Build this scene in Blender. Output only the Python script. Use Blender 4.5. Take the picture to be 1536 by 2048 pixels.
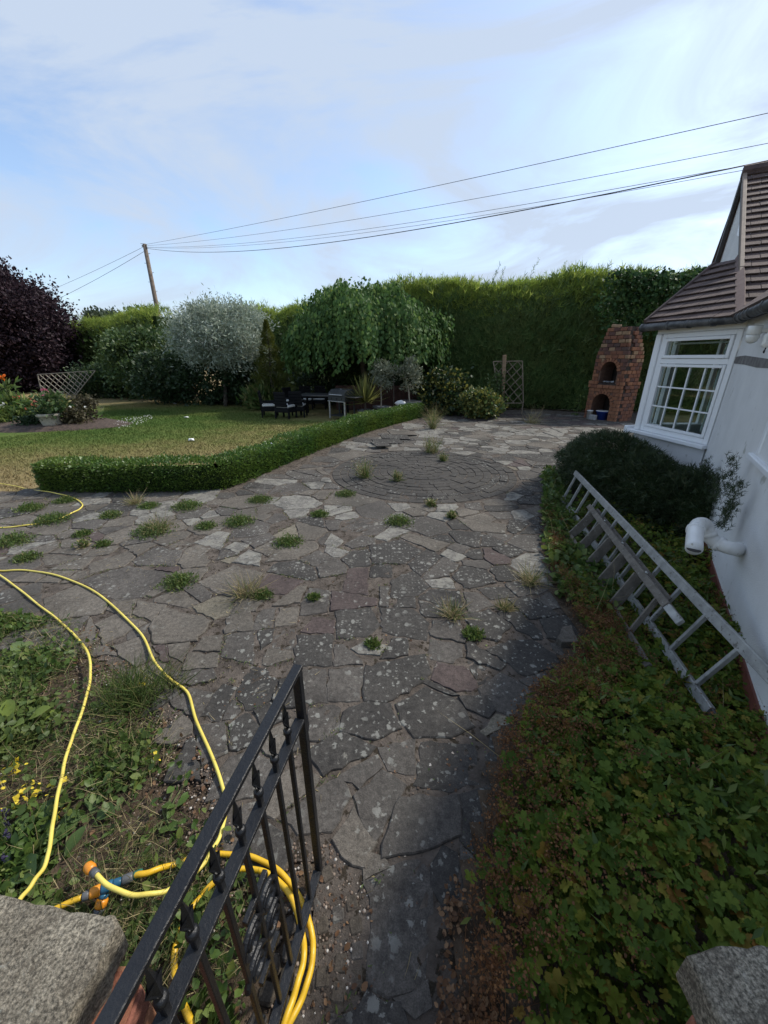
import bpy, math, random
import numpy as np
from mathutils import Vector, Matrix, noise as mnoise

for o in list(bpy.data.objects):
    bpy.data.objects.remove(o)
scene = bpy.context.scene
COL = scene.collection
rng = np.random.default_rng(7)
random.seed(11)
R = math.radians

# ------------------------------------------------------------------ camera
CAM_H = 2.0                 # eye height above the paving
PITCH = R(22.05)            # camera looks down by this much
F = 760.0                   # focal length in photograph pixels (1536 x 2048)
cam_d = bpy.data.cameras.new("camera")
cam_d.sensor_fit = 'VERTICAL'
cam_d.sensor_height = 36.0
cam_d.lens = F / 2048 * 36.0
cam_d.clip_start = 0.02
cam_d.clip_end = 3000
cam = bpy.data.objects.new("camera", cam_d)
COL.objects.link(cam)
cam.location = (0, 0, CAM_H)
cam.rotation_euler = (R(90) - PITCH, 0, 0)
scene.camera = cam

# ------------------------------------------------------------------ light
SUN_AZ, SUN_EL = R(63), R(46)      # azimuth from +Y towards +X
sun_dir = Vector((math.sin(SUN_AZ) * math.cos(SUN_EL), math.cos(SUN_AZ) * math.cos(SUN_EL), math.sin(SUN_EL)))
sd = bpy.data.lights.new("sun", 'SUN')
sd.energy = 2.9
sd.angle = R(3.5)
sd.color = (1.0, 0.95, 0.86)
sun = bpy.data.objects.new("sun", sd)
COL.objects.link(sun)
sun.rotation_euler = sun_dir.to_track_quat('Z', 'Y').to_euler()

world = bpy.data.worlds.new("World")
scene.world = world
world.use_nodes = True
wn, wl = world.node_tree.nodes, world.node_tree.links
wn.clear()
w_out = wn.new('ShaderNodeOutputWorld')
w_bg = wn.new('ShaderNodeBackground')
w_bg.inputs['Strength'].default_value = 0.15
sky = wn.new('ShaderNodeTexSky')
sky.sky_type = 'NISHITA'
sky.sun_disc = False
sky.sun_elevation = SUN_EL
sky.sun_rotation = SUN_AZ
sky.air_density = 1.0
sky.dust_density = 1.2
sky.ozone_density = 2.0
tc = wn.new('ShaderNodeTexCoord')
mp = wn.new('ShaderNodeMapping')
mp.inputs['Rotation'].default_value = (0.35, 0.25, 0.5)
mp.inputs['Scale'].default_value = (1.0, 1.9, 3.4)
nz = wn.new('ShaderNodeTexNoise')
nz.inputs['Scale'].default_value = 1.5
nz.inputs['Detail'].default_value = 7
nz.inputs['Roughness'].default_value = 0.60
nz.inputs['Distortion'].default_value = 0.9
rmp = wn.new('ShaderNodeValToRGB')
rmp.color_ramp.elements[0].position = 0.38
rmp.color_ramp.elements[0].color = (0.10, 0.10, 0.10, 1)
rmp.color_ramp.elements[1].position = 0.58
rmp.color_ramp.elements[1].color = (0.95, 0.95, 0.95, 1)
mixc = wn.new('ShaderNodeMix')
mixc.data_type = 'RGBA'
# veil cloud: bright thin layer
mixc.inputs['B'].default_value = (2.55, 3.0, 3.7, 1)
wl.new(tc.outputs['Generated'], mp.inputs['Vector'])
wl.new(mp.outputs['Vector'], nz.inputs['Vector'])
wl.new(nz.outputs['Fac'], rmp.inputs['Fac'])
wl.new(rmp.outputs['Color'], mixc.inputs['Factor'])
wl.new(sky.outputs['Color'], mixc.inputs['A'])
wl.new(mixc.outputs['Result'], w_bg.inputs['Color'])
wl.new(w_bg.outputs['Background'], w_out.inputs['Surface'])

scene.view_settings.view_transform = 'Standard'
scene.view_settings.look = 'None'
scene.view_settings.gamma = 1
scene.view_settings.exposure = 0.65
scene.view_settings.use_curve_mapping = False
scene.render.engine = 'CYCLES'
scene.cycles.max_bounces = 8
scene.cycles.transparent_max_bounces = 12

# ------------------------------------------------------------------ pixel helpers (where things stand)
CP, SP = math.cos(PITCH), math.sin(PITCH)
def ray(u, v):
    x = (u - 768) / F
    y = (1024 - v) / F
    return np.array([x, CP + y * SP, -SP + y * CP])
def G(u, v, z=0.0):
    d = ray(u, v)
    t = (z - CAM_H) / d[2]
    return np.array([d[0] * t, d[1] * t, z])
def PY(u, v, Y):
    d = ray(u, v)
    t = Y / d[1]
    return np.array([d[0] * t, Y, CAM_H + d[2] * t])
def RP(u, v, p0, n):
    d = ray(u, v)
    c = np.array([0, 0, CAM_H])
    t = np.dot(np.asarray(p0) - c, n) / np.dot(d, n)
    return c + d * t
def proj(p):
    d = np.asarray(p, float) - np.array([0, 0, CAM_H])
    dep = d[1] * CP - d[2] * SP
    up = d[1] * SP + d[2] * CP
    return 768 + F * d[0] / dep, 1024 - F * up / dep, dep
def GP(pts, z=0.0):
    return [tuple(G(u, v, z)) for u, v in pts]

# ------------------------------------------------------------------ objects
ORG = {}
def tag(o, label=None, cat=None, group=None, kind=None):
    if label: o['label'] = label
    if cat: o['category'] = cat
    if group: o['group'] = group
    if kind: o['kind'] = kind
    return o
def thing(name, loc, label, cat, group=None, rz=0.0, local=False):
    o = bpy.data.objects.new(name, None)
    o.empty_display_size = 0.1
    COL.objects.link(o)
    o.location = loc
    o.rotation_euler = (0, 0, rz)
    ORG[o.name] = np.zeros(3) if local else np.asarray(loc, float)
    return tag(o, label, cat, group)
def link(name, me, parent=None):
    o = bpy.data.objects.new(name, me)
    COL.objects.link(o)
    if parent is not None:
        o.parent = parent
        ORG[o.name] = ORG[parent.name]
    else:
        ORG[o.name] = np.zeros(3)
    return o
def copy_tree(o, parent=None):
    c = o.copy()
    COL.objects.link(c)
    c.parent = parent
    ORG[c.name] = ORG[o.name]
    for ch in o.children:
        copy_tree(ch, c)
    return c

class MB:
    """collects shapes for ONE mesh"""
    def __init__(s):
        s.V = []; s.Fc = []
    def add(s, V, Fc):
        b = len(s.V)
        s.V.extend([tuple(map(float, v)) for v in V])
        s.Fc.extend([tuple(i + b for i in f) for f in Fc])
        return s
    def box(s, c, size, ax=None):
        c = np.asarray(c, float); h = np.asarray(size, float) / 2
        if ax is None: ax = np.eye(3)
        V = [c + ax[0] * (sx * h[0]) + ax[1] * (sy * h[1]) + ax[2] * (sz * h[2])
             for sz in (-1, 1) for sy in (-1, 1) for sx in (-1, 1)]
        return s.add(V, [(0, 2, 3, 1), (4, 5, 7, 6), (0, 1, 5, 4), (2, 6, 7, 3), (0, 4, 6, 2), (1, 3, 7, 5)])
    def cbox(s, c, size, ax=None, b=0.1):
        """box with chamfered long edges: an octagonal prism along axis 0"""
        c = np.asarray(c, float); L, W, H = [x / 2 for x in size]
        if ax is None: ax = np.eye(3)
        k = min(W, H) * 2 * b
        prof = [(-W + k, -H), (W - k, -H), (W, -H + k), (W, H - k), (W - k, H), (-W + k, H), (-W, H - k), (-W, -H + k)]
        V = []
        e = min(k, L * .5)
        for xx, sc in ((-L, .0), (-L + e, 1), (L - e, 1), (L, .0)):
            for (a, d) in prof:
                if sc == 0:
                    a2, d2 = math.copysign(max(abs(a) - k * .8, 0), a), math.copysign(max(abs(d) - k * .8, 0), d)
                else: a2, d2 = a, d
                V.append(c + ax[0] * xx + ax[1] * a2 + ax[2] * d2)
        Fc = [tuple(range(7, -1, -1)), tuple(range(24, 32))]
        for r in range(3):
            for i in range(8):
                j = (i + 1) % 8
                Fc.append((r * 8 + i, r * 8 + j, (r + 1) * 8 + j, (r + 1) * 8 + i))
        return s.add(V, Fc)
    def beam(s, p0, p1, w, h, up=(0, 0, 1), b=0.12):
        p0 = np.asarray(p0, float); p1 = np.asarray(p1, float)
        d = p1 - p0; L = np.linalg.norm(d); d = d / L
        up = np.asarray(up, float)
        y = np.cross(up, d)
        if np.linalg.norm(y) < 1e-5: y = np.cross((1, 0, 0), d)
        y /= np.linalg.norm(y); z = np.cross(d, y)
        return s.cbox((p0 + p1) / 2, (L, w, h), [d, y, z], b)
    def tube(s, path, r, n=8, cap=True):
        P = [np.asarray(p, float) for p in path]
        m = len(P)
        rr = [r] * m if np.isscalar(r) else list(r)
        V = []; Fc = []
        t0 = P[1] - P[0]; t0 /= np.linalg.norm(t0)
        a = np.cross(t0, (0, 0, 1))
        if np.linalg.norm(a) < 1e-3: a = np.cross(t0, (1, 0, 0))
        a /= np.linalg.norm(a)
        for i in range(m):
            t = P[min(i + 1, m - 1)] - P[max(i - 1, 0)]
            t = t / (np.linalg.norm(t) + 1e-12)
            a = a - t * np.dot(a, t); a /= (np.linalg.norm(a) + 1e-12)
            bb = np.cross(t, a)
            for k in range(n):
                th = 2 * math.pi * k / n
                V.append(P[i] + (a * math.cos(th) + bb * math.sin(th)) * rr[i])
        for i in range(m - 1):
            for k in range(n):
                k2 = (k + 1) % n
                Fc.append((i * n + k, i * n + k2, (i + 1) * n + k2, (i + 1) * n + k))
        if cap:
            Fc.append(tuple(range(n - 1, -1, -1)))
            Fc.append(tuple((m - 1) * n + k for k in range(n)))
        return s.add(V, Fc)
    def lathe(s, prof, c=(0, 0, 0), n=20):
        V = []; Fc = []
        c = np.asarray(c, float); m = len(prof)
        for (r, z) in prof:
            for k in range(n):
                th = 2 * math.pi * k / n
                V.append(c + np.array([r * math.cos(th), r * math.sin(th), z]))
        for i in range(m - 1):
            for k in range(n):
                k2 = (k + 1) % n
                Fc.append((i * n + k, i * n + k2, (i + 1) * n + k2, (i + 1) * n + k))
        if prof[0][0] > 1e-4: Fc.append(tuple(range(n - 1, -1, -1)))
        if prof[-1][0] > 1e-4: Fc.append(tuple((m - 1) * n + k for k in range(n)))
        return s.add(V, Fc)
    def prism(s, pts, z0, z1):
        n = len(pts)
        V = [(p[0], p[1], z0) for p in pts] + [(p[0], p[1], z1) for p in pts]
        Fc = [tuple(range(n - 1, -1, -1)), tuple(range(n, 2 * n))]
        for i in range(n):
            j = (i + 1) % n
            Fc.append((i, j, n + j, n + i))
        return s.add(V, Fc)
    def slab(s, P3, nrm, th):
        """planar polygon P3 thickened backwards along -nrm"""
        n = len(P3); nrm = np.asarray(nrm, float)
        A = [np.asarray(p, float) for p in P3]; B = [p - nrm * th for p in A]
        Fc = [tuple(range(n)), tuple(range(2 * n - 1, n - 1, -1))]
        for i in range(n):
            j = (i + 1) % n
            Fc.append((i, n + i, n + j, j))
        return s.add(A + B, Fc)
    def blob(s, c, r, sub=2, jit=0.15, seed=0, squash=(1, 1, 1)):
        import bmesh
        bm = bmesh.new(); bmesh.ops.create_icosphere(bm, subdivisions=sub, radius=1)
        V = []
        for v in bm.verts:
            k = 1 + jit * mnoise.noise(v.co * 1.8 + Vector((seed * 3.1, seed, 0))) * 2
            V.append(np.asarray(c) + np.array([v.co.x * squash[0], v.co.y * squash[1], v.co.z * squash[2]]) * r * k)
        Fc = [tuple(v.index for v in f.verts) for f in bm.faces]
        bm.free()
        return s.add(V, Fc)
    def build(s, name, m, parent=None, smooth=False):
        me = bpy.data.meshes.new(name)
        off = ORG[parent.name] if parent is not None else np.zeros(3)
        me.from_pydata([(v[0] - off[0], v[1] - off[1], v[2] - off[2]) for v in s.V], [], s.Fc)
        if m is not None: me.materials.append(m)
        if smooth:
            me.polygons.foreach_set('use_smooth', [True] * len(me.polygons))
        me.update()
        return link(name, me, parent)

def fast_mesh(name, V, Fc, mats, midx=None, parent=None, smooth=False):
    """V (n,3) array, Fc (m,k) array"""
    off = ORG[parent.name] if parent is not None else np.zeros(3)
    V = np.asarray(V, np.float64) - off
    m, k = Fc.shape
    me = bpy.data.meshes.new(name)
    me.vertices.add(len(V)); me.vertices.foreach_set('co', V.astype(np.float32).ravel())
    me.loops.add(m * k); me.loops.foreach_set('vertex_index', Fc.astype(np.int32).ravel())
    me.polygons.add(m); me.polygons.foreach_set('loop_start', np.arange(0, m * k, k, dtype=np.int32))
    if midx is not None: me.polygons.foreach_set('material_index', midx.astype(np.int32))
    if smooth: me.polygons.foreach_set('use_smooth', np.ones(m, bool))
    for x in mats: me.materials.append(x)
    me.update(calc_edges=True); me.validate()
    return link(name, me, parent)

def unit(a):
    return a / (np.linalg.norm(a, axis=-1, keepdims=True) + 1e-9)
LEAF = (np.array([(0, 0, 0), (.30, .42, .06), (0, 1, -.05), (-.30, .42, .06)], float), np.array([(0, 1, 2), (0, 2, 3)]))
BROAD = (np.array([(0, 0, 0), (.34, .3, .05), (.26, .72, .03), (0, 1, -.08), (-.26, .72, .03), (-.34, .3, .05)], float),
         np.array([(0, 1, 2), (0, 2, 3), (0, 3, 4), (0, 4, 5)]))
NARROW = (np.array([(0, 0, 0), (.13, .5, .03), (0, 1, 0), (-.13, .5, .03)], float), np.array([(0, 1, 2), (0, 2, 3)]))
SPRAY = (np.array([(-.03, 0, 0), (.03, 0, 0), (.0, 1, -.1), (.02, .2, 0), (.30, .70, .05), (.05, .42, 0),
                   (-.02, .25, 0), (-.28, .66, .04), (-.04, .45, 0)], float), np.array([(0, 1, 2), (3, 4, 5), (6, 8, 7)]))
BLADE = (np.array([(-.5, 0, 0), (.5, 0, 0), (.32, .55, .06), (-.32, .55, .06), (0, 1, .22)], float),
         np.array([(0, 1, 2), (0, 2, 3), (3, 2, 4)]))
CHIP = (np.array([(-.5, 0, 0), (.3, -.2, .1), (.5, .5, 0), (-.2, .6, .12)], float), np.array([(0, 1, 2), (0, 2, 3)]))
def lobed(n=5):
    V = [(0, 0, 0)]
    angs = np.linspace(-140, 140, n)
    for i, a in enumerate(angs):
        a = R(a); L = 1.0 - .18 * abs(i - (n - 1) / 2) / ((n - 1) / 2)
        for da, rr, zz in ((-24, .80, .05), (-9, .98, .0), (0, .90, .02), (10, 1.0, -.01), (24, .78, .06)):
            V.append((math.sin(a + R(da)) * L * rr * .5, .5 + math.cos(a + R(da)) * L * rr * .5 - .1, zz))
        if i < n - 1:
            am = R((angs[i] + angs[i + 1]) / 2 + 0) if False else (a + R(angs[i + 1])) / 2
            V.append((math.sin(am) * .29, .4 + math.cos(am) * .29, -.02))
    V[0] = (0, .4, -.06)
    Fc = [(0, i, i + 1) for i in range(1, len(V) - 1)]
    return np.array(V, float), np.array(Fc)
LOBED = lobed(5)

def scatter(name, pos, dirs, nrm, size, tpl, mats, mi=None, parent=None, width=None):
    T, Fc = tpl
    n = len(pos); k = len(T)
    y = unit(np.asarray(dirs, float))
    z = np.asarray(nrm, float); z = unit(z - y * np.sum(z * y, axis=1, keepdims=True))
    x = np.cross(y, z)
    size = np.broadcast_to(np.asarray(size, float), (n,))[:, None, None]
    w = size if width is None else np.broadcast_to(np.asarray(width, float), (n,))[:, None, None]
    V = pos[:, None, :] + x[:, None, :] * T[None, :, 0:1] * w + y[:, None, :] * T[None, :, 1:2] * size + z[:, None, :] * T[None, :, 2:3] * size
    FF = (Fc[None] + (np.arange(n) * k)[:, None, None]).reshape(-1, 3)
    midx = None if mi is None else np.repeat(mi, len(Fc))
    return fast_mesh(name, V.reshape(-1, 3), FF, mats, midx, parent)

def rdir(n, up=0.0):
    d = rng.normal(size=(n, 3)); d[:, 2] += up
    return unit(d)
def in_poly(P, poly):
    poly = np.array([tuple(q)[:2] for q in poly], float)
    x, y = P[:, 0], P[:, 1]
    inside = np.zeros(len(P), bool)
    j = len(poly) - 1
    for i in range(len(poly)):
        xi, yi = poly[i]; xj, yj = poly[j]
        c = ((yi > y) != (yj > y)) & (x < (xj - xi) * (y - yi) / (yj - yi + 1e-12) + xi)
        inside ^= c
        j = i
    return inside
def in_region(n, poly, dens=None):
    """n random points in the polygon, optionally thinned by dens(P)->0..1"""
    poly = np.array([tuple(q)[:2] for q in poly], float)
    lo, hi = poly.min(0), poly.max(0)
    out = []
    got = 0
    while got < n:
        P = rng.uniform(lo, hi, size=(n * 3, 2))
        P = P[in_poly(P, poly)]
        if dens is not None: P = P[rng.random(len(P)) < dens(P)]
        out.append(P); got += len(P)
    return np.concatenate(out)[:n]
def wob(P, s, seed=0.0):
    """smooth pseudo noise -1..1 for arrays"""
    x, y = P[:, 0] * s + seed * 1.7, P[:, 1] * s + seed * 2.3
    z = (P[:, 2] * s if P.shape[1] > 2 else 0) + seed
    return (np.sin(x * 1.3 + 1.1 * np.sin(y * .9 + z)) + np.sin(y * 1.7 + 1.3 * np.sin(x * .7 - z * 1.1)) + np.sin(z * 1.9 + x * .6 + y * .5)) / 3
def catmull(P, per=8):
    P = [np.asarray(p, float) for p in P]
    P = [2 * P[0] - P[1]] + P + [2 * P[-1] - P[-2]]
    out = []
    for i in range(1, len(P) - 2):
        for k in range(per):
            t = k / per
            a, b, c, d = P[i - 1], P[i], P[i + 1], P[i + 2]
            out.append(.5 * ((2 * b) + (-a + c) * t + (2 * a - 5 * b + 4 * c - d) * t * t + (-a + 3 * b - 3 * c + d) * t ** 3))
    out.append(P[-2])
    return out

# ------------------------------------------------------------------ materials
def new_mat(name):
    m = bpy.data.materials.new(name)
    m.use_nodes = True
    nt = m.node_tree
    return m, nt.nodes, nt.links, nt.nodes['Principled BSDF']
def ramp(N, stops):
    r = N.new('ShaderNodeValToRGB')
    el = r.color_ramp.elements
    while len(el) < len(stops): el.new(0.5)
    for e, (p, c) in zip(el, stops):
        e.position = p
        e.color = (c[0], c[1], c[2], 1) if not np.isscalar(c) else (c, c, c, 1)
    return r
def noise_node(N, L, scale, detail=4, rough=.55, coord=None, dist=0.0):
    t = N.new('ShaderNodeTexNoise')
    t.inputs['Scale'].default_value = scale
    t.inputs['Detail'].default_value = detail
    t.inputs['Roughness'].default_value = rough
    t.inputs['Distortion'].default_value = dist
    if coord is not None: L.new(coord, t.inputs['Vector'])
    return t
def mixn(N, L, fac, a, b, mode='MIX'):
    m = N.new('ShaderNodeMix'); m.data_type = 'RGBA'; m.blend_type = mode
    for sock, val in (('Factor', fac), ('A', a), ('B', b)):
        if isinstance(val, bpy.types.NodeSocket): L.new(val, m.inputs[sock])
        elif val is not None:
            m.inputs[sock].default_value = val if np.isscalar(val) else (*val[:3], 1)
    return m.outputs['Result']
def position(N):
    return N.new('ShaderNodeNewGeometry').outputs['Position']
def plain(name, c1, c2=None, scale=6.0, rough=.6, bump=0.0, bscale=40.0, metal=0.0, spec=.5, coat=0.0, contrast=(.35, .65), speck=None):
    m, N, L, B = new_mat(name)
    pos = position(N)
    c2 = c2 or c1
    n1 = noise_node(N, L, scale, 5, .6, pos)
    r = ramp(N, [(contrast[0], c1), (contrast[1], c2)])
    L.new(n1.outputs['Fac'], r.inputs['Fac'])
    col = r.outputs['Color']
    if speck:                       # (colour, scale, threshold)
        n3 = noise_node(N, L, speck[1], 3, .6, pos)
        r3 = ramp(N, [(speck[2], 0.0), (speck[2] + .06, 1.0)])
        L.new(n3.outputs['Fac'], r3.inputs['Fac'])
        col = mixn(N, L, r3.outputs['Color'], col, speck[0])
    L.new(col, B.inputs['Base Color'])
    B.inputs['Roughness'].default_value = rough
    B.inputs['Metallic'].default_value = metal
    B.inputs['Specular IOR Level'].default_value = spec
    B.inputs['Coat Weight'].default_value = coat
    if bump:
        n2 = noise_node(N, L, bscale, 6, .65, pos)
        b = N.new('ShaderNodeBump')
        b.inputs['Strength'].default_value = min(bump, 1.0)
        b.inputs['Distance'].default_value = 0.01 * max(1, bump)
        L.new(n2.outputs['Fac'], b.inputs['Height'])
        L.new(b.outputs['Normal'], B.inputs['Normal'])
    return m
def leafmat(name, cols, trans=.35, rough=.55, patch=None, pscale=1.2, spec=.35):
    """colour varies leaf by leaf; cols list of (pos, colour); patch=(colour, amount) large scale tint"""
    m, N, L, B = new_mat(name)
    g = N.new('ShaderNodeNewGeometry')
    r = ramp(N, cols)
    L.new(g.outputs['Random Per Island'], r.inputs['Fac'])
    col = r.outputs['Color']
    if patch:
        n1 = noise_node(N, L, pscale, 3, .5, g.outputs['Position'])
        rr = ramp(N, [(.42, 0.0), (.62, patch[1])])
        L.new(n1.outputs['Fac'], rr.inputs['Fac'])
        col = mixn(N, L, rr.outputs['Color'], col, patch[0])
    L.new(col, B.inputs['Base Color'])
    B.inputs['Roughness'].default_value = rough
    B.inputs['Specular IOR Level'].default_value = spec
    out = N['Material Output']
    t = N.new('ShaderNodeBsdfTranslucent')
    L.new(col, t.inputs['Color'])
    mx = N.new('ShaderNodeMixShader')
    mx.inputs[0].default_value = trans
    L.new(B.outputs[0], mx.inputs[1]); L.new(t.outputs[0], mx.inputs[2])
    L.new(mx.outputs[0], out.inputs['Surface'])
    return m
# ------------------------------------------------------------------ ground sheets
def stone_mat(name, c1, c2, lichen=.5, big=.3, speck=.5):
    m, N, L, B = new_mat(name)
    pos = position(N)
    n1 = noise_node(N, L, 2.6, 4, .62, pos)
    r1 = ramp(N, [(.33, c1), (.68, c2)])
    L.new(n1.outputs['Fac'], r1.inputs['Fac'])
    col = r1.outputs['Color']
    # fine grain
    n2 = noise_node(N, L, 190, 3, .7, pos)
    r2 = ramp(N, [(.30, .62), (.5, 1.0), (.72, 1.5)])
    L.new(n2.outputs['Fac'], r2.inputs['Fac'])
    col = mixn(N, L, 1.0, col, r2.outputs['Color'], 'MULTIPLY')
    n2b = noise_node(N, L, 34, 5, .7, pos)
    r2b = ramp(N, [(.35, .66), (.66, 1.28)])
    L.new(n2b.outputs['Fac'], r2b.inputs['Fac'])
    col = mixn(N, L, 1.0, col, r2b.outputs['Color'], 'MULTIPLY')
    # dark algae patches
    n5 = noise_node(N, L, 1.3, 4, .6, pos)
    r5 = ramp(N, [(.50, 0.0), (.66, .55)])
    L.new(n5.outputs['Fac'], r5.inputs['Fac'])
    col = mixn(N, L, r5.outputs['Color'], col, (.024, .024, .022))
    # round lichen spots, clustered: only some cells carry one, of varying size
    cl = noise_node(N, L, 1.7, 3, .6, pos)
    rc = ramp(N, [(.60 - .3 * lichen, 0.0), (.74 - .3 * lichen, 1.0)])
    L.new(cl.outputs['Fac'], rc.inputs['Fac'])
    ad = N.new('ShaderNodeVectorMath'); ad.operation = 'MULTIPLY_ADD'
    ad.inputs[1].default_value = (.06, .06, .06)
    L.new(n2b.outputs['Color'], ad.inputs[0]); L.new(pos, ad.inputs[2])
    prev = None
    for scale in (14, 33):
        vo = N.new('ShaderNodeTexVoronoi'); vo.voronoi_dimensions = '2D'; vo.inputs['Scale'].default_value = scale
        L.new(ad.outputs[0], vo.inputs['Vector'])
        sp = N.new('ShaderNodeSeparateColor'); L.new(vo.outputs['Color'], sp.inputs[0])
        mr = N.new('ShaderNodeMapRange'); mr.inputs['From Min'].default_value = 1 - .75 * lichen; mr.inputs['From Max'].default_value = 1.0
        mr.inputs['To Max'].default_value = .34; L.new(sp.outputs[0], mr.inputs['Value'])
        sb = N.new('ShaderNodeMath'); sb.operation = 'SUBTRACT'
        L.new(mr.outputs[0], sb.inputs[0]); L.new(vo.outputs['Distance'], sb.inputs[1])
        rr = ramp(N, [(0.0, 0.0), (.07, 1.0)]); L.new(sb.outputs[0], rr.inputs['Fac'])
        if prev is None: prev = rr.outputs['Color']
        else:
            mxn = N.new('ShaderNodeMath'); mxn.operation = 'MAXIMUM'
            L.new(prev, mxn.inputs[0]); L.new(rr.outputs['Color'], mxn.inputs[1]); prev = mxn.outputs[0]
    fac = N.new('ShaderNodeMath'); fac.operation = 'MULTIPLY'
    L.new(prev, fac.inputs[0]); L.new(rc.outputs['Color'], fac.inputs[1])
    fac2 = N.new('ShaderNodeMath'); fac2.operation = 'MULTIPLY'; fac2.inputs[1].default_value = .62
    L.new(fac.outputs[0], fac2.inputs[0])
    col = mixn(N, L, fac2.outputs[0], col, (.25, .25, .225))
    if big > 0:
        n4 = noise_node(N, L, 7, 6, .72, pos, .4)
        r4 = ramp(N, [(.66 - .22 * big, 0.0), (.72 - .18 * big, .85)])
        L.new(n4.outputs['Fac'], r4.inputs['Fac'])
        col = mixn(N, L, r4.outputs['Color'], col, (.20, .192, .165))
    L.new(col, B.inputs['Base Color'])
    B.inputs['Roughness'].default_value = .9
    B.inputs['Specular IOR Level'].default_value = .25
    b = N.new('ShaderNodeBump'); b.inputs['Strength'].default_value = .8; b.inputs['Distance'].default_value = .006
    nb = noise_node(N, L, 75, 5, .72, pos)
    L.new(nb.outputs['Fac'], b.inputs['Height']); L.new(b.outputs['Normal'], B.inputs['Normal'])
    return m
M = {}
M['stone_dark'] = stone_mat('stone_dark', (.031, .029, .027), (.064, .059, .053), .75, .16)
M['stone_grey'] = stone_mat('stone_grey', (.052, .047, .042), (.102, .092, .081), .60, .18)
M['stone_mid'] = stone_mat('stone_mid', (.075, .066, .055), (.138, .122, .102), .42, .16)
M['stone_buff'] = stone_mat('stone_buff', (.12, .105, .078), (.185, .165, .125), .4, .2)
M['stone_pale'] = stone_mat('stone_pale', (.10, .095, .085), (.16, .15, .135), .75, .85)
M['stone_pink'] = stone_mat('stone_pink', (.056, .043, .040), (.090, .069, .063), .5, .08)
M['sett'] = stone_mat('sett', (.040, .037, .034), (.072, .066, .058), .22, .05)
M['sett_near'] = stone_mat('sett_near', (.055, .046, .036), (.09, .076, .06), .05, 0)
M['mortar'] = plain('mortar', (.060, .050, .042), (.125, .105, .088), 9, .95, 1.5, 60, spec=.15, speck=((.035, .028, .02), 22, .56))
M['soil'] = plain('soil', (.045, .032, .022), (.105, .078, .055), 12, .97, 2.0, 45, spec=.1, speck=((.19, .17, .14), 55, .64))

# lawn: green to straw patches
def lawn_mat():
    m, N, L, B = new_mat('lawn_turf')
    pos = position(N)
    n1 = noise_node(N, L, .55, 5, .6, pos)
    n2 = noise_node(N, L, 9, 6, .7, pos)
    n3 = noise_node(N, L, 70, 4, .7, pos)
    sep = N.new('ShaderNodeSeparateXYZ'); L.new(pos, sep.inputs[0])
    # dry in front of the terrace furniture and beyond the beds, greener in between: distance from a point of the lawn
    vd = N.new('ShaderNodeVectorMath'); vd.operation = 'DISTANCE'
    vd.inputs[1].default_value = (-9.5, 13.0, 0)
    sc = N.new('ShaderNodeVectorMath'); sc.operation = 'MULTIPLY'; sc.inputs[1].default_value = (1.0, 1.5, 0)
    L.new(pos, sc.inputs[0])
    vd.inputs[1].default_value = (-10.0, 13.0 * 1.5, 0)
    L.new(sc.outputs[0], vd.inputs[0])
    mr = N.new('ShaderNodeMapRange'); mr.inputs['From Min'].default_value = 3.5; mr.inputs['From Max'].default_value = 10.5
    L.new(vd.outputs['Value'], mr.inputs['Value'])
    ma = N.new('ShaderNodeMath'); ma.operation = 'MULTIPLY_ADD'
    L.new(n1.outputs['Fac'], ma.inputs[0]); ma.inputs[1].default_value = 1.3
    L.new(mr.outputs[0], ma.inputs[2])
    ma2 = N.new('ShaderNodeMath'); ma2.operation = 'MULTIPLY_ADD'
    L.new(n2.outputs['Fac'], ma2.inputs[0]); ma2.inputs[1].default_value = .55; L.new(ma.outputs[0], ma2.inputs[2])
    r = ramp(N, [(.38, (.075, .125, .028)), (.54, (.125, .155, .042)), (.68, (.21, .185, .074)), (.86, (.29, .22, .11))])
    dv = N.new('ShaderNodeMath'); dv.operation = 'MULTIPLY'; dv.inputs[1].default_value = .43
    L.new(ma2.outputs[0], dv.inputs[0]); L.new(dv.outputs[0], r.inputs['Fac'])
    r3 = ramp(N, [(.3, .6), (.7, 1.35)]); L.new(n3.outputs['Fac'], r3.inputs['Fac'])
    col = mixn(N, L, 1.0, r.outputs['Color'], r3.outputs['Color'], 'MULTIPLY')
    L.new(col, B.inputs['Base Color']); B.inputs['Roughness'].default_value = .95
    B.inputs['Specular IOR Level'].default_value = .1
    b = N.new('ShaderNodeBump'); b.inputs['Strength'].default_value = 1; b.inputs['Distance'].default_value = .03
    L.new(n3.outputs['Fac'], b.inputs['Height']); L.new(b.outputs['Normal'], B.inputs['Normal'])
    return m
M['lawn'] = lawn_mat()
M['field'] = plain('field', (.20, .155, .075), (.29, .22, .12), .25, .97, 1, 30, spec=.1)

g = MB()
S = 1500
g.add([(-S, -60, -.09), (S, -60, -.09), (S, S, -.09), (-S, S, -.09)], [(0, 1, 2, 3)])
tag(g.build('ground', M['field']), kind='structure')

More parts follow.
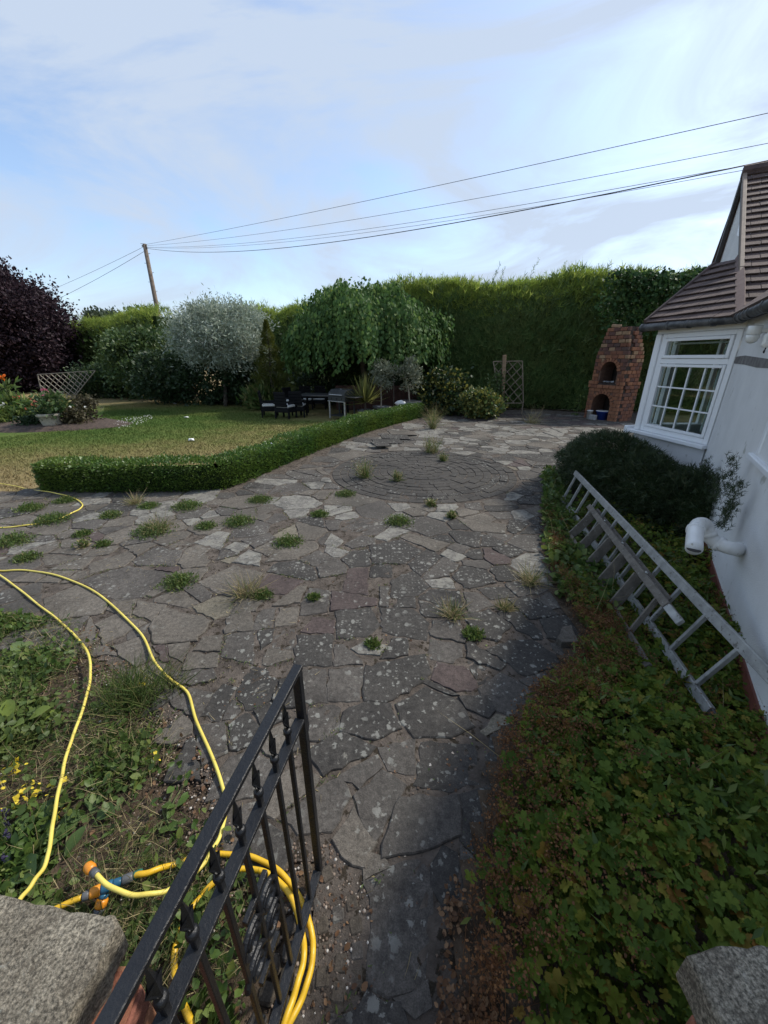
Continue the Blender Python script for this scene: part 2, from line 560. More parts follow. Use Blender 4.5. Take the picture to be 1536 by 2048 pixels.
def rough_sheet(name, poly, z, m, cell=.12, amp=.01, edge=.0):
    """an uneven sheet over a polygon, on a grid, its rim turned down"""
    poly = np.array([tuple(q)[:2] for q in poly], float)
    lo, hi = poly.min(0), poly.max(0)
    nx, ny = int((hi[0] - lo[0]) / cell) + 2, int((hi[1] - lo[1]) / cell) + 2
    X, Y = np.meshgrid(lo[0] + np.arange(nx) * cell, lo[1] + np.arange(ny) * cell)
    P = np.stack([X.ravel(), Y.ravel()], 1)
    ins = in_poly(P, poly)
    Z = z + amp * (wob(P, 3.1, 1) + .6 * wob(P, 9.0, 2) + .4 * rng.normal(size=len(P)))
    V = np.column_stack([P, Z])
    idx = np.arange(nx * ny).reshape(ny, nx)
    Q = np.stack([idx[:-1, :-1], idx[:-1, 1:], idx[1:, 1:], idx[1:, :-1]], -1).reshape(-1, 4)
    Q = Q[ins[Q].any(1)]
    use = np.unique(Q)
    mp_ = np.zeros(len(V), int); mp_[use] = np.arange(len(use))
    return tag(fast_mesh(name, V[use], mp_[Q], [m], smooth=True), kind='structure')

lawn_poly = [(-60, 5.2), (-5.4, 5.2), (-2.2, 5.6), (.2, 8.2), (1.6, 12.2), (3, 16.5), (3, 24), (-10, 24), (-60, 40)]
gm = MB(); gm.add([(x, y, -.015) for x, y in lawn_poly], [tuple(range(len(lawn_poly)))])
tag(gm.build('lawn', M['lawn']), kind='structure')

# paving extent, read off the photograph along the ground
PATIO = GP([(-420, 1010), (70, 990), (300, 994), (470, 985), (560, 962), (640, 925), (720, 885), (800, 858), (860, 842), (930, 828), (1080, 826),
            (1170, 836), (1250, 850), (1400, 900)]) + [(5.2, 7.0), (3.9, 6.2)] + \
        GP([(1215, 1000), (1120, 960), (1090, 1000), (1095, 1100), (1120, 1195), (1190, 1275), (1090, 1400), (1010, 1520),
            (995, 1640), (960, 1745), (920, 1830), (880, 1960), (860, 2120), (690, 2120), (735, 1960), (735, 1790), (655, 1700), (560, 1690), (470, 1690),
            (440, 1570), (350, 1440), (190, 1275), (0, 1245), (-500, 1250)])
patio_big = GP([(-420, 1000), (70, 984), (300, 978), (470, 962), (560, 930), (640, 893), (720, 862), (800, 842), (860, 830), (930, 822), (1080, 820),
            (1170, 826), (1290, 826)]) + [(8.2, 10.5), (5.2, 7.4), (3.95, 6.3), (3.2, 5.0), (2.6, 3.2), (1.75, 1.6), (.55, .3), (-.3, .3)] + GP([(650, 1720), (470, 1700), (430, 1570), (340, 1440), (180, 1285), (0, 1255), (-500, 1260)])
rough_sheet('patio_bed', patio_big, .0145, M['mortar'], .04, .004)
BED_L = GP([(-500, 1215), (0, 1228), (190, 1252), (355, 1425), (450, 1565), (480, 1680), (665, 1690), (760, 1800), (760, 2200), (-700, 2200), (-900, 1500)])
rough_sheet('planting_bed', BED_L, .004, M['soil'], .05, .010)
BED_R = [(3.0, 5.6), (2.45, 4.5)] + GP([(1088, 1000), (1090, 1100), (1115, 1200), (1175, 1280), (1085, 1400), (1000, 1520), (985, 1640), (955, 1745), (930, 1830), (935, 1960), (940, 2200)]) + [(.9, .1), (1.9, 1.1), (3.1, 3.0), (4.2, 4.8), (4.0, 6.0)]
rough_sheet('shady_bed', BED_R, .034, M['soil'], .07, .006)

# ------------------------------------------------------------------ crazy paving
CIR_C, CIR_R = np.array([.73, 6.92]), 1.72
def Z3(l): return [(560 + x / 2.56, 1250 + y / 2.56) for x, y in l]
def Z8(l): return [(x / 3.072, 1220 + y / 3.072) for x, y in l]
def Z6(l): return [(x / 2.743, 880 + y / 2.743) for x, y in l]
def Z7(l): return [(500 + x / 2.327, 820 + y / 2.327) for x, y in l]
EXPL = [
 ('stone_grey', Z3([(435,1335),(560,1260),(700,1215),(740,1260),(775,1330),(770,1480),(750,1700),(720,1830),(560,1900),(450,1830),(465,1700),(480,1560),(470,1420)])),
 ('stone_grey', Z3([(530,1210),(530,1130),(620,910),(900,890),(915,1090),(780,1140),(640,1185)])),
 ('stone_mid', Z3([(280,1115),(385,955),(480,1130),(430,1245),(330,1190)])),
 ('stone_grey', Z3([(390,890),(520,765),(640,835),(600,910),(490,1110),(440,1040)])),
 ('stone_dark', Z3([(690,825),(735,620),(990,625),(1035,815),(870,855)])),
 ('stone_dark', Z3([(600,420),(750,335),(900,400),(985,530),(870,585),(690,585),(625,510)])),
 ('stone_dark', Z3([(165,640),(330,565),(480,640),(440,680),(230,780),(170,700)])),
 ('stone_dark', Z3([(310,550),(330,460),(430,415),(560,420),(610,540),(480,590)])),
 ('stone_grey', Z3([(150,600),(155,440),(280,425),(320,540),(240,590)])),
 ('stone_dark', Z3([(440,400),(430,340),(440,220),(740,160),(770,260),(650,350),(500,405)])),
 ('stone_pink', Z3([(780,290),(810,205),(960,240),(1000,330),(900,345)])),
 ('stone_grey', Z3([(1020,340),(1130,260),(1350,380),(1230,495),(1060,430)])),
 ('stone_dark', Z3([(1060,140),(1180,95),(1300,95),(1430,180),(1410,220),(1260,265)])),
 ('stone_dark', Z3([(920,385),(1060,380),(1090,450),(1060,480),(960,440)])),
 ('stone_dark', Z3([(1060,680),(1090,590),(1200,520),(1250,600),(1160,740),(1100,800)])),
 ('stone_dark', Z3([(930,890),(1080,835),(1160,900),(1060,1000),(1000,1180),(930,1100)])),
 ('stone_dark', Z3([(780,1250),(830,1150),(900,1190),(900,1400),(830,1430),(780,1330)])),
 ('stone_grey', Z3([(300,790),(490,680),(520,740),(410,840)])),
 ('stone_grey', Z3([(510,640),(690,600),(680,770),(560,750)])),
 ('stone_grey', Z3([(170,870),(300,800),(350,900),(260,1060),(100,1080),(20,1000)])),
 ('stone_mid', Z3([(450,1180),(525,1210),(560,1240),(440,1310)])),
 ('stone_dark', Z3([(250,2100),(460,1910),(600,1950),(660,2100)])),
 ('stone_grey', Z3([(600,1920),(740,1840),(760,1960),(690,2000)])),
 ('stone_grey', Z3([(250,400),(255,240),(420,230),(410,395)])),
 ('stone_grey', Z3([(120,230),(235,240),(245,410),(125,400)])),
 ('stone_dark', Z3([(80,220),(90,65),(270,65),(260,215)])),
 ('stone_mid', Z8([(930,120),(1010,0),(1290,80),(1210,200),(960,215)])),
 ('stone_mid', Z8([(600,100),(720,40),(900,90),(640,220)])),
 ('stone_mid', Z8([(690,240),(880,180),(960,300),(840,360)])),
 ('stone_mid', Z8([(1040,230),(1160,215),(1120,330),(1060,290)])),
 ('stone_grey', Z8([(1060,400),(1300,380),(1320,430),(1180,470),(1100,470)])),
 ('stone_dark', Z8([(1240,650),(1370,470),(1450,490),(1350,690)])),
 ('stone_grey', Z8([(1050,580),(1170,500),(1300,520),(1210,680)])),
 ('stone_grey', Z8([(1200,730),(1380,710),(1390,880),(1250,960)])),
 ('stone_mid', Z8([(1400,60),(1536,20),(1560,130),(1390,150)])),
 ('stone_grey', Z8([(1390,160),(1560,140),(1560,340),(1370,290)])),
 ('stone_mid', Z6([(250,880),(440,800),(590,900),(560,960),(250,1000)])),
 ('stone_grey', Z6([(440,780),(700,700),(940,740),(780,870),(640,890)])),
 ('stone_mid', Z6([(270,720),(440,660),(520,650),(450,720)])),
 ('stone_mid', Z6([(500,690),(700,620),(740,650),(680,700),(500,740)])),
 ('stone_grey', Z6([(730,670),(860,590),(1000,620),(960,700),(760,690)])),
 ('stone_buff', Z6([(1060,930),(1200,870),(1290,880),(1250,970),(1180,990)])),
 ('stone_mid', Z6([(1265,970),(1310,880),(1450,890),(1400,945)])),
 ('stone_mid', Z6([(1090,790),(1280,700),(1440,740),(1330,830),(1200,850)])),
 ('stone_pale', Z6([(1070,570),(1200,510),(1260,520),(1210,610)])),
 ('stone_pale', Z6([(1280,680),(1370,615),(1430,640),(1420,700)])),
 ('stone_pale', Z6([(1240,600),(1290,570),(1370,580),(1310,625)])),
 ('stone_grey', Z6([(1330,560),(1480,520),(1510,545),(1400,600)])),
 ('stone_mid', Z6([(760,890),(910,920),(830,1000),(740,960)])),
 ('stone_pink', Z7([(20,840),(90,770),(250,800),(160,865)])),
 ('stone_pink', Z7([(430,850),(460,750),(550,745),(548,870)])),
 ('stone_pink', Z7([(240,1040),(300,980),(390,990),(385,1045)])),
 ('stone_mid', Z7([(700,600),(740,580),(930,630),(860,665)])),
 ('stone_buff', Z7([(110,590),(210,540),(220,600),(150,612)])),
 ('stone_pale', Z7([(890,680),(920,655),(1000,690),(950,710)])),
 ('stone_pale', Z7([(350,630),(380,580),(430,620),(400,645)])),
 ('stone_pale', Z7([(580,600),(660,545),(740,570),(640,615)])),
 ('stone_mid', Z7([(960,510),(1190,540),(1180,580),(1040,570)])),
 ('stone_dark', Z7([(560,640),(700,610),(800,660),(720,720),(570,720)])),
 ('stone_dark', Z7([(660,800),(760,760),(830,830),(780,870),(660,880)])),
 ('stone_dark', Z7([(400,950),(560,930),(600,1010),(540,1060),(410,1070)])),
 ('stone_dark', Z7([(610,930),(760,940),(830,1000),(820,1080),(620,1040)])),
 ('stone_dark', Z7([(1000,970),(1110,935),(1210,1010),(1150,1080),(1060,1060)])),
 ('stone_dark', Z7([(1200,890),(1300,880),(1430,960),(1300,980)])),
 ('stone_mid', Z7([(1280,470),(1350,450),(1420,490),(1330,500)])),
 ('stone_grey', Z7([(0,1030),(60,940),(120,930),(100,1020)])),
 ('stone_mid', Z7([(120,1015),(140,930),(225,930),(210,1000)])),
 ('stone_grey', Z7([(110,1110),(130,1030),(205,1030),(200,1120)])),
 ('stone_pale', Z7([(480,1120),(560,1075),(625,1110),(600,1150),(510,1145)])),
]
def convex(poly):
    P = sorted(set((round(float(a), 5), round(float(b), 5)) for a, b in poly))
    def half(pts):
        h = []
        for p in pts:
            while len(h) > 1 and (h[-1][0]-h[-2][0])*(p[1]-h[-2][1]) - (h[-1][1]-h[-2][1])*(p[0]-h[-2][0]) <= 0: h.pop()
            h.append(p)
        return h
    a, b = half(P), half(P[::-1])
    return np.array(a[:-1] + b[:-1])
def area(P):
    x, y = P[:, 0], P[:, 1]
    return .5 * np.sum(x * np.roll(y, -1) - y * np.roll(x, -1))
def clip(P, n, d):
    """keep points with n.p <= d"""
    out = []
    m = len(P)
    for i in range(m):
        a, b = P[i], P[(i + 1) % m]
        da, db = n @ a - d, n @ b - d
        if da <= 0: out.append(a)
        if (da < 0 < db) or (db < 0 < da):
            out.append(a + (b - a) * (da / (da - db)))
    return np.array(out) if len(out) > 2 else None
expl = []
for mname, px in EXPL:
    P = np.array([G(u, v)[:2] for u, v in px])
    if area(P) < 0: P = P[::-1]
    c_ = P.mean(0); dd = P - c_; P = c_ + dd * (1 + .016 / np.maximum(np.linalg.norm(dd, axis=1), .05))[:, None]
    expl.append((mname, P, convex(P)))
# fill sites by dart throwing, sizes vary
sites, rad = [], []
patio2 = np.array([p[:2] for p in PATIO])
tries = rng.uniform((-8.5, .2), (8.5, 15.5), size=(22000, 2))
ok = in_poly(tries, patio2)
tries = tries[ok]
for _, _, c in expl: tries = tries[~in_poly(tries, c)]
tries = tries[np.linalg.norm(tries - CIR_C, axis=1) > CIR_R + .05]
for p in tries:
    r = random.choice((.07, .10, .14, .18, .23, .28, .33)) * (1.0 if p[1] < 7 else 1.15)
    if p[1] < 2.2: r = min(r, random.choice((.06, .09, .12)))
    if sites:
        d = np.linalg.norm(np.array(sites) - p, axis=1)
        if (d < (np.array(rad) + r)).any(): continue
    sites.append(p); rad.append(r)
sites = np.array(sites); rad = np.array(rad)
fills = []
for i in range(len(sites)):
    p, r = sites[i], rad[i]
    k = r * 1.55 + .05
    P = p + np.array([(-k, -k), (k, -k), (k, k), (-k, k)])
    d = np.linalg.norm(sites - p, axis=1)
    gap = random.uniform(.004, .014)
    for j in np.argsort(d)[1:26]:
        q = sites[j]; n = (q - p) / d[j]
        mid = (d[j] ** 2 + r * r - rad[j] ** 2) / (2 * d[j])
        P = clip(P, n, n @ p + mid - gap)
        if P is None: break
    if P is None: continue
    for _, _, c in expl:
        if np.linalg.norm(c.mean(0) - p) > 1.6: continue
        best, bn, bd = -9, None, 0
        for a, b in zip(c, np.roll(c, -1, 0)):
            e = b - a; L_ = np.linalg.norm(e)
            if L_ < 1e-6: continue
            n = np.array([e[1], -e[0]]) / L_
            s_ = n @ (P.mean(0) - a)
            if s_ > best: best, bn, bd = s_, n, n @ a
        if bn is not None:
            P = clip(P, -bn, -(bd + .010))
            if P is None: break
    if P is None: continue
    dc = P - CIR_C; rr = np.linalg.norm(dc, axis=1)
    ins = rr < CIR_R + .03
    P[ins] = CIR_C + dc[ins] / rr[ins][:, None] * (CIR_R + .03)
    P = convex(P)
    if len(P) < 3 or abs(area(P)) < .008: continue
    # some stones are broken in two
    if area(P) > .09 and random.random() < .42:
        th = random.uniform(0, math.pi); n = np.array([math.cos(th), math.sin(th)])
        d0 = n @ P.mean(0) + random.uniform(-.05, .05)
        for a in (clip(P, n, d0 - .008), clip(P, -n, -(d0 + .008))):
            if a is not None and area(a) > .008: fills.append(a)
    else:
        fills.append(P)

def roughen(P, seg=.05, amp=.006):
    out = []
    for a, b in zip(P, np.roll(P, -1, 0)):
        L_ = np.linalg.norm(b - a); k = max(1, int(L_ / seg))
        n = np.array([(b - a)[1], -(b - a)[0]]) / (L_ + 1e-9)
        for i in range(k):
            t = i / k
            out.append(a + (b - a) * t + n * random.gauss(0, amp) * (1.0 if i else .5))
    return np.array(out)
def stone_geo(P, top, far):
    seg = .045 if not far else .16
    Q = roughen(P, seg, .0075 if not far else .012)
    c = Q.mean(0)
    n = len(Q)
    tilt = np.array([random.gauss(0, .008), random.gauss(0, .008)])
    def zz(q): return top + (q - c) @ tilt
    k = .985 if far else .962
    inner = c + (Q - c) * k
    V = [(q[0], q[1], -.03) for q in Q] + [(q[0], q[1], zz(q) - .006) for q in Q] + [(q[0], q[1], zz(q)) for q in inner]
    V.append((c[0], c[1], top + random.gauss(0, .0015)))
    Fc = []
    for i in range(n):
        j = (i + 1) % n
        Fc += [(i, j, n + j, n + i), (n + i, n + j, 2 * n + j, 2 * n + i), (2 * n + i, 2 * n + j, 3 * n)]
    return V, Fc
stones = []
for mname, P, c in expl:
    stones.append((mname, P))
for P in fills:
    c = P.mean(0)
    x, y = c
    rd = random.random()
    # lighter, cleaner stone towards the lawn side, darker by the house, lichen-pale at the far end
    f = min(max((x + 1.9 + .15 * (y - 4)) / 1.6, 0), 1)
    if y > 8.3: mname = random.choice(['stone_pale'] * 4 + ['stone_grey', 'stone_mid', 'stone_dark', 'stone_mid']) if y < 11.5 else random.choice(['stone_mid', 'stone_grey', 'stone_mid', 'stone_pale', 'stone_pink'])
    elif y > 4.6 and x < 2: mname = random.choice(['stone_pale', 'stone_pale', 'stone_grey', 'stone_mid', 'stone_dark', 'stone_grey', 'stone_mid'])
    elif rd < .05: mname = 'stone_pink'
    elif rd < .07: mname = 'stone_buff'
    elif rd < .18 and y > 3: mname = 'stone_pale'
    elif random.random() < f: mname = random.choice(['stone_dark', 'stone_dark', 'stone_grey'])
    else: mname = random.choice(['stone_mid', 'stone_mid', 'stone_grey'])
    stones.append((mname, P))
def seen_size(P):
    c = P.mean(0)
    if c[1] < .25: return 0
    u, v, dep = proj((c[0], c[1], 0))
    if u < -150 or u > 1650 or v > 2200: return 0
    pu = np.array([proj((q[0], q[1], 0))[:2] for q in P])
    return abs(area(pu))
stones.sort(key=lambda s: -seen_size(s[1]))
patio = thing('crazy_paving', (0, 3, 0), 'weathered crazy paving of grey, buff and pinkish stone slabs with lichen and open joints', 'paving')
patio['kind'] = 'structure'
del patio['category']
rest = {}
for i, (mname, P) in enumerate(stones):
    if abs(area(P)) < .004: continue
    far = P[:, 1].mean() > 6.5
    V, Fc = stone_geo(P, .0225 + random.gauss(0, .003), far)
    if i < 298:
        MB().add(V, Fc).build('paving_stone', M[mname], patio)
    else:
        rest.setdefault(mname, MB()).add(V, Fc)
allr = MB(); ridx = []
for k, (mname, mb) in enumerate(rest.items()):
    allr.add(mb.V, mb.Fc); ridx += [k] * len(mb.Fc)
fo = tag(allr.build('far_paving_stones', None, patio), kind='stuff')
for mname in rest: fo.data.materials.append(M[mname])
fo.data.polygons.foreach_set('material_index', ridx)

# ring paved circle: wedge setts
cir = thing('paved_circle', (CIR_C[0], CIR_C[1], 0), 'circle of grey setts laid in rings within the crazy paving', 'paving')
cir['kind'] = 'structure'; del cir['category']
nr = 11
for k in range(nr):
    r0 = .10 + k * (CIR_R - .12) / nr; r1 = r0 + (CIR_R - .12) / nr - .012
    cnt = max(5, int(2 * math.pi * (r0 + r1) / 2 / .235))
    da = 2 * math.pi / cnt
    def wedge():
        g_ = .0075
        a0, a1 = g_ / ((r0 + r1) / 2), da - g_ / ((r0 + r1) / 2)
        V = []; zt = .0185
        for z_, s_ in ((-.03, 0), (zt, 0), (zt + .006, .006)):
            for (rr, aa) in ((r0 + s_, a0), (r1 - s_, a0), (r1 - s_, (a0 + a1) / 2), (r1 - s_, a1), (r0 + s_, a1)):
                V.append((rr * math.cos(aa), rr * math.sin(aa), z_))
        Fc = [(10, 11, 12, 13, 14)]
        for q in (0, 5):
            for i in range(5):
                j = (i + 1) % 5
                Fc.append((q + i, q + j, q + 5 + j, q + 5 + i))
        me = bpy.data.meshes.new('sett'); me.from_pydata(V, [], Fc)
        me.materials.append(M['sett'] if random.random() < .75 else M['stone_dark']); me.update()
        return me
    mes = [wedge(), wedge()]
    ph = random.uniform(0, 1)
    for i in range(cnt):
        o = link('sett', random.choice(mes), cir)
        o.location = (0, 0, random.gauss(0, .003))
        o.rotation_euler = (0, 0, da * i + ph)
hub = MB(); hub.lathe([(.085, -.03), (.085, .022), (.08, .027), (.001, .028)], (CIR_C[0], CIR_C[1], 0), 12)
hub.build('centre_stone', M['sett'], cir)

# small setts inside the gate, laid in arcs
sx = thing('gateway_setts', tuple(G(640, 1890)), 'small brown setts laid in arcs just inside the gate', 'paving')
sx['kind'] = 'structure'; del sx['category']
c0 = G(380, 1960)[:2]
SETT_POLY = np.array([G(u, v)[:2] for u, v in [(500, 2110), (520, 1800), (560, 1720), (650, 1735), (718, 1800), (726, 1960), (660, 2110)]])
sm = []
for q in range(3):
    mb = MB(); mb.cbox((0, 0, 0), (.052, .056, .05), None, .16)
    me = bpy.data.meshes.new('sett')
    me.from_pydata([(a * (1 + random.gauss(0, .03)), b * (1 + random.gauss(0, .03)), c) for a, b, c in mb.V], [], mb.Fc)
    me.materials.append(M['sett_near'] if q < 2 else M['stone_grey']); me.update(); sm.append(me)
for k in range(20):
    rr = .10 + k * .060
    cnt = int(2 * math.pi * rr / .066)
    for i in range(cnt):
        a = 2 * math.pi * (i + .5 * (k % 2)) / cnt
        p = c0 + rr * np.array([math.cos(a), math.sin(a)])
        if not in_poly(p[None], SETT_POLY)[0]: continue
        o = link('sett', random.choice(sm), sx)
        off = ORG[sx.name]
        o.location = (p[0] - off[0], p[1] - off[1], -.008 + random.gauss(0, .003))
        o.rotation_euler = (random.gauss(0, .04), random.gauss(0, .04), a + random.gauss(0, .06))
# ------------------------------------------------------------------ house
M['render_white'] = plain('render_white', (.70, .70, .69), (.79, .79, .78), 2.2, .85, .9, 120, spec=.2, speck=((.50, .50, .46), 5, .66))
M['upvc'] = plain('upvc', (.80, .81, .82), (.78, .79, .80), 5, .35)
M['plinth'] = plain('plinth', (.105, .028, .020), (.15, .045, .03), 8, .6, .4, 60)
M['gutter'] = plain('gutter', (.028, .029, .031), (.10, .10, .098), 9, .5, .3, 40, contrast=(.4, .62))
M['roof_tile'] = plain('roof_tile', (.055, .034, .029), (.100, .066, .056), 5, .85, .8, 60, speck=((.27, .25, .22), 13, .70))
M['roof_tile_b'] = plain('roof_tile_b', (.050, .033, .030), (.095, .062, .055), 6, .85, .8, 60, speck=((.25, .24, .21), 10, .70))
M['lead'] = plain('lead', (.11, .065, .052), (.15, .10, .082), 7, .7, .3, 40)
M['barge'] = plain('barge', (.022, .020, .020), (.045, .04, .038), 7, .6)
M['rough_patch'] = plain('rough_patch', (.12, .11, .105), (.22, .21, .20), 11, .9, 1, 70)
M['room'] = plain('room', (.22, .23, .21), (.28, .29, .26), 2, .9)
M['curtain'] = plain('curtain', (.60, .62, .62), (.7, .7, .7), 4, .9)
def glass():
    m, N, L, B = new_mat('window_glass')
    tr = N.new('ShaderNodeBsdfTransparent'); tr.inputs['Color'].default_value = (.80, .86, .84, 1)
    gl = N.new('ShaderNodeBsdfGlossy'); gl.inputs['Roughness'].default_value = .02
    lw = N.new('ShaderNodeLayerWeight'); lw.inputs['Blend'].default_value = .5
    pw = N.new('ShaderNodeMath'); pw.operation = 'POWER'; pw.inputs[1].default_value = 4.0
    L.new(lw.outputs['Facing'], pw.inputs[0])
    fr = N.new('ShaderNodeMath'); fr.operation = 'MULTIPLY_ADD'; fr.inputs[1].default_value = .85; fr.inputs[2].default_value = .07
    L.new(pw.outputs[0], fr.inputs[0])
    mx = N.new('ShaderNodeMixShader')
    L.new(fr.outputs[0], mx.inputs[0]); L.new(tr.outputs[0], mx.inputs[1]); L.new(gl.outputs[0], mx.inputs[2])
    L.new(mx.outputs[0], N['Material Output'].inputs['Surface'])
    return m
M['glass'] = glass()

HC = np.array([4.18, 4.87, 0])                  # inner corner of the house by the bay window
WD = np.array([-.135, .991, 0])                 # along the bay's window wall, away from us
WN = np.array([-.991, -.135, 0])                # its outward normal
ND = np.array([.539, .842, 0])                  # along the long wall, away from us
NN = np.array([-.842, .539, 0])                 # outward normal of the long wall
UP = np.array([0, 0, 1.0])
HN = HC - 4.3 * ND
HD = HC + 1.27 * WD
EAVE = 2.40
house = thing('cottage', tuple(HC), 'white rendered cottage with brown tiled roof and corner bay window', 'house')
def wall_seg(name, a, b, n, z0, z1, th, m, parent):
    mb = MB(); a = np.asarray(a, float); b = np.asarray(b, float)
    P = [a, b, b - n * th, a - n * th]
    if (b - a)[0] * (-n[1]) - (b - a)[1] * (-n[0]) < 0: P = P[::-1]
    mb.prism([(p[0], p[1]) for p in P], z0, z1)
    return mb.build(name, m, parent)
def WL(u, v, off=0.0):                          # pixel onto the long wall (offset outwards)
    return RP(u, v, HN + NN * off, NN)
def WW(u, v, off=0.0):                          # pixel onto the window wall
    return RP(u, v, HC + WN * off, WN)
nwall = wall_seg('wall', HN, HC, NN, 0.26, EAVE, .25, M['render_white'], house)
wall_seg('plinth', HN + NN * .012 - ND * .01, HC + NN * .012 - ND * .02, NN, -.05, .262, .25, M['plinth'], house)
wall_seg('wall', HC + WD * .02, HD, WN, .0, .905, .22, M['render_white'], house)
# remaining walls, out of view, close the building
F1, F2, F3, F4 = np.array([4.9, 7.1, 0]), np.array([9.5, 7.1, 0]), np.array([9.5, -2.2, 0]), np.array([4.0, -2.2, 0])
def nrm2(a, b):
    d = (b - a)[:2]; d = d / np.linalg.norm(d); return np.array([-d[1], d[0], 0])
for a, b in ((F2, F3), (F3, F4), (F4, HN)):
    wall_seg('wall', a + (b - a) * .02, b, nrm2(a, b), 0, EAVE, .2, M['render_white'], house)
for a, b in ((HD, F1), (F1, F2)):          # unseen bay faces left open, added to let light into the room
    n_ = nrm2(a, b); L_ = np.linalg.norm(b - a); d_ = (b - a) / L_
    wall_seg('wall', a + d_ * .03, b, n_, 0, .9, .2, M['render_white'], house)
    wall_seg('wall', a + d_ * .03, b, n_, 2.3, EAVE, .2, M['render_white'], house)
    w_ = MB()
    for k in range(4 if L_ > 2 else 3):
        p_ = a + d_ * (.06 + (min(L_, 2.4) - .12) * k / (3 if L_ > 2 else 2)) - n_ * .08
        w_.cbox(p_ + UP * 1.6, (.07, .06, 1.398), [d_, n_, UP], .1)
    w_.build('light_opening_post', M['upvc'], house)
    if L_ > 2: wall_seg('wall', a + d_ * 2.4, b, n_, .902, 2.298, .2, M['render_white'], house)
mb = MB(); mb.prism([tuple(p[:2]) for p in (HC - NN * .3 + WD * .02, HD - WN * .3, F1 - nrm2(F1, F2) * .3, F2 - .3, F3, F4 + .3, HN - NN * .3)], EAVE - .06, EAVE - .03)
mb.build('ceiling', M['room'], house)
mb = MB(); mb.prism([tuple(p[:2]) for p in (HC - NN * .3 + WD * .02, HD - WN * .3, F1 - nrm2(F1, F2) * .3, F2 - .3, F3, F4 + .3, HN - NN * .3)], .05, .1)
mb.build('floor', M['room'], house)
n_in = HC - WN * 1.5
wall_seg('light_catch_wall', n_in - WD * .3 - WN * .2, n_in + WD * 1.3, WN, .1, EAVE - .06, .08, M['room'], house)  # added partition, catching window light so the panes read brighter
# soffit boards close the gap behind the gutters
mb = MB(); a_, b_ = HN - ND * .1, HC + ND * .1
mb.prism([tuple(p[:2]) for p in (a_ - NN * .1, b_ - NN * .1, b_ + NN * .10, a_ + NN * .10)], EAVE + .002, EAVE + .06); mb.build('soffit', M['barge'], house)
mb = MB(); a_, b_ = HC - WD * .05, HD + WD * .12
mb.prism([tuple(p[:2]) for p in (a_ - WN * .25, a_ + WN * .11, b_ + WN * .11, b_ - WN * .25)], EAVE + .024, EAVE + .055); mb.build('soffit', M['barge'], house)
# broken band where render has fallen off
pts = [WL(1467, 716, .004), WL(1475, 713, .004), WL(1490, 711, .004), WL(1510, 714, .004), WL(1545, 719, .004), WL(1545, 737, .004), WL(1512, 735, .004), WL(1488, 729, .004), WL(1468, 727, .004)]
MB().slab(pts, NN, .02).build('bare_patch', M['rough_patch'], house)

# bay window: frame members in the window wall plane
win = thing('bay_window', tuple(HC + WD * .6 + UP * .9), 'white plastic window with small panes in the cottage bay', 'window')
def WB(mb, s0, s1, z0, z1, o0, o1):
    c = HC + WD * ((s0 + s1) / 2) + UP * ((z0 + z1) / 2) + WN * ((o0 + o1) / 2)
    mb.cbox(c, (s1 - s0, o1 - o0, z1 - z0), [WD, WN, UP], .10)
    return mb
Z0, Z1 = .955, 2.32
mb = MB()
WB(mb, .015, .085, Z0, Z1, -.06, .0); WB(mb, 1.10, 1.17, Z0, Z1, -.06, .0)
WB(mb, .086, 1.099, Z0, Z0 + .07, -.06, .0); WB(mb, .086, 1.099, Z1 - .06, Z1, -.06, .0); WB(mb, .086, 1.099, 1.925, 1.995, -.06, .0)
mb.build('frame', M['upvc'], win)
mb = MB(); WB(mb, 1.173, 1.27, Z0, Z1, -.06, .025); mb.build('corner_post', M['upvc'], win)
mb = MB(); WB(mb, -.01, 1.34, .905, .952, -.10, .085); mb.build('sill', M['upvc'], win)
mb = MB(); WB(mb, 1.343, 1.43, .87, .99, -.14, .07); mb.build('sill_end', M['upvc'], win)
mb = MB(); WB(mb, .0, 1.3, Z1 + .002, EAVE + .02, -.10, -.01); mb.build('head', M['upvc'], win)
sash = MB()
a0, a1, b0, b1 = .09, 1.095, 1.998, 2.257
for r_ in ((a0, a0 + .045, b0, b1), (a1 - .045, a1, b0, b1), (a0 + .046, a1 - .046, b0, b0 + .04), (a0 + .046, a1 - .046, b1 - .04, b1)):
    WB(sash, *r_, -.045, .018)
sash.build('top_sash', M['upvc'], win)
mb = MB(); WB(mb, a0 + .047, a1 - .047, b0 + .042, b1 - .042, -.025, -.019); mb.build('pane', M['glass'], win)
sash = MB()
c0_, c1_, d0, d1 = .09, 1.095, 1.03, 1.92
for r_ in ((c0_, c0_ + .04, d0, d1), (c1_ - .04, c1_, d0, d1), (c0_ + .041, c1_ - .041, d0, d0 + .035), (c0_ + .041, c1_ - .041, d1 - .035, d1)):
    WB(sash, *r_, -.045, .010)
sash.build('lower_sash', M['upvc'], win)
gs0, gs1, gz0, gz1 = c0_ + .042, c1_ - .042, d0 + .037, d1 - .037
bars = MB()
for i in range(1, 4):
    s_ = gs0 + (gs1 - gs0) * i / 4; WB(bars, s_ - .009, s_ + .009, gz0, gz1, -.038, -.006)
bars.build('glazing_bar', M['upvc'], win)
bars = MB()
for j in range(1, 3):
    z_ = gz0 + (gz1 - gz0) * j / 3; WB(bars, gs0, gs1, z_ - .009, z_ + .009, -.036, -.008)
bars.build('glazing_bar', M['upvc'], win)
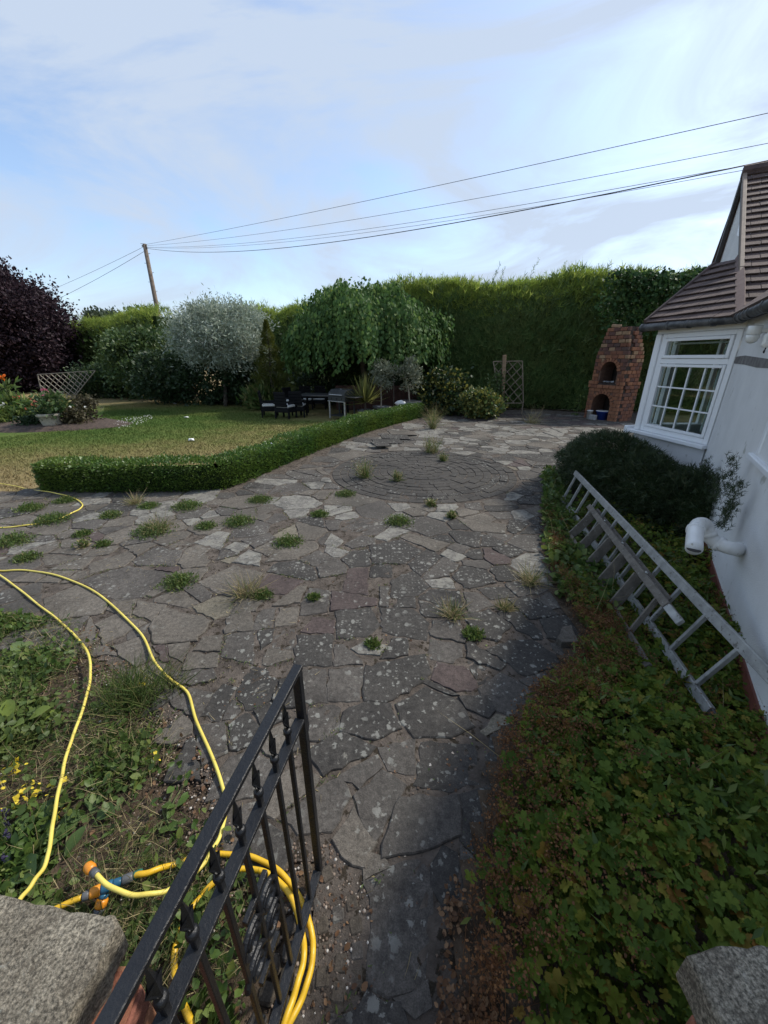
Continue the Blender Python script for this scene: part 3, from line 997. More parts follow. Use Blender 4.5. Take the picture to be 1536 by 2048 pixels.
for i in range(4):
    for j in range(3):
        s0 = gs0 + (gs1 - gs0) * i / 4 + .0095; s1 = gs0 + (gs1 - gs0) * (i + 1) / 4 - .0095
        z0 = gz0 + (gz1 - gz0) * j / 3 + .0095; z1 = gz0 + (gz1 - gz0) * (j + 1) / 3 - .0095
        mb = MB(); WB(mb, s0, s1, z0, z1, -.024, -.018); mb.build('pane', M['glass'], win)
# what shows inside
cur = thing('window_curtain', tuple(HC - WN * .5 + UP * 1.0), 'pale curtain hanging behind the small-paned bay window', 'curtain')
mb = MB()
for k in range(11):
    c = HC + WD * (.08 + .022 * k) - WN * (.16 + .02 * (k % 2)) + UP * 1.62
    mb.cbox(c, (.02, .03, 1.1), [WD, WN, UP], .3)
mb.build('fabric', M['curtain'], cur)
mb = MB(); mb.tube([HC - WN * .17 + UP * 2.19 + WD * .05, HC - WN * .17 + UP * 2.19 + WD * 1.1], .012); mb.build('rail', M['upvc'], cur)

# gutters
def gutter(name, pts, r, parent):
    mb = MB(); mb.tube(pts, r, 10); o = mb.build(name, M['gutter'], parent, True)
    return o
gz = 2.415
gl0 = HC + WN * .13 + WD * 1.46 + UP * gz; gl1 = HC + WN * .13 - WD * .03 + UP * gz
gn = HC + NN * .12 + ND * .02 + UP * gz; gend = HN + NN * .12 + UP * gz
gut = gutter('gutter', [gl0, gl1], .05, house)
for f in (.02, .33, .55, .78):
    p = gl0 + (gl1 - gl0) * f
    mb = MB(); mb.tube([p - WD * .02, p + WD * .02], .058, 10); mb.build('gutter_bracket', M['gutter'], gut, True)
gut2 = gutter('gutter', [gl1 + (gn - gl1) * .02 - WD * .01, gl1 + (gn - gl1) * .5 - ND * .08 - WD * .03, gn - ND * .35, gend], .053, house)
for d_ in (.2, .42, .62, .82, 1.4):
    p = gn - ND * (d_ + .2)
    mb = MB(); mb.tube([p - ND * .025, p + ND * .025], .062, 10); mb.build('gutter_bracket', M['gutter'], gut2, True)

# roofs: backing slab + tiles laid course by course, clipped to the slope's outline
def tiled(poly3, nrm, course, m_list, tile_w, gauge, parent, name, th=.016, jitter=.006):
    """poly3: planar outline; course: direction of the courses"""
    nrm = nrm / np.linalg.norm(nrm)
    ex = course / np.linalg.norm(course); ey = np.cross(nrm, ex)
    if ey[2] < 0: ey = -ey
    O = np.asarray(poly3[0])
    roof = MB().slab([np.asarray(p) - nrm * .03 for p in (poly3 if np.dot(np.cross(poly3[1]-poly3[0], poly3[2]-poly3[1]), nrm) > 0 else poly3[::-1])], nrm, .06).build(name, M['barge'], parent)
    P2 = np.array([((p - O) @ ex, (p - O) @ ey) for p in poly3])
    lo, hi = P2.min(0), P2.max(0)
    ins_poly = convex(P2)
    ny = int((hi[1] - lo[1]) / gauge) + 1
    for j in range(ny):
        y0 = lo[1] + j * gauge; yc = y0 + gauge * .5
        off = (j % 2) * tile_w / 2 + random.uniform(-.01, .01)
        nx = int((hi[0] - lo[0]) / tile_w) + 2
        for i in range(-1, nx):
            x0 = lo[0] + i * tile_w + off; x1 = x0 + tile_w - .006
            q = np.array([(x0, y0), (x1, y0), (x1, y0 + gauge * 1.12), (x0, y0 + gauge * 1.12)])
            for a, b in zip(ins_poly, np.roll(ins_poly, -1, 0)):
                e = b - a; L_ = np.linalg.norm(e)
                if L_ < 1e-6: continue
                n = np.array([e[1], -e[0]]) / L_
                q = clip(q, n, n @ a + .012)
                if q is None: break
            if q is None or abs(area(q)) < .0012: continue
            lift = random.uniform(-jitter, jitter) * .4
            def h(y): return .030 - .026 * (y - y0) / gauge + lift
            A = [O + ex * p[0] + ey * p[1] + nrm * h(p[1]) for p in q]
            B = [a_ - nrm * th for a_ in A]
            n_ = len(A)
            Fc = [tuple(range(n_)), tuple(range(2 * n_ - 1, n_ - 1, -1))] + [(k, n_ + k, n_ + (k + 1) % n_, (k + 1) % n_) for k in range(n_)]
            MB().add(A + B, Fc).build('roof_tile', random.choice(m_list), roof)
    return roof
tm = [M['roof_tile'], M['roof_tile'], M['roof_tile_b']]
pit = R(38)
n_bay = unit(WN * math.sin(pit) + UP * math.cos(pit))
E0 = HC + WN * .15 + UP * 2.455
def RB(u, v): return RP(u, v, E0, n_bay)
bay_poly = [RB(1291, 645), RB(1470, 634), RB(1472, 560), RB(1470, 521), RB(1430, 529)]
tiled(bay_poly, n_bay, WD, tm, .27, .155, house, 'bay_roof')
# flat tiles along the abutment
strip = [RB(1471, 634), RB(1490, 612), RB(1491, 560), RB(1486, 499), RB(1471, 520)]
MB().slab([p + n_bay * .02 for p in strip], n_bay, .03).build('abutment_strip', M['lead'], house)
# hip cap along the left edge
mb = MB(); mb.tube([RB(1291, 645) + n_bay * .01, RB(1430, 529) + n_bay * .01], .035, 6); mb.build('hip', M['roof_tile_b'], house)
# far side of the bay roof
hipa, hipb = RB(1291, 645), RB(1430, 529)
MB().add([hipa, hipb, hipb + np.array([1.6, .5, -.1]), np.array([5.3, 7.4, 2.42])], [(0, 3, 2, 1)]).build('bay_roof_back', M['roof_tile_b'], house)

# gable above, in a plane turned 30 degrees
GD = np.array([math.sin(R(30)), math.cos(R(30)), 0]); GN = np.array([-math.cos(R(30)), math.sin(R(30)), 0])
V0 = np.array([4.45, 5.30, 2.55])
def RG(u, v, off=0.0): return RP(u, v, V0 + GN * off, GN)
apex = RG(1497, 346); foot = RG(1490, 614); farf = RG(1438, 530)
gab = [RG(1489, 640), apex, farf, RG(1438, 640)]
MB().slab(gab, GN, .15).build('gable', M['render_white'], house)
mb = MB(); mb.beam(apex + GN * .05 + UP * .05, farf + GN * .05 + (farf - apex) * .05, .05, .13); mb.build('barge_board', M['barge'], house)
mb = MB(); mb.beam(apex + GN * .05 + UP * .02, foot + GN * .05 , .05, .05); mb.build('barge_board', plain('oak_trim', (.16, .12, .09), (.24, .18, .14), 9, .7), house)
# vent on the gable
mb = MB(); mb.slab([RG(1473, 470, .02), RG(1480, 442, .02), RG(1491, 440, .02), RG(1486, 478, .02)], GN, .04); mb.build('wall_vent', M['upvc'], house)
# main slope that faces us
CD = np.array([math.cos(R(30)), -math.sin(R(30)), 0])
vdir = unit(apex - foot)
n_main = np.cross(CD, vdir); n_main = n_main / np.linalg.norm(n_main)
if n_main[2] < 0: n_main = -n_main
mp0 = foot + GN * .06 - vdir * .02; mp1 = apex + GN * .06
tiled([mp0, mp0 + CD * 1.15, mp1 + CD * 1.15, mp1], n_main, CD, tm, .2, .168, house, 'main_roof')
mb = MB(); mb.slab([mp0 + CD * 1.16, mp0 + CD * 5.2, mp1 + CD * 5.2, mp1 + CD * 1.16], n_main, .06); mb.build('main_roof_rear', M['roof_tile'], house)
mb = MB(); mb.tube([mp1 + UP * .02 - CD * .02, mp1 + CD * 5.2 + UP * .02], .09, 8); mb.build('ridge', M['roof_tile_b'], house)
# back slope of the main roof
bd = np.array([GD[0], GD[1], -1.2]) * 1.6
MB().add([mp1, mp1 + CD * 5.2, mp1 + CD * 5.2 + bd, mp1 + bd], [(0, 1, 2, 3)]).build('back_roof', M['roof_tile_b'], house)
# roof over the long wall, rising away from the patio
n_low = unit(NN * math.sin(R(42)) + UP * math.cos(R(42)))
e0 = HC + NN * .18 + UP * 2.46 + ND * .05; e1 = HN + NN * .18 + UP * 2.46 - ND * .2
upd = unit(-NN * math.cos(R(42)) + UP * math.sin(R(42)))
MB().slab([e0, e1, e1 + upd * 3.2, e0 + upd * .35], n_low, .08).build('long_roof', M['roof_tile'], house)
MB().add([e1 + upd * 3.2, e1, np.array([3.9, -2.4, 2.46]), np.array([6.2, -1.5, 4.4])], [(0, 1, 2, 3)]).build('end_roof', M['roof_tile_b'], house)

# near window sill and frame end at the right edge of the long wall
w2 = thing('side_window', tuple(WL(1530, 915)), 'white sill and frame corner of a second window at the right edge', 'window')
p = WL(1506, 906); q = p - ND * 1.0
mb = MB(); mb.cbox((p + q) / 2 - NN * .01 + UP * -.02, (1.0, .09, .045), [ND, NN, UP], .15); mb.build('sill', M['upvc'], w2)
mb = MB(); mb.cbox(p - ND * .14 - NN * .02 + UP * .52, (.07, .06, 1.0), [ND, NN, UP], .15); mb.build('frame', M['upvc'], w2)
# security light under the eave
sl = thing('security_light', tuple(WL(1506, 665)), 'round white security light under the gutter by the bay window', 'lamp')
M['lamp_white'] = plain('lamp_white', (.70, .70, .66), (.78, .78, .74), 4, .3)
p = WL(1507, 668, .09)
mb = MB(); mb.lathe([(.001, .07), (.052, .07), (.056, .062), (.056, -.0), (.052, -.005)], p, 20); mb.build('housing', M['lamp_white'], sl, True)
mb = MB(); mb.lathe([(.050, -.006), (.052, -.03), (.044, -.06), (.024, -.078), (.001, -.083)], p, 20); mb.build('diffuser', M['lamp_white'], sl, True)
mb = MB(); mb.beam(p - NN * .1 + UP * .03, p - NN * .03 + UP * .03, .05, .04); mb.build('bracket', M['lamp_white'], sl)
ns = thing('wall_box', tuple(WL(1533, 668)), 'small white sensor box with wire at the upper right edge', 'sensor')
p = WL(1538, 680, .05)
mb = MB(); mb.cbox(p, (.07, .08, .12), [ND, NN, UP], .25); mb.build('case', M['lamp_white'], ns)
mb = MB(); mb.tube(catmull([p - UP * .06, p - UP * .09 + NN * .01, p - UP * .10 + ND * .02, p - UP * .06 + ND * .03]), .004, 5); mb.build('wire', M['barge'], ns)

# ------------------------------------------------------------------ white waste pipe
M['pipe'] = plain('pipe', (.62, .62, .60), (.72, .72, .70), 6, .4, .1, 30, speck=((.35, .33, .28), 18, .68))
pp = thing('waste_pipe', tuple(WL(1485, 1100)), 'white plastic elbow pipe sticking out of the house wall above the ladder', 'pipe')
w0 = WL(1487, 1098, -.05); w1 = WL(1468, 1098, .07); w2_ = WL(1438, 1088, .15); w3 = WL(1418, 1072, .22); w4 = WL(1408, 1052, .27); w5 = WL(1396, 1050, .33); w6 = WL(1390, 1068, .36); w7 = WL(1388, 1098, .37)
path = catmull([w0, w1, w2_, w3, w4 + UP * .01, w5, w6, w7], 6)
mb = MB(); mb.tube(path, .049, 16); pb = mb.build('elbow', M['pipe'], pp, True)
def collar(i, w=.035, r=.057):
    i = min(i, len(path) - 2)
    a, b = path[i], path[i + 1]; d = unit(b - a)
    mb = MB(); mb.tube([a - d * w / 2, a + d * w / 2], r, 16); mb.build('collar', M['pipe'], pp, True)
for i in (3, 12, 19, 34): collar(i)
mb = MB(); mb.tube([w7, w7 - UP * .006], .040, 14); mb.build('dark_mouth_disc', M['barge'], pp)  # dark disc standing in for the shaded hollow of the pipe

# ------------------------------------------------------------------ ladders
M['alu'] = plain('alu', (.28, .28, .27), (.42, .42, .40), 14, .48, .4, 90, metal=.5, speck=((.18, .17, .155), 24, .60))
M['old_wood'] = plain('old_wood', (.10, .088, .072), (.17, .15, .125), 16, .85, .9, 70, speck=((.28, .26, .23), 40, .64))
lad = thing('aluminium_ladder', tuple(G(1300, 1290)), 'long aluminium ladder lying on its edge along the house wall', 'ladder')
l0 = G(1425, 1432, .12); l1 = G(1123, 994, .12)
u0 = PY(1538, 1350, l0[1] - .06); u1 = PY(1150, 945, l1[1])
axis = unit(l1 - l0)
side = unit(np.cross(axis, u1 - l1))
def channel(mb, a, b, updir):
    mb.beam(a, b, .022, .062, updir)
wdir_ = unit(u1 - l1)
mb = MB(); channel(mb, l0, l1, wdir_); lo_r = mb.build('rail', M['alu'], lad)
mb = MB(); mb.beam(u0 - axis * .12, u1, .026, .066, wdir_); up_r = mb.build('rail', M['alu'], lad)
for o_, a, b in ((lo_r, l0, l1), (up_r, u0, u1)):
    mb = MB(); mb.beam(a + side * .014 + wdir_ * .026, b + side * .014 + wdir_ * .026, .012, .008, wdir_); mb.build('flange', M['alu'], o_)
nr_ = 12
for i in range(nr_):
    t = (.055 + i * .0835)
    a = l0 + (l1 - l0) * t; b = u0 + (u1 - u0) * t
    d = unit(b - a)
    mb = MB(); mb.beam(a + d * .02, b - d * .02, .03, .022, axis); mb.build('rung', M['alu'], lad)
mb = MB(); mb.beam(l0 - axis * .05, l0 + axis * .03, .03, .07, wdir_); mb.build('rubber_foot', M['barge'], lad)

st = thing('wooden_stepladder', tuple(G(1230, 1190)), 'old grey wooden stepladder folded on its side against the aluminium ladder', 'ladder')
s0 = G(1262, 1277, .10); s1 = G(1138, 1068, .10)
t0_ = PY(1326, 1203, s0[1] + .02); t1_ = PY(1186, 1022, s1[1])
sax = unit(s1 - s0); sw = unit(t1_ - s1); ssd = unit(np.cross(sax, sw))
if ssd[0] > 0: ssd = -ssd
def sbeam(name, a, b, w, h, up):
    mb = MB(); mb.beam(a, b, w, h, up); return mb.build(name, M['old_wood'], st)
sbeam('rail', s0 - sax * .28, s1 + sax * .02, .026, .055, sw)
sbeam('rail', t0_ - sax * .05, t1_ + sax * .16, .026, .055, sw)
rs = -ssd * .055
sbeam('rear_rail', s0 + rs - sax * .1, s1 + rs, .022, .04, sw)
sbeam('rear_rail', t0_ + rs - sax * .16, t1_ + rs + sax * .20, .022, .04, sw)
sbeam('rear_rail', t0_ + rs * 1.6 + sw * .03 + sax * .08, t1_ + rs * 1.6 + sw * .03 + sax * .14, .014, .03, sw)
for i in range(6):
    f = .03 + i * .187
    a = s0 + (s1 - s0) * f; b = t0_ + (t1_ - t0_) * f
    sbeam('tread', a + sw * .02, b - sw * .02, .095 if i else .04, .018, sax)
mb = MB(); mb.beam(t0_ - sax * .06, t0_ - sax * .24, .03, .05, sw); mb.build('metal_end', M['alu'], st)
for i in range(3):
    p = t0_ + (t1_ - t0_) * (.2 + .3 * i) + sw * .03
    mb = MB(); mb.tube([p, p + sw * .012], .012, 8); mb.build('hinge_pin', M['alu'], st)

# ------------------------------------------------------------------ brick barbecue
brick_cols = [((.21, .088, .044), (.28, .13, .07)), ((.15, .060, .034), (.215, .092, .053)), ((.085, .042, .034), (.13, .065, .048)), ((.24, .15, .085), (.30, .195, .115)), ((.06, .036, .031), (.095, .057, .047))]
BR = [plain('barbecue_brick', a, b, 7, .9, .8, 50, speck=((.32, .27, .22), 16, .73)) for a, b in brick_cols]
M['brick_mortar'] = plain('brick_mortar', (.09, .05, .035), (.15, .09, .065), 9, .95, 1, 60)
M['oven_dark'] = plain('oven_dark', (.020, .016, .014), (.05, .035, .028), 5, .95)  # dark brown of the body behind the bricks and inside the arches
BF = np.array([7.72, 12.92, 0.0]); BL = np.array([7.20, 14.0, 0.0])
bx_ = unit(BF - BL)                      # along the front, towards us
by_ = np.array([-bx_[1], bx_[0], 0])     # into the body
if by_[0] < 0: by_ = -by_
BWID = np.linalg.norm(BF - BL); BDEP = .85
bbq = thing('brick_barbecue', tuple((BF + BL) / 2), 'tall stepped red brick garden oven with two arched openings', 'barbecue')
def BP(x, y, z): return BL + bx_ * x + by_ * y + UP * z
BZ, BM, BT = 1.16, 2.25, 2.93
CH = .1165
A1 = (BWID * .47, .33, .54)      # lower arch: centre, radius, springing height
A2 = (BWID * .50, .29, 1.24 + .36)   # upper arch
def arch_panel(mb, x0, x1, z0, z1, cx, r, zs, y):
    prof = [(cx - r, z0)] + [(cx + r * math.cos(math.pi - math.pi * k / 14), zs + r * math.sin(math.pi * k / 14)) for k in range(15)] + [(cx + r, z0)]
    outer = []
    for (px_, pz_) in prof:
        if pz_ <= zs + 1e-6: outer.append((x0 if px_ < cx else x1, pz_))
        else:
            dx_, dz_ = px_ - cx, pz_ - zs
            k = min([(z1 - zs) / dz_] + ([((x1 if dx_ > 0 else x0) - cx) / dx_] if abs(dx_) > 1e-6 else []))
            outer.append((cx + dx_ * k, zs + dz_ * k))
    # include the outer corners
    V = [BP(a, y, b) for a, b in prof] + [BP(a, y, b) for a, b in outer]
    n = len(prof); Fc = [(i, i + 1, n + i + 1, n + i) for i in range(n - 1)]
    mb.add(V, Fc)
    mb.add([BP(x0, y, z1), outer and BP(*[outer[1][0]], y, outer[1][1])] if False else [BP(x0, y, z1), BP(cx, y, z1), BP(cx, y, z1 - 1e-4)], [(0, 1, 2)])
    # reveal
    V = [BP(a, y, b) for a, b in prof] + [BP(a, y + .62, b) for a, b in prof]
    mb.add(V, [(i, n + i, n + i + 1, i + 1) for i in range(n - 1)])
core = MB()
arch_panel(core, 0.01, BWID - .01, 0, BZ, A1[0], A1[1], A1[2], .012)
arch_panel(core, 0.04, BWID - .04, BZ, BM, A2[0], A2[1], A2[2], .032)
core.build('core', M['brick_mortar'], bbq)
def inset(z):                     # stepped shoulders
    if z < BZ: return 0.0
    if z < 1.95: return .03
    return .03 + .026 * int((z - 1.95) / CH)
cs = MB()
for z0, z1 in ((0, BZ), (BZ, 1.95)):
    i_ = inset(z0 + .01)
    cs.box(BP(BWID - i_ - .05, BDEP / 2, (z0 + z1) / 2), (.07, BDEP - .06, z1 - z0), [bx_, by_, UP])
    cs.box(BP(i_ + .05, BDEP / 2, (z0 + z1) / 2), (.07, BDEP - .06, z1 - z0), [bx_, by_, UP])
    cs.box(BP(BWID / 2, BDEP - .06, (z0 + z1) / 2), (BWID - .05 - 2 * i_, .08, z1 - z0), [bx_, by_, UP])
zz_ = 1.95
while zz_ < BT - .02:
    i_ = inset(zz_ + .01); h_ = min(CH, BT - zz_)
    cs.box(BP(BWID / 2, BDEP / 2, zz_ + h_ / 2), (BWID - 2 * i_ - .10, BDEP - .6 * i_ - .14, h_), [bx_, by_, UP]); zz_ += CH
cs.box(BP(BWID / 2, BDEP / 2, BZ - .0), (BWID - .03, BDEP - .03, .10), [bx_, by_, UP])
cs.build('body', M['oven_dark'], bbq)
brick_me = {}
def brick_obj(L_, H_, mat_i):
    k = (round(L_, 2), round(H_, 3), mat_i)
    if k not in brick_me:
        mb = MB(); mb.cbox((0, 0, 0), (k[0] - .014, .10, k[1] - .014), None, .06)
        me = bpy.data.meshes.new('brick'); me.from_pydata(mb.V, [], mb.Fc); me.materials.append(BR[mat_i]); me.update()
        brick_me[k] = me
    return brick_me[k]
def place_brick(me, c, ax0, ax1, tilt=0.0):
    o = link('brick', me, bbq)
    ux = np.cross(ax0, ax1); 
    Mx = Matrix(((ax0[0], ax1[0], ux[0]), (ax0[1], ax1[1], ux[1]), (ax0[2], ax1[2], ux[2])))
    o.rotation_euler = Mx.to_euler()
    o.location = tuple(c - ORG[bbq.name])
def pick(z):
    if z < 1.3: return random.choice([0, 0, 0, 1, 0])
    if z < 1.9: return random.choice([0, 1, 1, 2])
    return random.choice([2, 1, 4, 3, 2, 1, 0, 3])
def clear_of_arch(x, z, half):
    for cx, r, zs in (A1, A2):
        z0 = 0 if cx == A1[0] and r == A1[1] else BZ + .08
        rr_ = r + .085
        if z > zs:
            if math.hypot(x - cx, z - zs) < rr_ + half * .55: return False
        elif z > z0 - .02 and abs(x - cx) < r + half * .98: return False
    return True
nz_ = int(BT / CH)
for j in range(nz_):
    z = (j + .5) * CH
    i_ = inset(z)
    if abs(z - BZ) < CH * .55: i_ = -.035      # projecting shelf course
    L0, L1 = i_, BWID - i_
    bl = .225
    x = L0 - (bl / 2 if j % 2 else 0)
    while x < L1 - .01:
        a, b = max(x, L0), min(x + bl, L1)
        x += bl
        if b - a < .05: continue
        # trim into half bricks beside the arches
        for (p_, q_) in (((a, b),) if clear_of_arch((a + b) / 2, z, (b - a) / 2) else ((a, (a + b) / 2), ((a + b) / 2, b))):
            if q_ - p_ < .04 or not clear_of_arch((p_ + q_) / 2, z, (q_ - p_) / 2): continue
            place_brick(brick_obj(q_ - p_, CH, pick(z)), BP((p_ + q_) / 2, (i_ * .3 + .05 if i_ > 0 else i_ + .046) + random.gauss(0, .003), z), bx_, by_)
    # right-hand side
    y = (.0 if j % 2 else bl / 2) + max(i_, 0) + .1
    while y < BDEP - max(i_, 0) - .05:
        b = min(y + bl, BDEP - max(i_, 0))
        if b - y > .05:
            place_brick(brick_obj(b - y, CH, pick(z) if z > 1.2 else random.choice([2, 1, 1])), BP(BWID - i_ - .046 + random.gauss(0, .003), (y + b) / 2, z), by_, -bx_)
        y += bl
for cx, r, zs in (A1, A2):
    for k in range(11):
        a = math.pi * (k + .5) / 11
        c = BP(cx + (r + .055) * math.cos(a), .03, zs + (r + .055) * math.sin(a))
        rad_ = bx_ * math.cos(a) + UP * math.sin(a)
        tang = -bx_ * math.sin(a) + UP * math.cos(a)
        me = brick_obj(.115, .095, random.choice([0, 0, 1]))
        o = link('brick', me, bbq)
        ax0, ax1 = rad_, by_; ux = np.cross(ax0, ax1)
        o.rotation_euler = Matrix(((ax0[0], ax1[0], ux[0]), (ax0[1], ax1[1], ux[1]), (ax0[2], ax1[2], ux[2]))).to_euler()
        o.location = tuple(c - ORG[bbq.name])
loose = MB(); loose.cbox((0, 0, 0), (.30, .12, .10), None, .2)
lb = loose.build('loose_brick', BR[3]); tag(lb, 'loose pale brick lying on top of the brick oven', 'brick')
lb.location = tuple(BP(.45, .15, BT + .03)); lb.rotation_euler = (0, .12, math.atan2(bx_[1], bx_[0]) + .1)
# things in the lower arch
M['blue'] = plain('blue_plastic', (.012, .035, .22), (.018, .05, .28), 5, .35)
M['offwhite'] = plain('offwhite', (.50, .51, .50), (.60, .60, .58), 6, .5, .2, 40)
M['block'] = plain('concrete_block', (.26, .26, .26), (.34, .34, .34), 12, .9, .8, 80)
bu = thing('blue_tub', tuple(BP(A1[0] + .1, .05, 0)), 'blue plastic tub inside the lower arch of the brick oven', 'tub')
mb = MB()
c = BP(A1[0] + .10, .06, .02)
mb.lathe([(.15, 0), (.19, .26), (.215, .265), (.215, .285), (.195, .285), (.155, .02), (.001, .02)], c, 20); mb.build('body', M['blue'], bu, True)
mb = MB(); mb.lathe([(.196, .29), (.222, .29), (.222, .30), (.196, .30)], c, 20); mb.build('rim', M['offwhite'], bu, True)
wt = MB(); c = BP(A1[0] - .24, -.14, .01)
wt.lathe([(.085, 0), (.095, .27), (.10, .27), (.10, .30), (.085, .30), (.075, .03), (.001, .03)], c, 16)
tag(wt.build('white_bucket', M['offwhite'], None, True), 'small white bucket standing left of the blue tub', 'bucket')
bk = MB(); bk.cbox(BP(A1[0] - .02, -.24, .10), (.24, .11, .17), [bx_, by_, UP], .08)
tag(bk.build('grey_block', M['block']), 'grey concrete block in front of the blue tub', 'block')
foil = MB()
for k in range(5): foil.blob(BP(A2[0] - .16 + .08 * k, .12, BZ + .10), .05, 1, .5, k, (1, 1, .6))
tag(foil.build('crumpled_foil', plain('foil', (.5, .52, .55), (.7, .72, .75), 20, .3, .5, 60, metal=.6)), 'crumpled silver foil inside the upper arch of the oven', 'foil')
# ------------------------------------------------------------------ gate
M['black_iron'] = plain('black_iron', (.006, .0065, .008), (.011, .012, .014), 10, .36, .35, 80, spec=.4, speck=((.03, .03, .03), 90, .72))
def GX(Y): return -.262 + .1937 * (Y - .878)
GA = np.array([GX(.878), .878, 0]); GB = np.array([GX(.205), .205, 0])
gd = unit(GB - GA); gn_ = np.array([-gd[1], gd[0], 0])
gate = thing('iron_gate', tuple(GB), 'black iron garden gate with spear-topped bars standing open', 'gate')
ZT, ZM, ZB = 1.135, .945, .11
def gbox(name, a, b, w, h, parent=gate, up=(0, 0, 1)):
    mb = MB(); mb.beam(a, b, w, h, up); return mb.build(name, M['black_iron'], parent)
gbox('top_rail', GA + UP * ZT - gd * .014, GB + UP * ZT + gd * .014, .029, .016)
gbox('middle_rail', GA + UP * ZM + gd * .015, GB + UP * ZM - gd * .015, .032, .012)
gbox('bottom_rail', GA + UP * ZB + gd * .015, GB + UP * ZB - gd * .015, .032, .012)
for P_ in (GA, GB): gbox('stile', P_ + UP * (ZB - .03), P_ + UP * (ZT - .009), .026, .026, up=gd)
for Yb in (.783, .702, .616, .533, .450, .366, .286):
    p = np.array([GX(Yb), Yb, 0])
    bar = gbox('bar', p + UP * (ZB + .006), p + UP * 1.005, .0135, .0135, up=gd)
    mb = MB(); mb.lathe([(.008, 0), (.0125, .006), (.0125, .016), (.008, .022)], p + UP * .985, 10); mb.build('collar', M['black_iron'], bar, True)
    mb = MB()
    # forged leaf-shaped spear: two barbs and a long point, with a raised ridge
    prof = [(-.010, 0), (-.008, .012), (-.019, .045), (-.012, .040), (-.0085, .062), (0, .112), (.0085, .062), (.012, .040), (.019, .045), (.008, .012), (.010, 0)]
    z0 = 1.008
    ctr = p + UP * (z0 + .05)
    V = [p + gd * a + UP * (z0 + b) for a, b in prof]
    n = len(V)
    V2 = [p + gn_ * .008 + UP * (z0 + .004), p + gn_ * .008 + UP * (z0 + .06), p - gn_ * .008 + UP * (z0 + .004), p - gn_ * .008 + UP * (z0 + .06)]
    Fc = []
    for i in range(n - 1):
        mid = n + (0 if prof[i][1] + prof[i + 1][1] < .05 else 1)
        Fc += [(i, i + 1, mid), (i + 1, i, mid + 2)]
    Fc += [(3, 2, n), (3, n, n + 1), (7, n + 1, n), (7, n, 8), (2, 3, n + 2), (3, n + 3, n + 2), (7, n + 2, n + 3), (7, 8, n + 2), (n - 1, 0, n), (0, n - 1, n + 2)]
    mb.add(V + V2, Fc); mb.build('spear', M['black_iron'], bar)
# scrolls in the middle panel
def scroll(cY, cz, r, flip):
    c = np.array([GX(cY), cY, cz]); pts = []
    for k in range(30):
        a = k / 29 * math.pi * 3.1
        rr = r * (1 - .72 * k / 29)
        pts.append(c + gd * (rr * math.cos(a) * flip) + UP * rr * math.sin(a))
    mb = MB()
    mb.tube(pts, .0085, 8)
    mb.build('scroll', M['black_iron'], gate)
for cz, s_ in ((.62, 1), (.50, -1)):
    scroll(.575, cz, .052, s_); scroll(.49, cz, .052, -s_)
for zc in (.40, .72):
    gbox('scroll_band', np.array([GX(.585), .585, zc]), np.array([GX(.48), .48, zc]), .014, .02)
for zz in (.30, .90):
    mb = MB(); p = GB + gd * .03 + UP * zz
    mb.tube([p - UP * .03, p + UP * .03], .014, 10); mb.beam(GB + UP * zz, p, .012, .03); mb.beam(p, p + np.array([-.055, -.02, 0]), .012, .03)
    mb.build('hinge', M['black_iron'], gate)

# ------------------------------------------------------------------ gate pillars
M['pillar_brick'] = [plain('pillar_brick', a, b, 8, .9, .7, 60) for a, b in (((.22, .075, .04), (.30, .12, .07)), ((.26, .11, .055), (.34, .16, .09)), ((.17, .06, .04), (.24, .09, .06)))]
def cap_mat():
    m, N, L, B = new_mat('cap_stone')
    pos = position(N)
    n1 = noise_node(N, L, 6, 5, .65, pos); r1 = ramp(N, [(.34, (.145, .126, .096)), (.66, (.25, .225, .175))]); L.new(n1.outputs['Fac'], r1.inputs['Fac'])
    n2 = noise_node(N, L, 190, 4, .75, pos); r2 = ramp(N, [(.36, .30), (.5, 1.0), (.64, 1.9)]); L.new(n2.outputs['Fac'], r2.inputs['Fac'])
    col = mixn(N, L, 1.0, r1.outputs['Color'], r2.outputs['Color'], 'MULTIPLY')
    n3 = noise_node(N, L, 34, 6, .8, pos, .5); r3 = ramp(N, [(.52, 0.0), (.62, .75)]); L.new(n3.outputs['Fac'], r3.inputs['Fac'])
    col = mixn(N, L, r3.outputs['Color'], col, (.085, .072, .055))
    n4 = noise_node(N, L, 24, 5, .7, pos); r4 = ramp(N, [(.62, 0.0), (.68, .6)]); L.new(n4.outputs['Fac'], r4.inputs['Fac'])
    col = mixn(N, L, r4.outputs['Color'], col, (.36, .36, .32))
    L.new(col, B.inputs['Base Color']); B.inputs['Roughness'].default_value = .95; B.inputs['Specular IOR Level'].default_value = .2
    b = N.new('ShaderNodeBump'); b.inputs['Strength'].default_value = 1; b.inputs['Distance'].default_value = .006
    nb = noise_node(N, L, 130, 6, .75, pos); L.new(nb.outputs['Fac'], b.inputs['Height']); L.new(b.outputs['Normal'], B.inputs['Normal'])
    return m
M['cap'] = cap_mat()
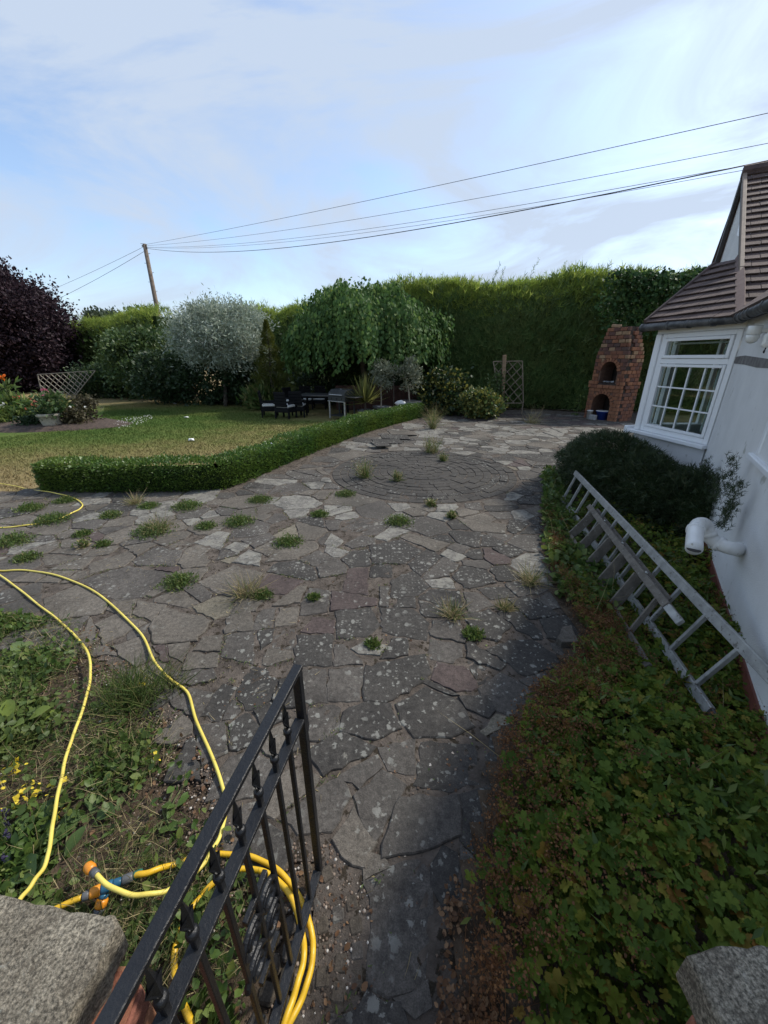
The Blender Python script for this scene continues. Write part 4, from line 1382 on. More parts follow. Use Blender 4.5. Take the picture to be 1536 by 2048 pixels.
def cap_mesh(outline, z0, z1, slope_c, rise):
    """cap with rough broken rim: rings from rim to centre"""
    Q = roughen(np.array(outline), .022, .0022)
    c = np.array(slope_c)
    n = len(Q)
    V = [(q[0], q[1], z0) for q in (c + (Q - c) * .985)] + [(q[0], q[1], z0 + .012) for q in Q] + [(q[0], q[1], z1 - .010 + random.gauss(0, .002)) for q in Q]
    rings = [.985, .93, .8, .6, .35]
    for k in rings:
        for q in Q:
            p = c + (q - c) * k
            V.append((p[0], p[1], z1 + rise * (1 - k) + random.gauss(0, .0012)))
    V.append((c[0], c[1], z1 + rise))
    Fc = [tuple(range(n - 1, -1, -1))]
    for r_ in range(2 + len(rings)):
        for i in range(n):
            j = (i + 1) % n
            Fc.append((r_ * n + i, r_ * n + j, (r_ + 1) * n + j, (r_ + 1) * n + i))
    b = (2 + len(rings)) * n
    for i in range(n): Fc.append((b + i, b + (i + 1) % n, len(V) - 1))
    return V, Fc
def pillar(x0, x1, y0, y1, label, outline, zc, c_, broken):
    root = thing('gate_pillar', ((x0 + x1) / 2, (y0 + y1) / 2, 0), label, 'pillar')
    mb = MB(); mb.box(((x0 + x1) / 2, (y0 + y1) / 2, zc / 2 - .04), (x1 - x0 - .016, y1 - y0 - .016, zc + .0)); mb.build('core', M['brick_mortar'], root)
    mes = {}
    h = .075; cz = 0
    k = 0
    while cz < zc - .02:
        hh = min(h, zc - cz) - .010
        for face in range(4):
            length = (x1 - x0) if face % 2 == 0 else (y1 - y0)
            cuts = [0, length / 2, length] if k % 2 == 0 else [0, length * .25, length * .75, length]
            for a, b in zip(cuts[:-1], cuts[1:]):
                key = (round(b - a, 3), round(hh, 3), random.randrange(3), face % 2)
                if key not in mes:
                    m_ = MB(); m_.cbox((0, 0, 0), (key[0] - .010, .05, key[1]), None, .08)
                    if face % 2:
                        m_.V = [(-v[1], v[0], v[2]) for v in m_.V]
                    me = bpy.data.meshes.new('brick'); me.from_pydata(m_.V, [], m_.Fc); me.materials.append(M['pillar_brick'][key[2]]); me.update(); mes[key] = me
                o = link('brick', mes[key], root); md = (a + b) / 2
                pos = {0: (x0 + md, y0 + .026), 2: (x0 + md, y1 - .026), 1: (x1 - .026, y0 + md), 3: (x0 + .026, y0 + md)}[face]
                if face % 2 and (a == 0 or b == length): pass
                o.location = (pos[0] - root.location.x, pos[1] - root.location.y, cz + h / 2 + (.0006 if face % 2 else 0))
                o.scale = (1, 1, 1)
        cz += h; k += 1
    V, Fc = cap_mesh(outline, zc, zc + .085, c_, .008)
    MB().add(V, Fc).build('cap_stone', M['cap'], root)
    return root
capz = 1.055
def CPX(u, v): return G(u, v, capz)[:2]
ol = [CPX(228, 1826), CPX(212, 1830), CPX(120, 1812), CPX(0, 1785), CPX(-150, 1760), np.array([-1.02, .40]), np.array([-1.02, -.12]), np.array([-.50, -.12]), np.array([-.468, .05]), CPX(135, 2060), CPX(160, 2000), CPX(198, 1940), CPX(208, 1900), CPX(236, 1850)]
pillar(-.93, -.455, -.09, .335, 'brick gate pillar with chipped lichen-stained cap stone at lower left', ol[::-1] if area(np.array(ol)) < 0 else ol, .97, (-.75, .15), True)
CR = CPX(1378, 1908)
or_ = [CR, CR + (.06, .012), CR + (.3, .01), CR + (.5, .0), CR + (.5, -.45), CR + (.03, -.45), CR + (.012, -.2), CR + (-.004, -.05)]
pillar(CR[0] + .03, CR[0] + .47, CR[1] - .43, CR[1] - .02, 'gate pillar whose mossy cap stone shows at the lower right corner', or_[::-1] if area(np.array(or_)) < 0 else or_, .97, tuple(CR + (.25, -.2)), False)

# ------------------------------------------------------------------ hoses
M['hose_pale'] = plain('hose_pale', (.58, .46, .075), (.70, .58, .12), 5, .5, .15, 120, speck=((.30, .22, .06), 26, .66))
M['hose_gold'] = plain('hose_gold', (.56, .33, .012), (.68, .42, .02), 5, .42, .12, 120, speck=((.30, .18, .03), 30, .68))
M['orange'] = plain('orange_plastic', (.60, .20, .012), (.68, .26, .02), 6, .4)
M['teal'] = plain('teal_plastic', (.012, .075, .14), (.02, .10, .18), 6, .35)
M['grey_plastic'] = plain('grey_plastic', (.07, .075, .08), (.10, .105, .11), 6, .45)
def hose(name, pts, r, m, label, zs=None):
    P = []
    for i, p in enumerate(pts):
        z = (p[2] if len(p) > 2 else .035) + (.03 if (p[0] < 330 and p[1] > 1280) else 0)
        P.append(G(p[0], p[1], z))
    path = catmull(P, 8)
    path = [p + np.array([0, 0, .003 * math.sin(i * .7)]) for i, p in enumerate(path)]
    mb = MB(); mb.tube(path, r, 10); o = mb.build(name, m, None, True)
    tag(o, label, 'hose', 'yellow garden hoses')
    return path, o
HR = .0085
pa, h1 = hose('garden_hose', [(-160, 1120), (-60, 1132), (0, 1141), (60, 1141), (130, 1156), (195, 1187), (245, 1230), (285, 1272), (310, 1325), (345, 1362), (375, 1385), (392, 1440), (425, 1515), (444, 1570), (452, 1610), (444, 1660, .05), (425, 1700, .06), (395, 1742, .06), (360, 1770, .06), (315, 1786, .07), (262, 1789, .09), (215, 1770, .11), (185, 1741, .12)],
     HR, M['hose_pale'], 'pale yellow hose curving across the paving and ending in an orange connector')
mb = MB(); d = unit(pa[-1] - pa[-3]); mb.tube([pa[-1] - d * .03, pa[-1] - d * .025, pa[-1]], [.012, .014, .014], 12); mb.build('connector_sleeve', M['grey_plastic'], h1, True)
mb = MB(); mb.tube([pa[-1] + d * .001, pa[-1] + d * .012, pa[-1] + d * .035, pa[-1] + d * .045], [.015, .019, .0175, .010], 12); mb.build('connector', M['orange'], h1, True)
hose('garden_hose', [(-90, 1090), (-10, 1144, .04), (30, 1172), (75, 1208), (120, 1243), (155, 1277), (176, 1307, .05), (181, 1345, .05), (175, 1385, .05), (158, 1440, .05), (136, 1500, .05), (122, 1560, .05), (110, 1620, .06), (101, 1680, .07), (92, 1725, .08), (68, 1763, .1), (40, 1800, .12), (5, 1860, .14)],
     .008, M['hose_pale'], 'yellow hose running down the left bed behind the pillar cap')
hose('garden_hose', [(-220, 1065), (-60, 1058), (20, 1054), (70, 1048), (115, 1038), (150, 1023), (165, 1012), (158, 1002), (138, 993), (105, 985), (60, 979, .02)], .0085, M['hose_pale'],
     'short loop of yellow hose at the left end of the low hedge')
hose('garden_hose', [(-120, 955, .02), (-30, 964, .02), (20, 970, .02), (50, 977, .02), (85, 984, .02)], .007, M['hose_pale'], 'thin pale hose lying on the dry lawn at the left edge')
pc, h4 = hose('coiled_hose', [(268, 1752, .05), (300, 1744, .06), (350, 1728, .04), (400, 1714, .03), (450, 1708, .03), (510, 1716, .035), (560, 1744, .04), (596, 1790, .045), (617, 1840, .05), (626, 1890, .05), (620, 1945, .05), (600, 2005, .05), (565, 2070, .05), (520, 2130, .05),
     (430, 2130, .05), (380, 2040, .05), (352, 1960, .05), (350, 1900, .05), (370, 1840, .05), (408, 1785, .055), (455, 1748, .055), (505, 1738, .055), (552, 1758, .055), (585, 1800, .06), (603, 1860, .065), (608, 1910, .07), (597, 1960, .075), (578, 2020, .075), (550, 2090, .07), (500, 2150, .06)],
     .0108, M['hose_gold'], 'deep yellow hose coiled on the ground behind the gate')
# three-way connector
tw = thing('hose_splitter', tuple(G(230, 1775)), 'blue and orange three-way hose connector lying beside the pillar cap', 'connector')
p0 = pc[0]; dd_ = unit(G(150, 1800, .10) - p0)
def seg(name, a, b, r0, r1, m):
    mb = MB(); A, B_ = p0 + dd_ * a, p0 + dd_ * b
    r0 *= .82; r1 *= .82
    mb.tube([A, A + (B_ - A) * .15, A + (B_ - A) * .85, B_], [r0 * .88, r0, r1, r1 * .88], 14); mb.build(name, m, tw, True)
seg('sleeve', -.03, .002, .018, .018, plain('green_plastic', (.02, .10, .07), (.03, .13, .09), 5, .4))
seg('coupling', .003, .04, .021, .021, M['grey_plastic'])
seg('coupling', .041, .068, .018, .02, M['teal'])
seg('body', .069, .108, .023, .023, M['teal'])
seg('coupling', .109, .143, .024, .022, M['orange'])
seg('sleeve', .144, .166, .020, .018, M['grey_plastic'])
br_ = unit(G(200, 1815, .05) - (p0 + dd_ * .09))
for nme, a, b, r_, m_ in (('branch', .018, .032, .016, M['teal']), ('coupling', .033, .06, .021, M['orange']), ('sleeve', .061, .08, .018, M['grey_plastic'])):
    A = p0 + dd_ * .09 + br_ * a; B_ = p0 + dd_ * .09 + br_ * b
    mb = MB(); mb.tube([A, A + (B_ - A) * .2, B_ - (B_ - A) * .2, B_], [r_ * .85, r_, r_, r_ * .85], 14); mb.build(nme, m_, tw, True)
A = p0 + dd_ * .168
mb = MB(); mb.tube(catmull([A, A + dd_ * .06 + np.array([-.01, 0, -.01]), A + dd_ * .2 + np.array([-.05, -.02, -.03])]), .010, 10)
tag(mb.build('garden_hose', M['hose_gold'], None, True), 'short end of deep yellow hose disappearing behind the left pillar cap', 'hose', 'yellow garden hoses')
# ------------------------------------------------------------------ vegetation
C3 = lambda *a: list(a)
LM = {}
LM['leyland'] = leafmat('leyland', [(0, (.055, .10, .030)), (.5, (.085, .15, .042)), (.85, (.115, .180, .050)), (1, (.16, .20, .06))], .32, .6, ((.13, .105, .04), .2), 1.1)
LM['leyland_sunlit_tip'] = leafmat('leyland_sunlit_tip', [(0, (.19, .27, .045)), (.6, (.26, .34, .06)), (1, (.34, .38, .09))], .5, .6)  # yellow-green new growth, with the brightness of the backlit top put into the colour
LM['twig_dry'] = leafmat('twig_dry', [(0, (.10, .08, .05)), (1, (.17, .13, .08))], .2)
LM['ivy'] = leafmat('ivy', [(0, (.022, .055, .018)), (.6, (.038, .085, .026)), (1, (.07, .12, .035))], .25, .6, spec=.2)
LM['birch'] = leafmat('birch', [(0, (.050, .105, .032)), (.5, (.078, .150, .042)), (.88, (.11, .185, .05)), (1, (.16, .22, .06))], .40, .6, spec=.2)
LM['pear'] = leafmat('pear', [(0, (.20, .25, .185)), (.5, (.30, .35, .275)), (1, (.42, .46, .38))], .3, .6)
LM['plum'] = leafmat('plum', [(0, (.020, .013, .018)), (.6, (.038, .023, .030)), (1, (.066, .040, .048))], .25, .6, spec=.2)
LM['shrub'] = leafmat('shrub', [(0, (.036, .072, .026)), (.6, (.060, .108, .034)), (1, (.10, .145, .045))], .32, .5, ((.10, .12, .03), .4), .9)
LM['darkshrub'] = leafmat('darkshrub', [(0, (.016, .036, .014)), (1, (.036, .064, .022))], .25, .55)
LM['golden'] = leafmat('golden', [(0, (.055, .085, .018)), (.6, (.10, .125, .024)), (1, (.18, .17, .035))], .35, .6)
LM['box'] = leafmat('box', [(0, (.038, .090, .018)), (.6, (.066, .140, .026)), (1, (.11, .19, .035))], .35, .4, ((.17, .21, .03), .35), 1.1, spec=.45)
LM['olive'] = leafmat('olive', [(0, (.13, .155, .10)), (1, (.24, .26, .19))], .25, .5)
LM['sword'] = leafmat('sword', [(0, (.12, .14, .035)), (1, (.26, .25, .08))], .35, .5)
LM['yew'] = leafmat('yew', [(0, (.022, .038, .016)), (.7, (.036, .058, .022)), (1, (.075, .085, .036))], .2, .6)
LM['yellowleaf'] = leafmat('yellowleaf', [(0, (.09, .11, .03)), (1, (.24, .22, .05))], .35, .5)
LM['geranium'] = leafmat('geranium', [(0, (.065, .11, .018)), (.45, (.12, .18, .024)), (.75, (.18, .225, .030)), (.92, (.27, .24, .04)), (1, (.27, .12, .03))], .38, .6, ((.06, .12, .02), .35), 2.6, spec=.2)
LM['seedhead'] = leafmat('seedhead', [(0, (.085, .038, .016)), (.6, (.16, .070, .027)), (1, (.24, .12, .045))], .25, .75)
LM['weed'] = leafmat('weed', [(0, (.045, .088, .020)), (.6, (.085, .145, .030)), (1, (.16, .20, .045))], .38, .5, ((.12, .14, .05), .4), 2.2)
LM['grass'] = leafmat('grass', [(0, (.05, .095, .022)), (.6, (.085, .13, .03)), (1, (.22, .19, .08))], .35, .6)
LM['straw'] = leafmat('straw', [(0, (.22, .175, .085)), (1, (.40, .33, .18))], .3, .7)
LM['lawnblade'] = leafmat('lawnblade', [(0, (.07, .115, .026)), (.6, (.10, .13, .035)), (1, (.25, .21, .09))], .35, .6)
LM['deadleaf'] = leafmat('deadleaf', [(0, (.07, .036, .02)), (.6, (.14, .072, .034)), (1, (.25, .15, .08))], .2, .75)
LM['petal'] = leafmat('petal', [(0, (.62, .46, .03)), (1, (.78, .62, .06))], .3, .6)
LM['white'] = leafmat('white_petal', [(0, (.62, .62, .55)), (1, (.8, .8, .76))], .3, .6)
LM['orangefl'] = leafmat('orange_petal', [(0, (.62, .12, .015)), (1, (.75, .22, .03))], .3, .6)
LM['pinkfl'] = leafmat('pink_petal', [(0, (.45, .09, .14)), (1, (.6, .2, .28))], .3, .6)
LM['redfl'] = leafmat('salmon_petal', [(0, (.42, .12, .07)), (1, (.55, .2, .12))], .3, .6)
LM['lavender'] = leafmat('lavender', [(0, (.025, .022, .05)), (1, (.06, .05, .11))], .2, .7)
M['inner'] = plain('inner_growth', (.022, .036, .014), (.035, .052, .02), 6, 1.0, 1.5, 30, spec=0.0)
M['bark'] = plain('bark', (.045, .036, .028), (.095, .078, .06), 10, .95, 1.5, 30)
M['bark_pale'] = plain('bark_pale', (.22, .19, .15), (.32, .28, .22), 12, .9, .6, 50)
M['stem'] = plain('stem', (.07, .09, .03), (.11, .12, .045), 10, .8)

def trunk(p0, p1, r0, r1, parent, name='trunk', bend=.1, m=None, n=8):
    p0 = np.asarray(p0, float); p1 = np.asarray(p1, float)
    pts = [p0 + (p1 - p0) * t + np.array([random.gauss(0, bend), random.gauss(0, bend), 0]) * (t * (1 - t) * 2) for t in np.linspace(0, 1, 5)]
    path = catmull(pts, 3); k = len(path)
    mb = MB(); mb.tube(path, [r0 + (r1 - r0) * i / (k - 1) for i in range(k)], n)
    return mb.build(name, m or M['bark'], parent, True)
def limbs(base, tips, r, parent, name='limb', m=None):
    for t in tips:
        trunk(base, t, r, r * .3, parent, name, .25, m, 6)

def clump_crown(c, rad, nclump, nleaf, sig, size, parent, mats, tpl=LEAF, up=0.2, name='crown', shell=.55, mi_p=None, droop=0.0, bottom=-1.0):
    """leaf clumps spread through an ellipsoid; dense outside, looser inside"""
    c = np.asarray(c, float); rad = np.asarray(rad, float)
    d = rdir(nclump * 3); d = d[d[:, 2] > bottom][:nclump]
    rr = shell + (1 - shell) * rng.random(len(d)) ** .5
    rr *= 1 + .13 * wob(d * 3, 1.0, c[0])
    cc = c + d * rad * rr[:, None]
    k = rng.integers(0, len(cc), nleaf)
    s = sig * (0.6 + .8 * rng.random(len(cc)))
    P = cc[k] + rng.normal(size=(nleaf, 3)) * s[k][:, None] * np.array([1, 1, .75])
    dirs = rdir(nleaf) + unit(P - c) * .7; dirs[:, 2] += up - droop
    nr = rdir(nleaf) + np.array([0, 0, .8])
    mi = None
    if mi_p is not None: mi = (rng.random(nleaf) < mi_p).astype(int)
    return scatter(name, P, dirs, nr, size * (.6 + .8 * rng.random(nleaf)), tpl, mats, mi, parent)

def tree(name, base, c, rad, label, mats, nclump, nleaf, sig, size, tpl=LEAF, group=None, tr=.12, cat='tree', **kw):
    root = thing(name, tuple(base), label, cat, group)
    trunk(base, np.asarray(c) - np.array([0, 0, rad[2] * .3]), tr, tr * .5, root)
    limbs(np.asarray(c) - np.array([0, 0, rad[2] * .5]), [np.asarray(c) + rdir(1)[0] * np.asarray(rad) * .7 for _ in range(7)], tr * .4, root)
    clump_crown(c, rad, nclump, nleaf, sig, size, root, mats, tpl, **kw)
    return root

# ---- tall conifer hedge: dense sprays over front, ends and top
def hedge(name, A, B, h, th, label, n, spray, mats, tip=.8, hfun=None, inner=None, cat='hedge', group=None, jit=.06, tpl=SPRAY, lean=.0, topfrac=.22):
    A = np.asarray(A, float); B = np.asarray(B, float)
    d = B - A; L_ = np.linalg.norm(d); d = d / L_
    nrm = np.array([d[1], -d[0]])
    if nrm @ (-(A + B) / 2) < 0: nrm = -nrm
    root = thing(name, ((A + B)[0] / 2, (A + B)[1] / 2, 0), label, cat, group)
    hf = hfun or (lambda s: h)
    # woody dense interior
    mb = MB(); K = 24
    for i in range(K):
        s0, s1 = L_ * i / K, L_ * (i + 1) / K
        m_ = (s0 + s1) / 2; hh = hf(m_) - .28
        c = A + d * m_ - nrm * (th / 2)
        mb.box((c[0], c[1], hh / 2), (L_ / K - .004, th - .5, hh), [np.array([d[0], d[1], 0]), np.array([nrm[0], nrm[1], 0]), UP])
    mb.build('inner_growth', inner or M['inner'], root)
    nt = int(n * topfrac)
    nf = n - nt
    s = rng.random(nf) * L_; z = rng.random(nf) ** .9
    H = np.array([hf(x) for x in s])
    off = rng.normal(size=nf) * jit * np.where(rng.random(nf) < .2, 2.6, 1.0)
    P = np.zeros((nf, 3)); zz = z * H
    bulge = .30 * wob(np.stack([s, zz], 1), 1.6, A[0]) + .10 * wob(np.stack([s, zz], 1), 4.5, 2)
    shoulder = np.where(H - zz < .5, -(.5 - (H - zz)) * .7, 0)
    k = off + bulge + shoulder + lean * zz
    P[:, :2] = A + d * s[:, None] + nrm * k[:, None]; P[:, 2] = zz
    dirs = np.zeros((nf, 3)); dirs[:, :2] = nrm * (.22 + .35 * rng.random(nf))[:, None] + d * rng.normal(size=nf)[:, None] * .40
    dirs[:, 2] = .55 + .5 * rng.random(nf)
    nr = rdir(nf) * .55 + np.array([nrm[0], nrm[1], .35])
    mi = (rng.random(nf) < np.clip((zz - H + 1.3) / 1.1, 0, 1) ** 1.2 * .9).astype(int)  # sun-bright tips thicken towards the top of the face
    s2 = rng.random(nt) * L_; H2 = np.array([hf(x) for x in s2]); t2 = rng.random(nt) * th
    P2 = np.zeros((nt, 3)); P2[:, :2] = A + d * s2[:, None] - nrm * t2[:, None]
    P2[:, 2] = H2 + rng.normal(size=nt) * .13 + .18 * wob(P2[:, :2], 2.1, 3) - .10
    d2 = rdir(nt) * .55 + np.array([0, 0, 1.0])
    mi2 = (rng.random(nt) < tip).astype(int)
    size = np.concatenate([spray * (.6 + .8 * rng.random(nf)), spray * (.6 + .9 * rng.random(nt))])
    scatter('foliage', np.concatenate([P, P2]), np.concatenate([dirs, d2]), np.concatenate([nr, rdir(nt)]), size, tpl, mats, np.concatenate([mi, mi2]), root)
    return root, A, d, nrm, hf
HA, HB = (14.5, 14.6), (-2.6, 18.5)
hl, _, _, _, _ = hedge('conifer_hedge', HA, HB, 4.55, 1.6, 'tall clipped conifer hedge with bright yellow-green top behind the brick oven', 52000, .34, [LM['leyland'], LM['leyland_sunlit_tip']], hfun=lambda s: 4.72 - .010 * s + .10 * math.sin(s * 1.1))
# long shoots above the top
sh_p, sh_d, sh_s, sh_m = [], [], [], []
for (u, v, Y, hgt, lean_) in ((985, 556, 16.6, .95, .25), (1000, 556, 16.6, .8, .15), (1050, 548, 16.4, 1.1, .45), (1123, 548, 16.2, .9, .1), (1188, 545, 16.0, .75, .15), (1212, 545, 15.9, .6, -.1), (885, 585, 17.2, .5, -.3), (860, 590, 17.3, .45, -.25), (800, 600, 17.5, .5, .1)):
    p = PY(u, v, Y); p[2] = 4.38; ax = unit(np.array([lean_, 0, 1.0]))
    for k in range(26):
        t = k / 26
        sh_p.append(p + ax * hgt * t + np.array([random.gauss(0, .02), random.gauss(0, .02), 0])); sh_d.append(ax + np.array([random.choice((-1, 1)) * .8, random.gauss(0, .5), .2]) * (1 - t * .6))
        sh_s.append((.28 - .17 * t)); sh_m.append(1 if u < 1000 else (k % 2))
scatter('shoots', np.array(sh_p), np.array(sh_d), rdir(len(sh_p)), np.array(sh_s), SPRAY, [LM['leyland_sunlit_tip'], LM['leyland']], np.array(sh_m), hl)['kind'] = 'stuff'
# ivy mass over the right part
iv = thing('ivy_mass', tuple(PY(1310, 800, 14.3)), 'dark green ivy smothering the hedge between brick oven and roof', 'ivy')
n = 9000
uu = rng.uniform(1195, 1460, n); vv = rng.uniform(540, 680, n)
keep = (rng.random(n) < np.clip((uu - 1190) / 70, 0, 1)) & (vv > 546 - (uu - 1200) * .03 + 5 * np.sin(uu * .08)) & (rng.random(n) < np.clip((690 - vv) / 90, .15, 1))
uu, vv = uu[keep], vv[keep]
P = np.array([PY(a, b, 14.75 - (a - 1200) * .0022) for a, b in zip(uu, vv)]) + rng.normal(size=(len(uu), 3)) * np.array([.06, .14, .05])
P[:, 1] += .22 * wob(P, 2.2, 1)
scatter('leaves', P, rdir(len(P), -.5) + np.array([0, -.3, 0]), rdir(len(P)) + np.array([-.1, -1.0, .5]), .13 * (.6 + .7 * rng.random(len(P))), BROAD, [LM['ivy']], None, iv)
trunk((PY(1330, 800, 14.5)[0], 14.7, 0), PY(1330, 600, 14.8), .05, .02, iv, 'stem')

# left hedges
hedge('conifer_hedge', (-13.2, 24.2), (-30, 33.0), 3.4, 1.8, 'long clipped hedge with sunlit top left of the telegraph pole', 9000, .42, [LM['leyland'], LM['leyland_sunlit_tip']], hfun=lambda s: 4.5 - .055 * s + .1 * math.sin(s), jit=.08)
hedge('conifer_hedge', (-3.5, 20.8), (-9.0, 23.0), 4.7, 1.5, 'short sunlit stretch of conifer hedge between silver tree and weeping tree', 6000, .36, [LM['leyland'], LM['leyland_sunlit_tip']], hfun=lambda s: 4.2 + .08 * math.sin(s * 2), jit=.08)
hedge('dark_hedge', (-23, 34), (-60, 40), 4.2, 2, 'dark hedge running behind the purple tree at the left edge', 5000, .5, [LM['leyland'], LM['leyland_sunlit_tip']], jit=.2, tip=.4)

# weeping tree: dome with hanging strands
wb = np.array([-.75, 16.6, 0]); wc = np.array([-.75, 16.6, 2.7])
wt_ = thing('weeping_tree', tuple(wb), 'dome-shaped weeping tree with hanging green leaves above the garden table', 'tree')
trunk(wb, wb + UP * 3.6, .13, .08, wt_)
tips = []
WR = np.array([2.95, 2.5, 1.86])
for _ in range(12):
    d = rdir(1, .6)[0]; d[2] = abs(d[2]); tips.append(wb + UP * 2.7 + d * WR * .85)
limbs(wb + UP * 3.0, tips, .05, wt_)
SP_, SD, SN = [], [], []
nst = 2300
for i in range(nst):
    d = rdir(1, .35)[0]; d[2] = abs(d[2]) * 1.0
    d = unit(d)
    rr = 1.0 - .38 * random.random() ** 2.0
    lump = 1 + .10 * math.sin(d[0] * 9 + d[1] * 5) + .07 * math.sin(d[1] * 13 + d[2] * 9) + .05 * math.sin(d[0] * 23)
    p = wc + d * WR * rr * lump
    L_ = random.uniform(.5, 1.35) * (1.1 - .5 * d[2])
    if p[2] - L_ < 1.35: L_ = max(.25, p[2] - random.uniform(1.3, 1.75))
    k = int(L_ / .075) + 3
    sway = np.array([d[0], d[1], 0]) * .16
    for j in range(k):
        t = j / k
        SP_.append(p + sway * math.sin(t * 2) - UP * L_ * t + np.array([random.gauss(0, .05), random.gauss(0, .05), random.gauss(0, .02)]))
        SD.append((random.gauss(0, .5) + d[0] * .3, random.gauss(0, .5) + d[1] * .3, -1.0)); SN.append((d[0] + random.gauss(0, .5), d[1] + random.gauss(0, .5), random.gauss(.4, .4)))
SP_ = np.array(SP_)
scatter('crown', SP_, np.array(SD), np.array(SN), .145 * (.6 + .7 * rng.random(len(SP_))), BROAD, [LM['birch']], None, wt_)
# sprigs standing off the outline
q_p, q_d = [], []
for (u, v) in ((640, 588), (655, 578), (690, 566), (715, 560), (730, 556), (780, 572), (795, 580), (610, 598), (700, 572), (650, 600)):
    p = PY(u, v, 16.2)
    for k in range(16): q_p.append(p + rng.normal(size=3) * np.array([.14, .14, .12]) - UP * .12); q_d.append(rng.normal(size=3) * .5 + np.array([0, 0, -.5]))
scatter('sprigs', np.array(q_p), np.array(q_d), rdir(len(q_p)), .12, BROAD, [LM['birch']], None, wt_)['kind'] = 'stuff'

# silver pear
sb_ = np.array([-7.1, 17.6, 0])
sp = tree('silver_tree', sb_, PY(444, 676, 17.6), (1.82, 1.6, 1.30), 'rounded silvery grey-leaved tree left of the weeping tree', [LM['pear']], 150, 34000, .25, .15, NARROW, tr=.10, shell=.35, up=.3)
spp, spd = [], []
for k in range(46):
    u = random.uniform(366, 522); top = 614 + ((u - 448) / 85) ** 2 * 34
    p = PY(u, top + 10, 17.4 + random.uniform(-.8, .8)); h_ = random.uniform(.3, .75)
    for j in range(22):
        spp.append(p + UP * h_ * j / 22 + rng.normal(size=3) * .02 * np.array([1, 1, .5])); spd.append((random.gauss(0, .6), random.gauss(0, .6), .7))
scatter('shoots', np.array(spp), np.array(spd), rdir(len(spp)), .11, NARROW, [LM['pear']], None, sp)['kind'] = 'stuff'

# golden conifer between them
gc = thing('golden_conifer', tuple(PY(548, 800, 17.0) * np.array([1, 1, 0])), 'narrow golden-green conifer between silver tree and weeping tree', 'conifer')
gb = np.array(gc.location); 
trunk(gb, gb + UP * 3.0, .07, .02, gc)
n = 5200
t = rng.random(n) ** .8; a = rng.random(n) * 6.283; rr = (1 - t) * .95 * (.55 + .45 * rng.random(n)) * (1 + .25 * np.sin(t * 40))
P = gb + np.stack([np.cos(a) * rr, np.sin(a) * rr, .15 + t * 3.25], 1)
D = np.stack([np.cos(a), np.sin(a), np.full(n, .55)], 1) + rng.normal(size=(n, 3)) * .3
scatter('foliage', P, D, rdir(n) + np.array([0, 0, .8]), .26 * (1.1 - .6 * t), SPRAY, [LM['golden']], None, gc)

# shrubs
def shrub(name, u, vbase, Y, rad, label, mats, n, size, tpl=LEAF, sig=.18, ncl=60, up=.3, group=None, zc=None, **kw):
    base = PY(u, vbase, Y); base[2] = 0
    root = thing(name, tuple(base), label, 'shrub', group)
    for k in range(5): trunk(base + rng.normal(size=3) * np.array([.08, .08, 0]), base + rdir(1, 1.2)[0] * np.asarray(rad) * .7 + UP * rad[2] * .5, .025, .008, root, 'stem', .05, None, 5)
    clump_crown(base + UP * (zc or rad[2] * .95), rad, ncl, n, sig, size, root, mats, tpl, up=up, name='foliage', **kw)
    return root
shrub('large_shrub', 312, 800, 21.5, (1.75, 1.6, 1.72), 'broad mid-green shrub below the telegraph pole', [LM['shrub']], 16000, .17, sig=.30, ncl=150)
shrub('large_shrub', 245, 800, 22.5, (1.2, 1.3, 1.0), 'lower olive-green shrub beside the left trellis', [LM['shrub']], 8000, .16, sig=.28, ncl=90)
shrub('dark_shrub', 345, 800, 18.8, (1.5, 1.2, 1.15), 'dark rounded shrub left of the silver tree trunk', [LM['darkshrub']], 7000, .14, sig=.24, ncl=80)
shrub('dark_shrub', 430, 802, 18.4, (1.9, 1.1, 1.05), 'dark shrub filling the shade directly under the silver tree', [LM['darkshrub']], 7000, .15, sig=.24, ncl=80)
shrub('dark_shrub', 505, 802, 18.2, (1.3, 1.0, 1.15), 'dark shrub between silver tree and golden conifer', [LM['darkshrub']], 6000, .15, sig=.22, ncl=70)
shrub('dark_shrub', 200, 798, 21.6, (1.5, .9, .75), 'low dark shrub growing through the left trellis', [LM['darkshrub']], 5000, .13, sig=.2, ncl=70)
shrub('variegated_shrub', 880, 815, 14.9, (.85, .75, .78), 'yellow-flecked evergreen shrub right of the ribbed planter', [LM['darkshrub'], LM['yellowleaf']], 4200, .12, BROAD, .15, 60, mi_p=.35)
shrub('yellowish_shrub', 958, 826, 13.9, (.66, .6, .45), 'low yellowish shrub in front of the right trellis', [LM['shrub'], LM['yellowleaf']], 3600, .10, BROAD, .12, 50, mi_p=.5)
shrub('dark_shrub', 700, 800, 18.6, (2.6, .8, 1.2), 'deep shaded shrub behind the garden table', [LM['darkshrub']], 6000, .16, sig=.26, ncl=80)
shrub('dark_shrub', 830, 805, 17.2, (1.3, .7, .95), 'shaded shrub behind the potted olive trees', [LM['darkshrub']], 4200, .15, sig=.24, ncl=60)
shrub('low_foliage', 520, 815, 16.4, (.5, .5, .35), 'strappy low plant beside the leftmost garden chair', [LM['grass']], 900, .30, NARROW, .15, 30, up=1.0)

# purple tree
pbse = G(8, 782); pbse[2] = 0
pt = tree('purple_tree', pbse, PY(2, 668, pbse[1]), (3.5, 3.4, 3.7), 'dark purple-leaved tree at the left edge of the lawn', [LM['plum']], 420, 85000, .42, .19, LEAF, tr=.55, shell=.45, up=0.0)
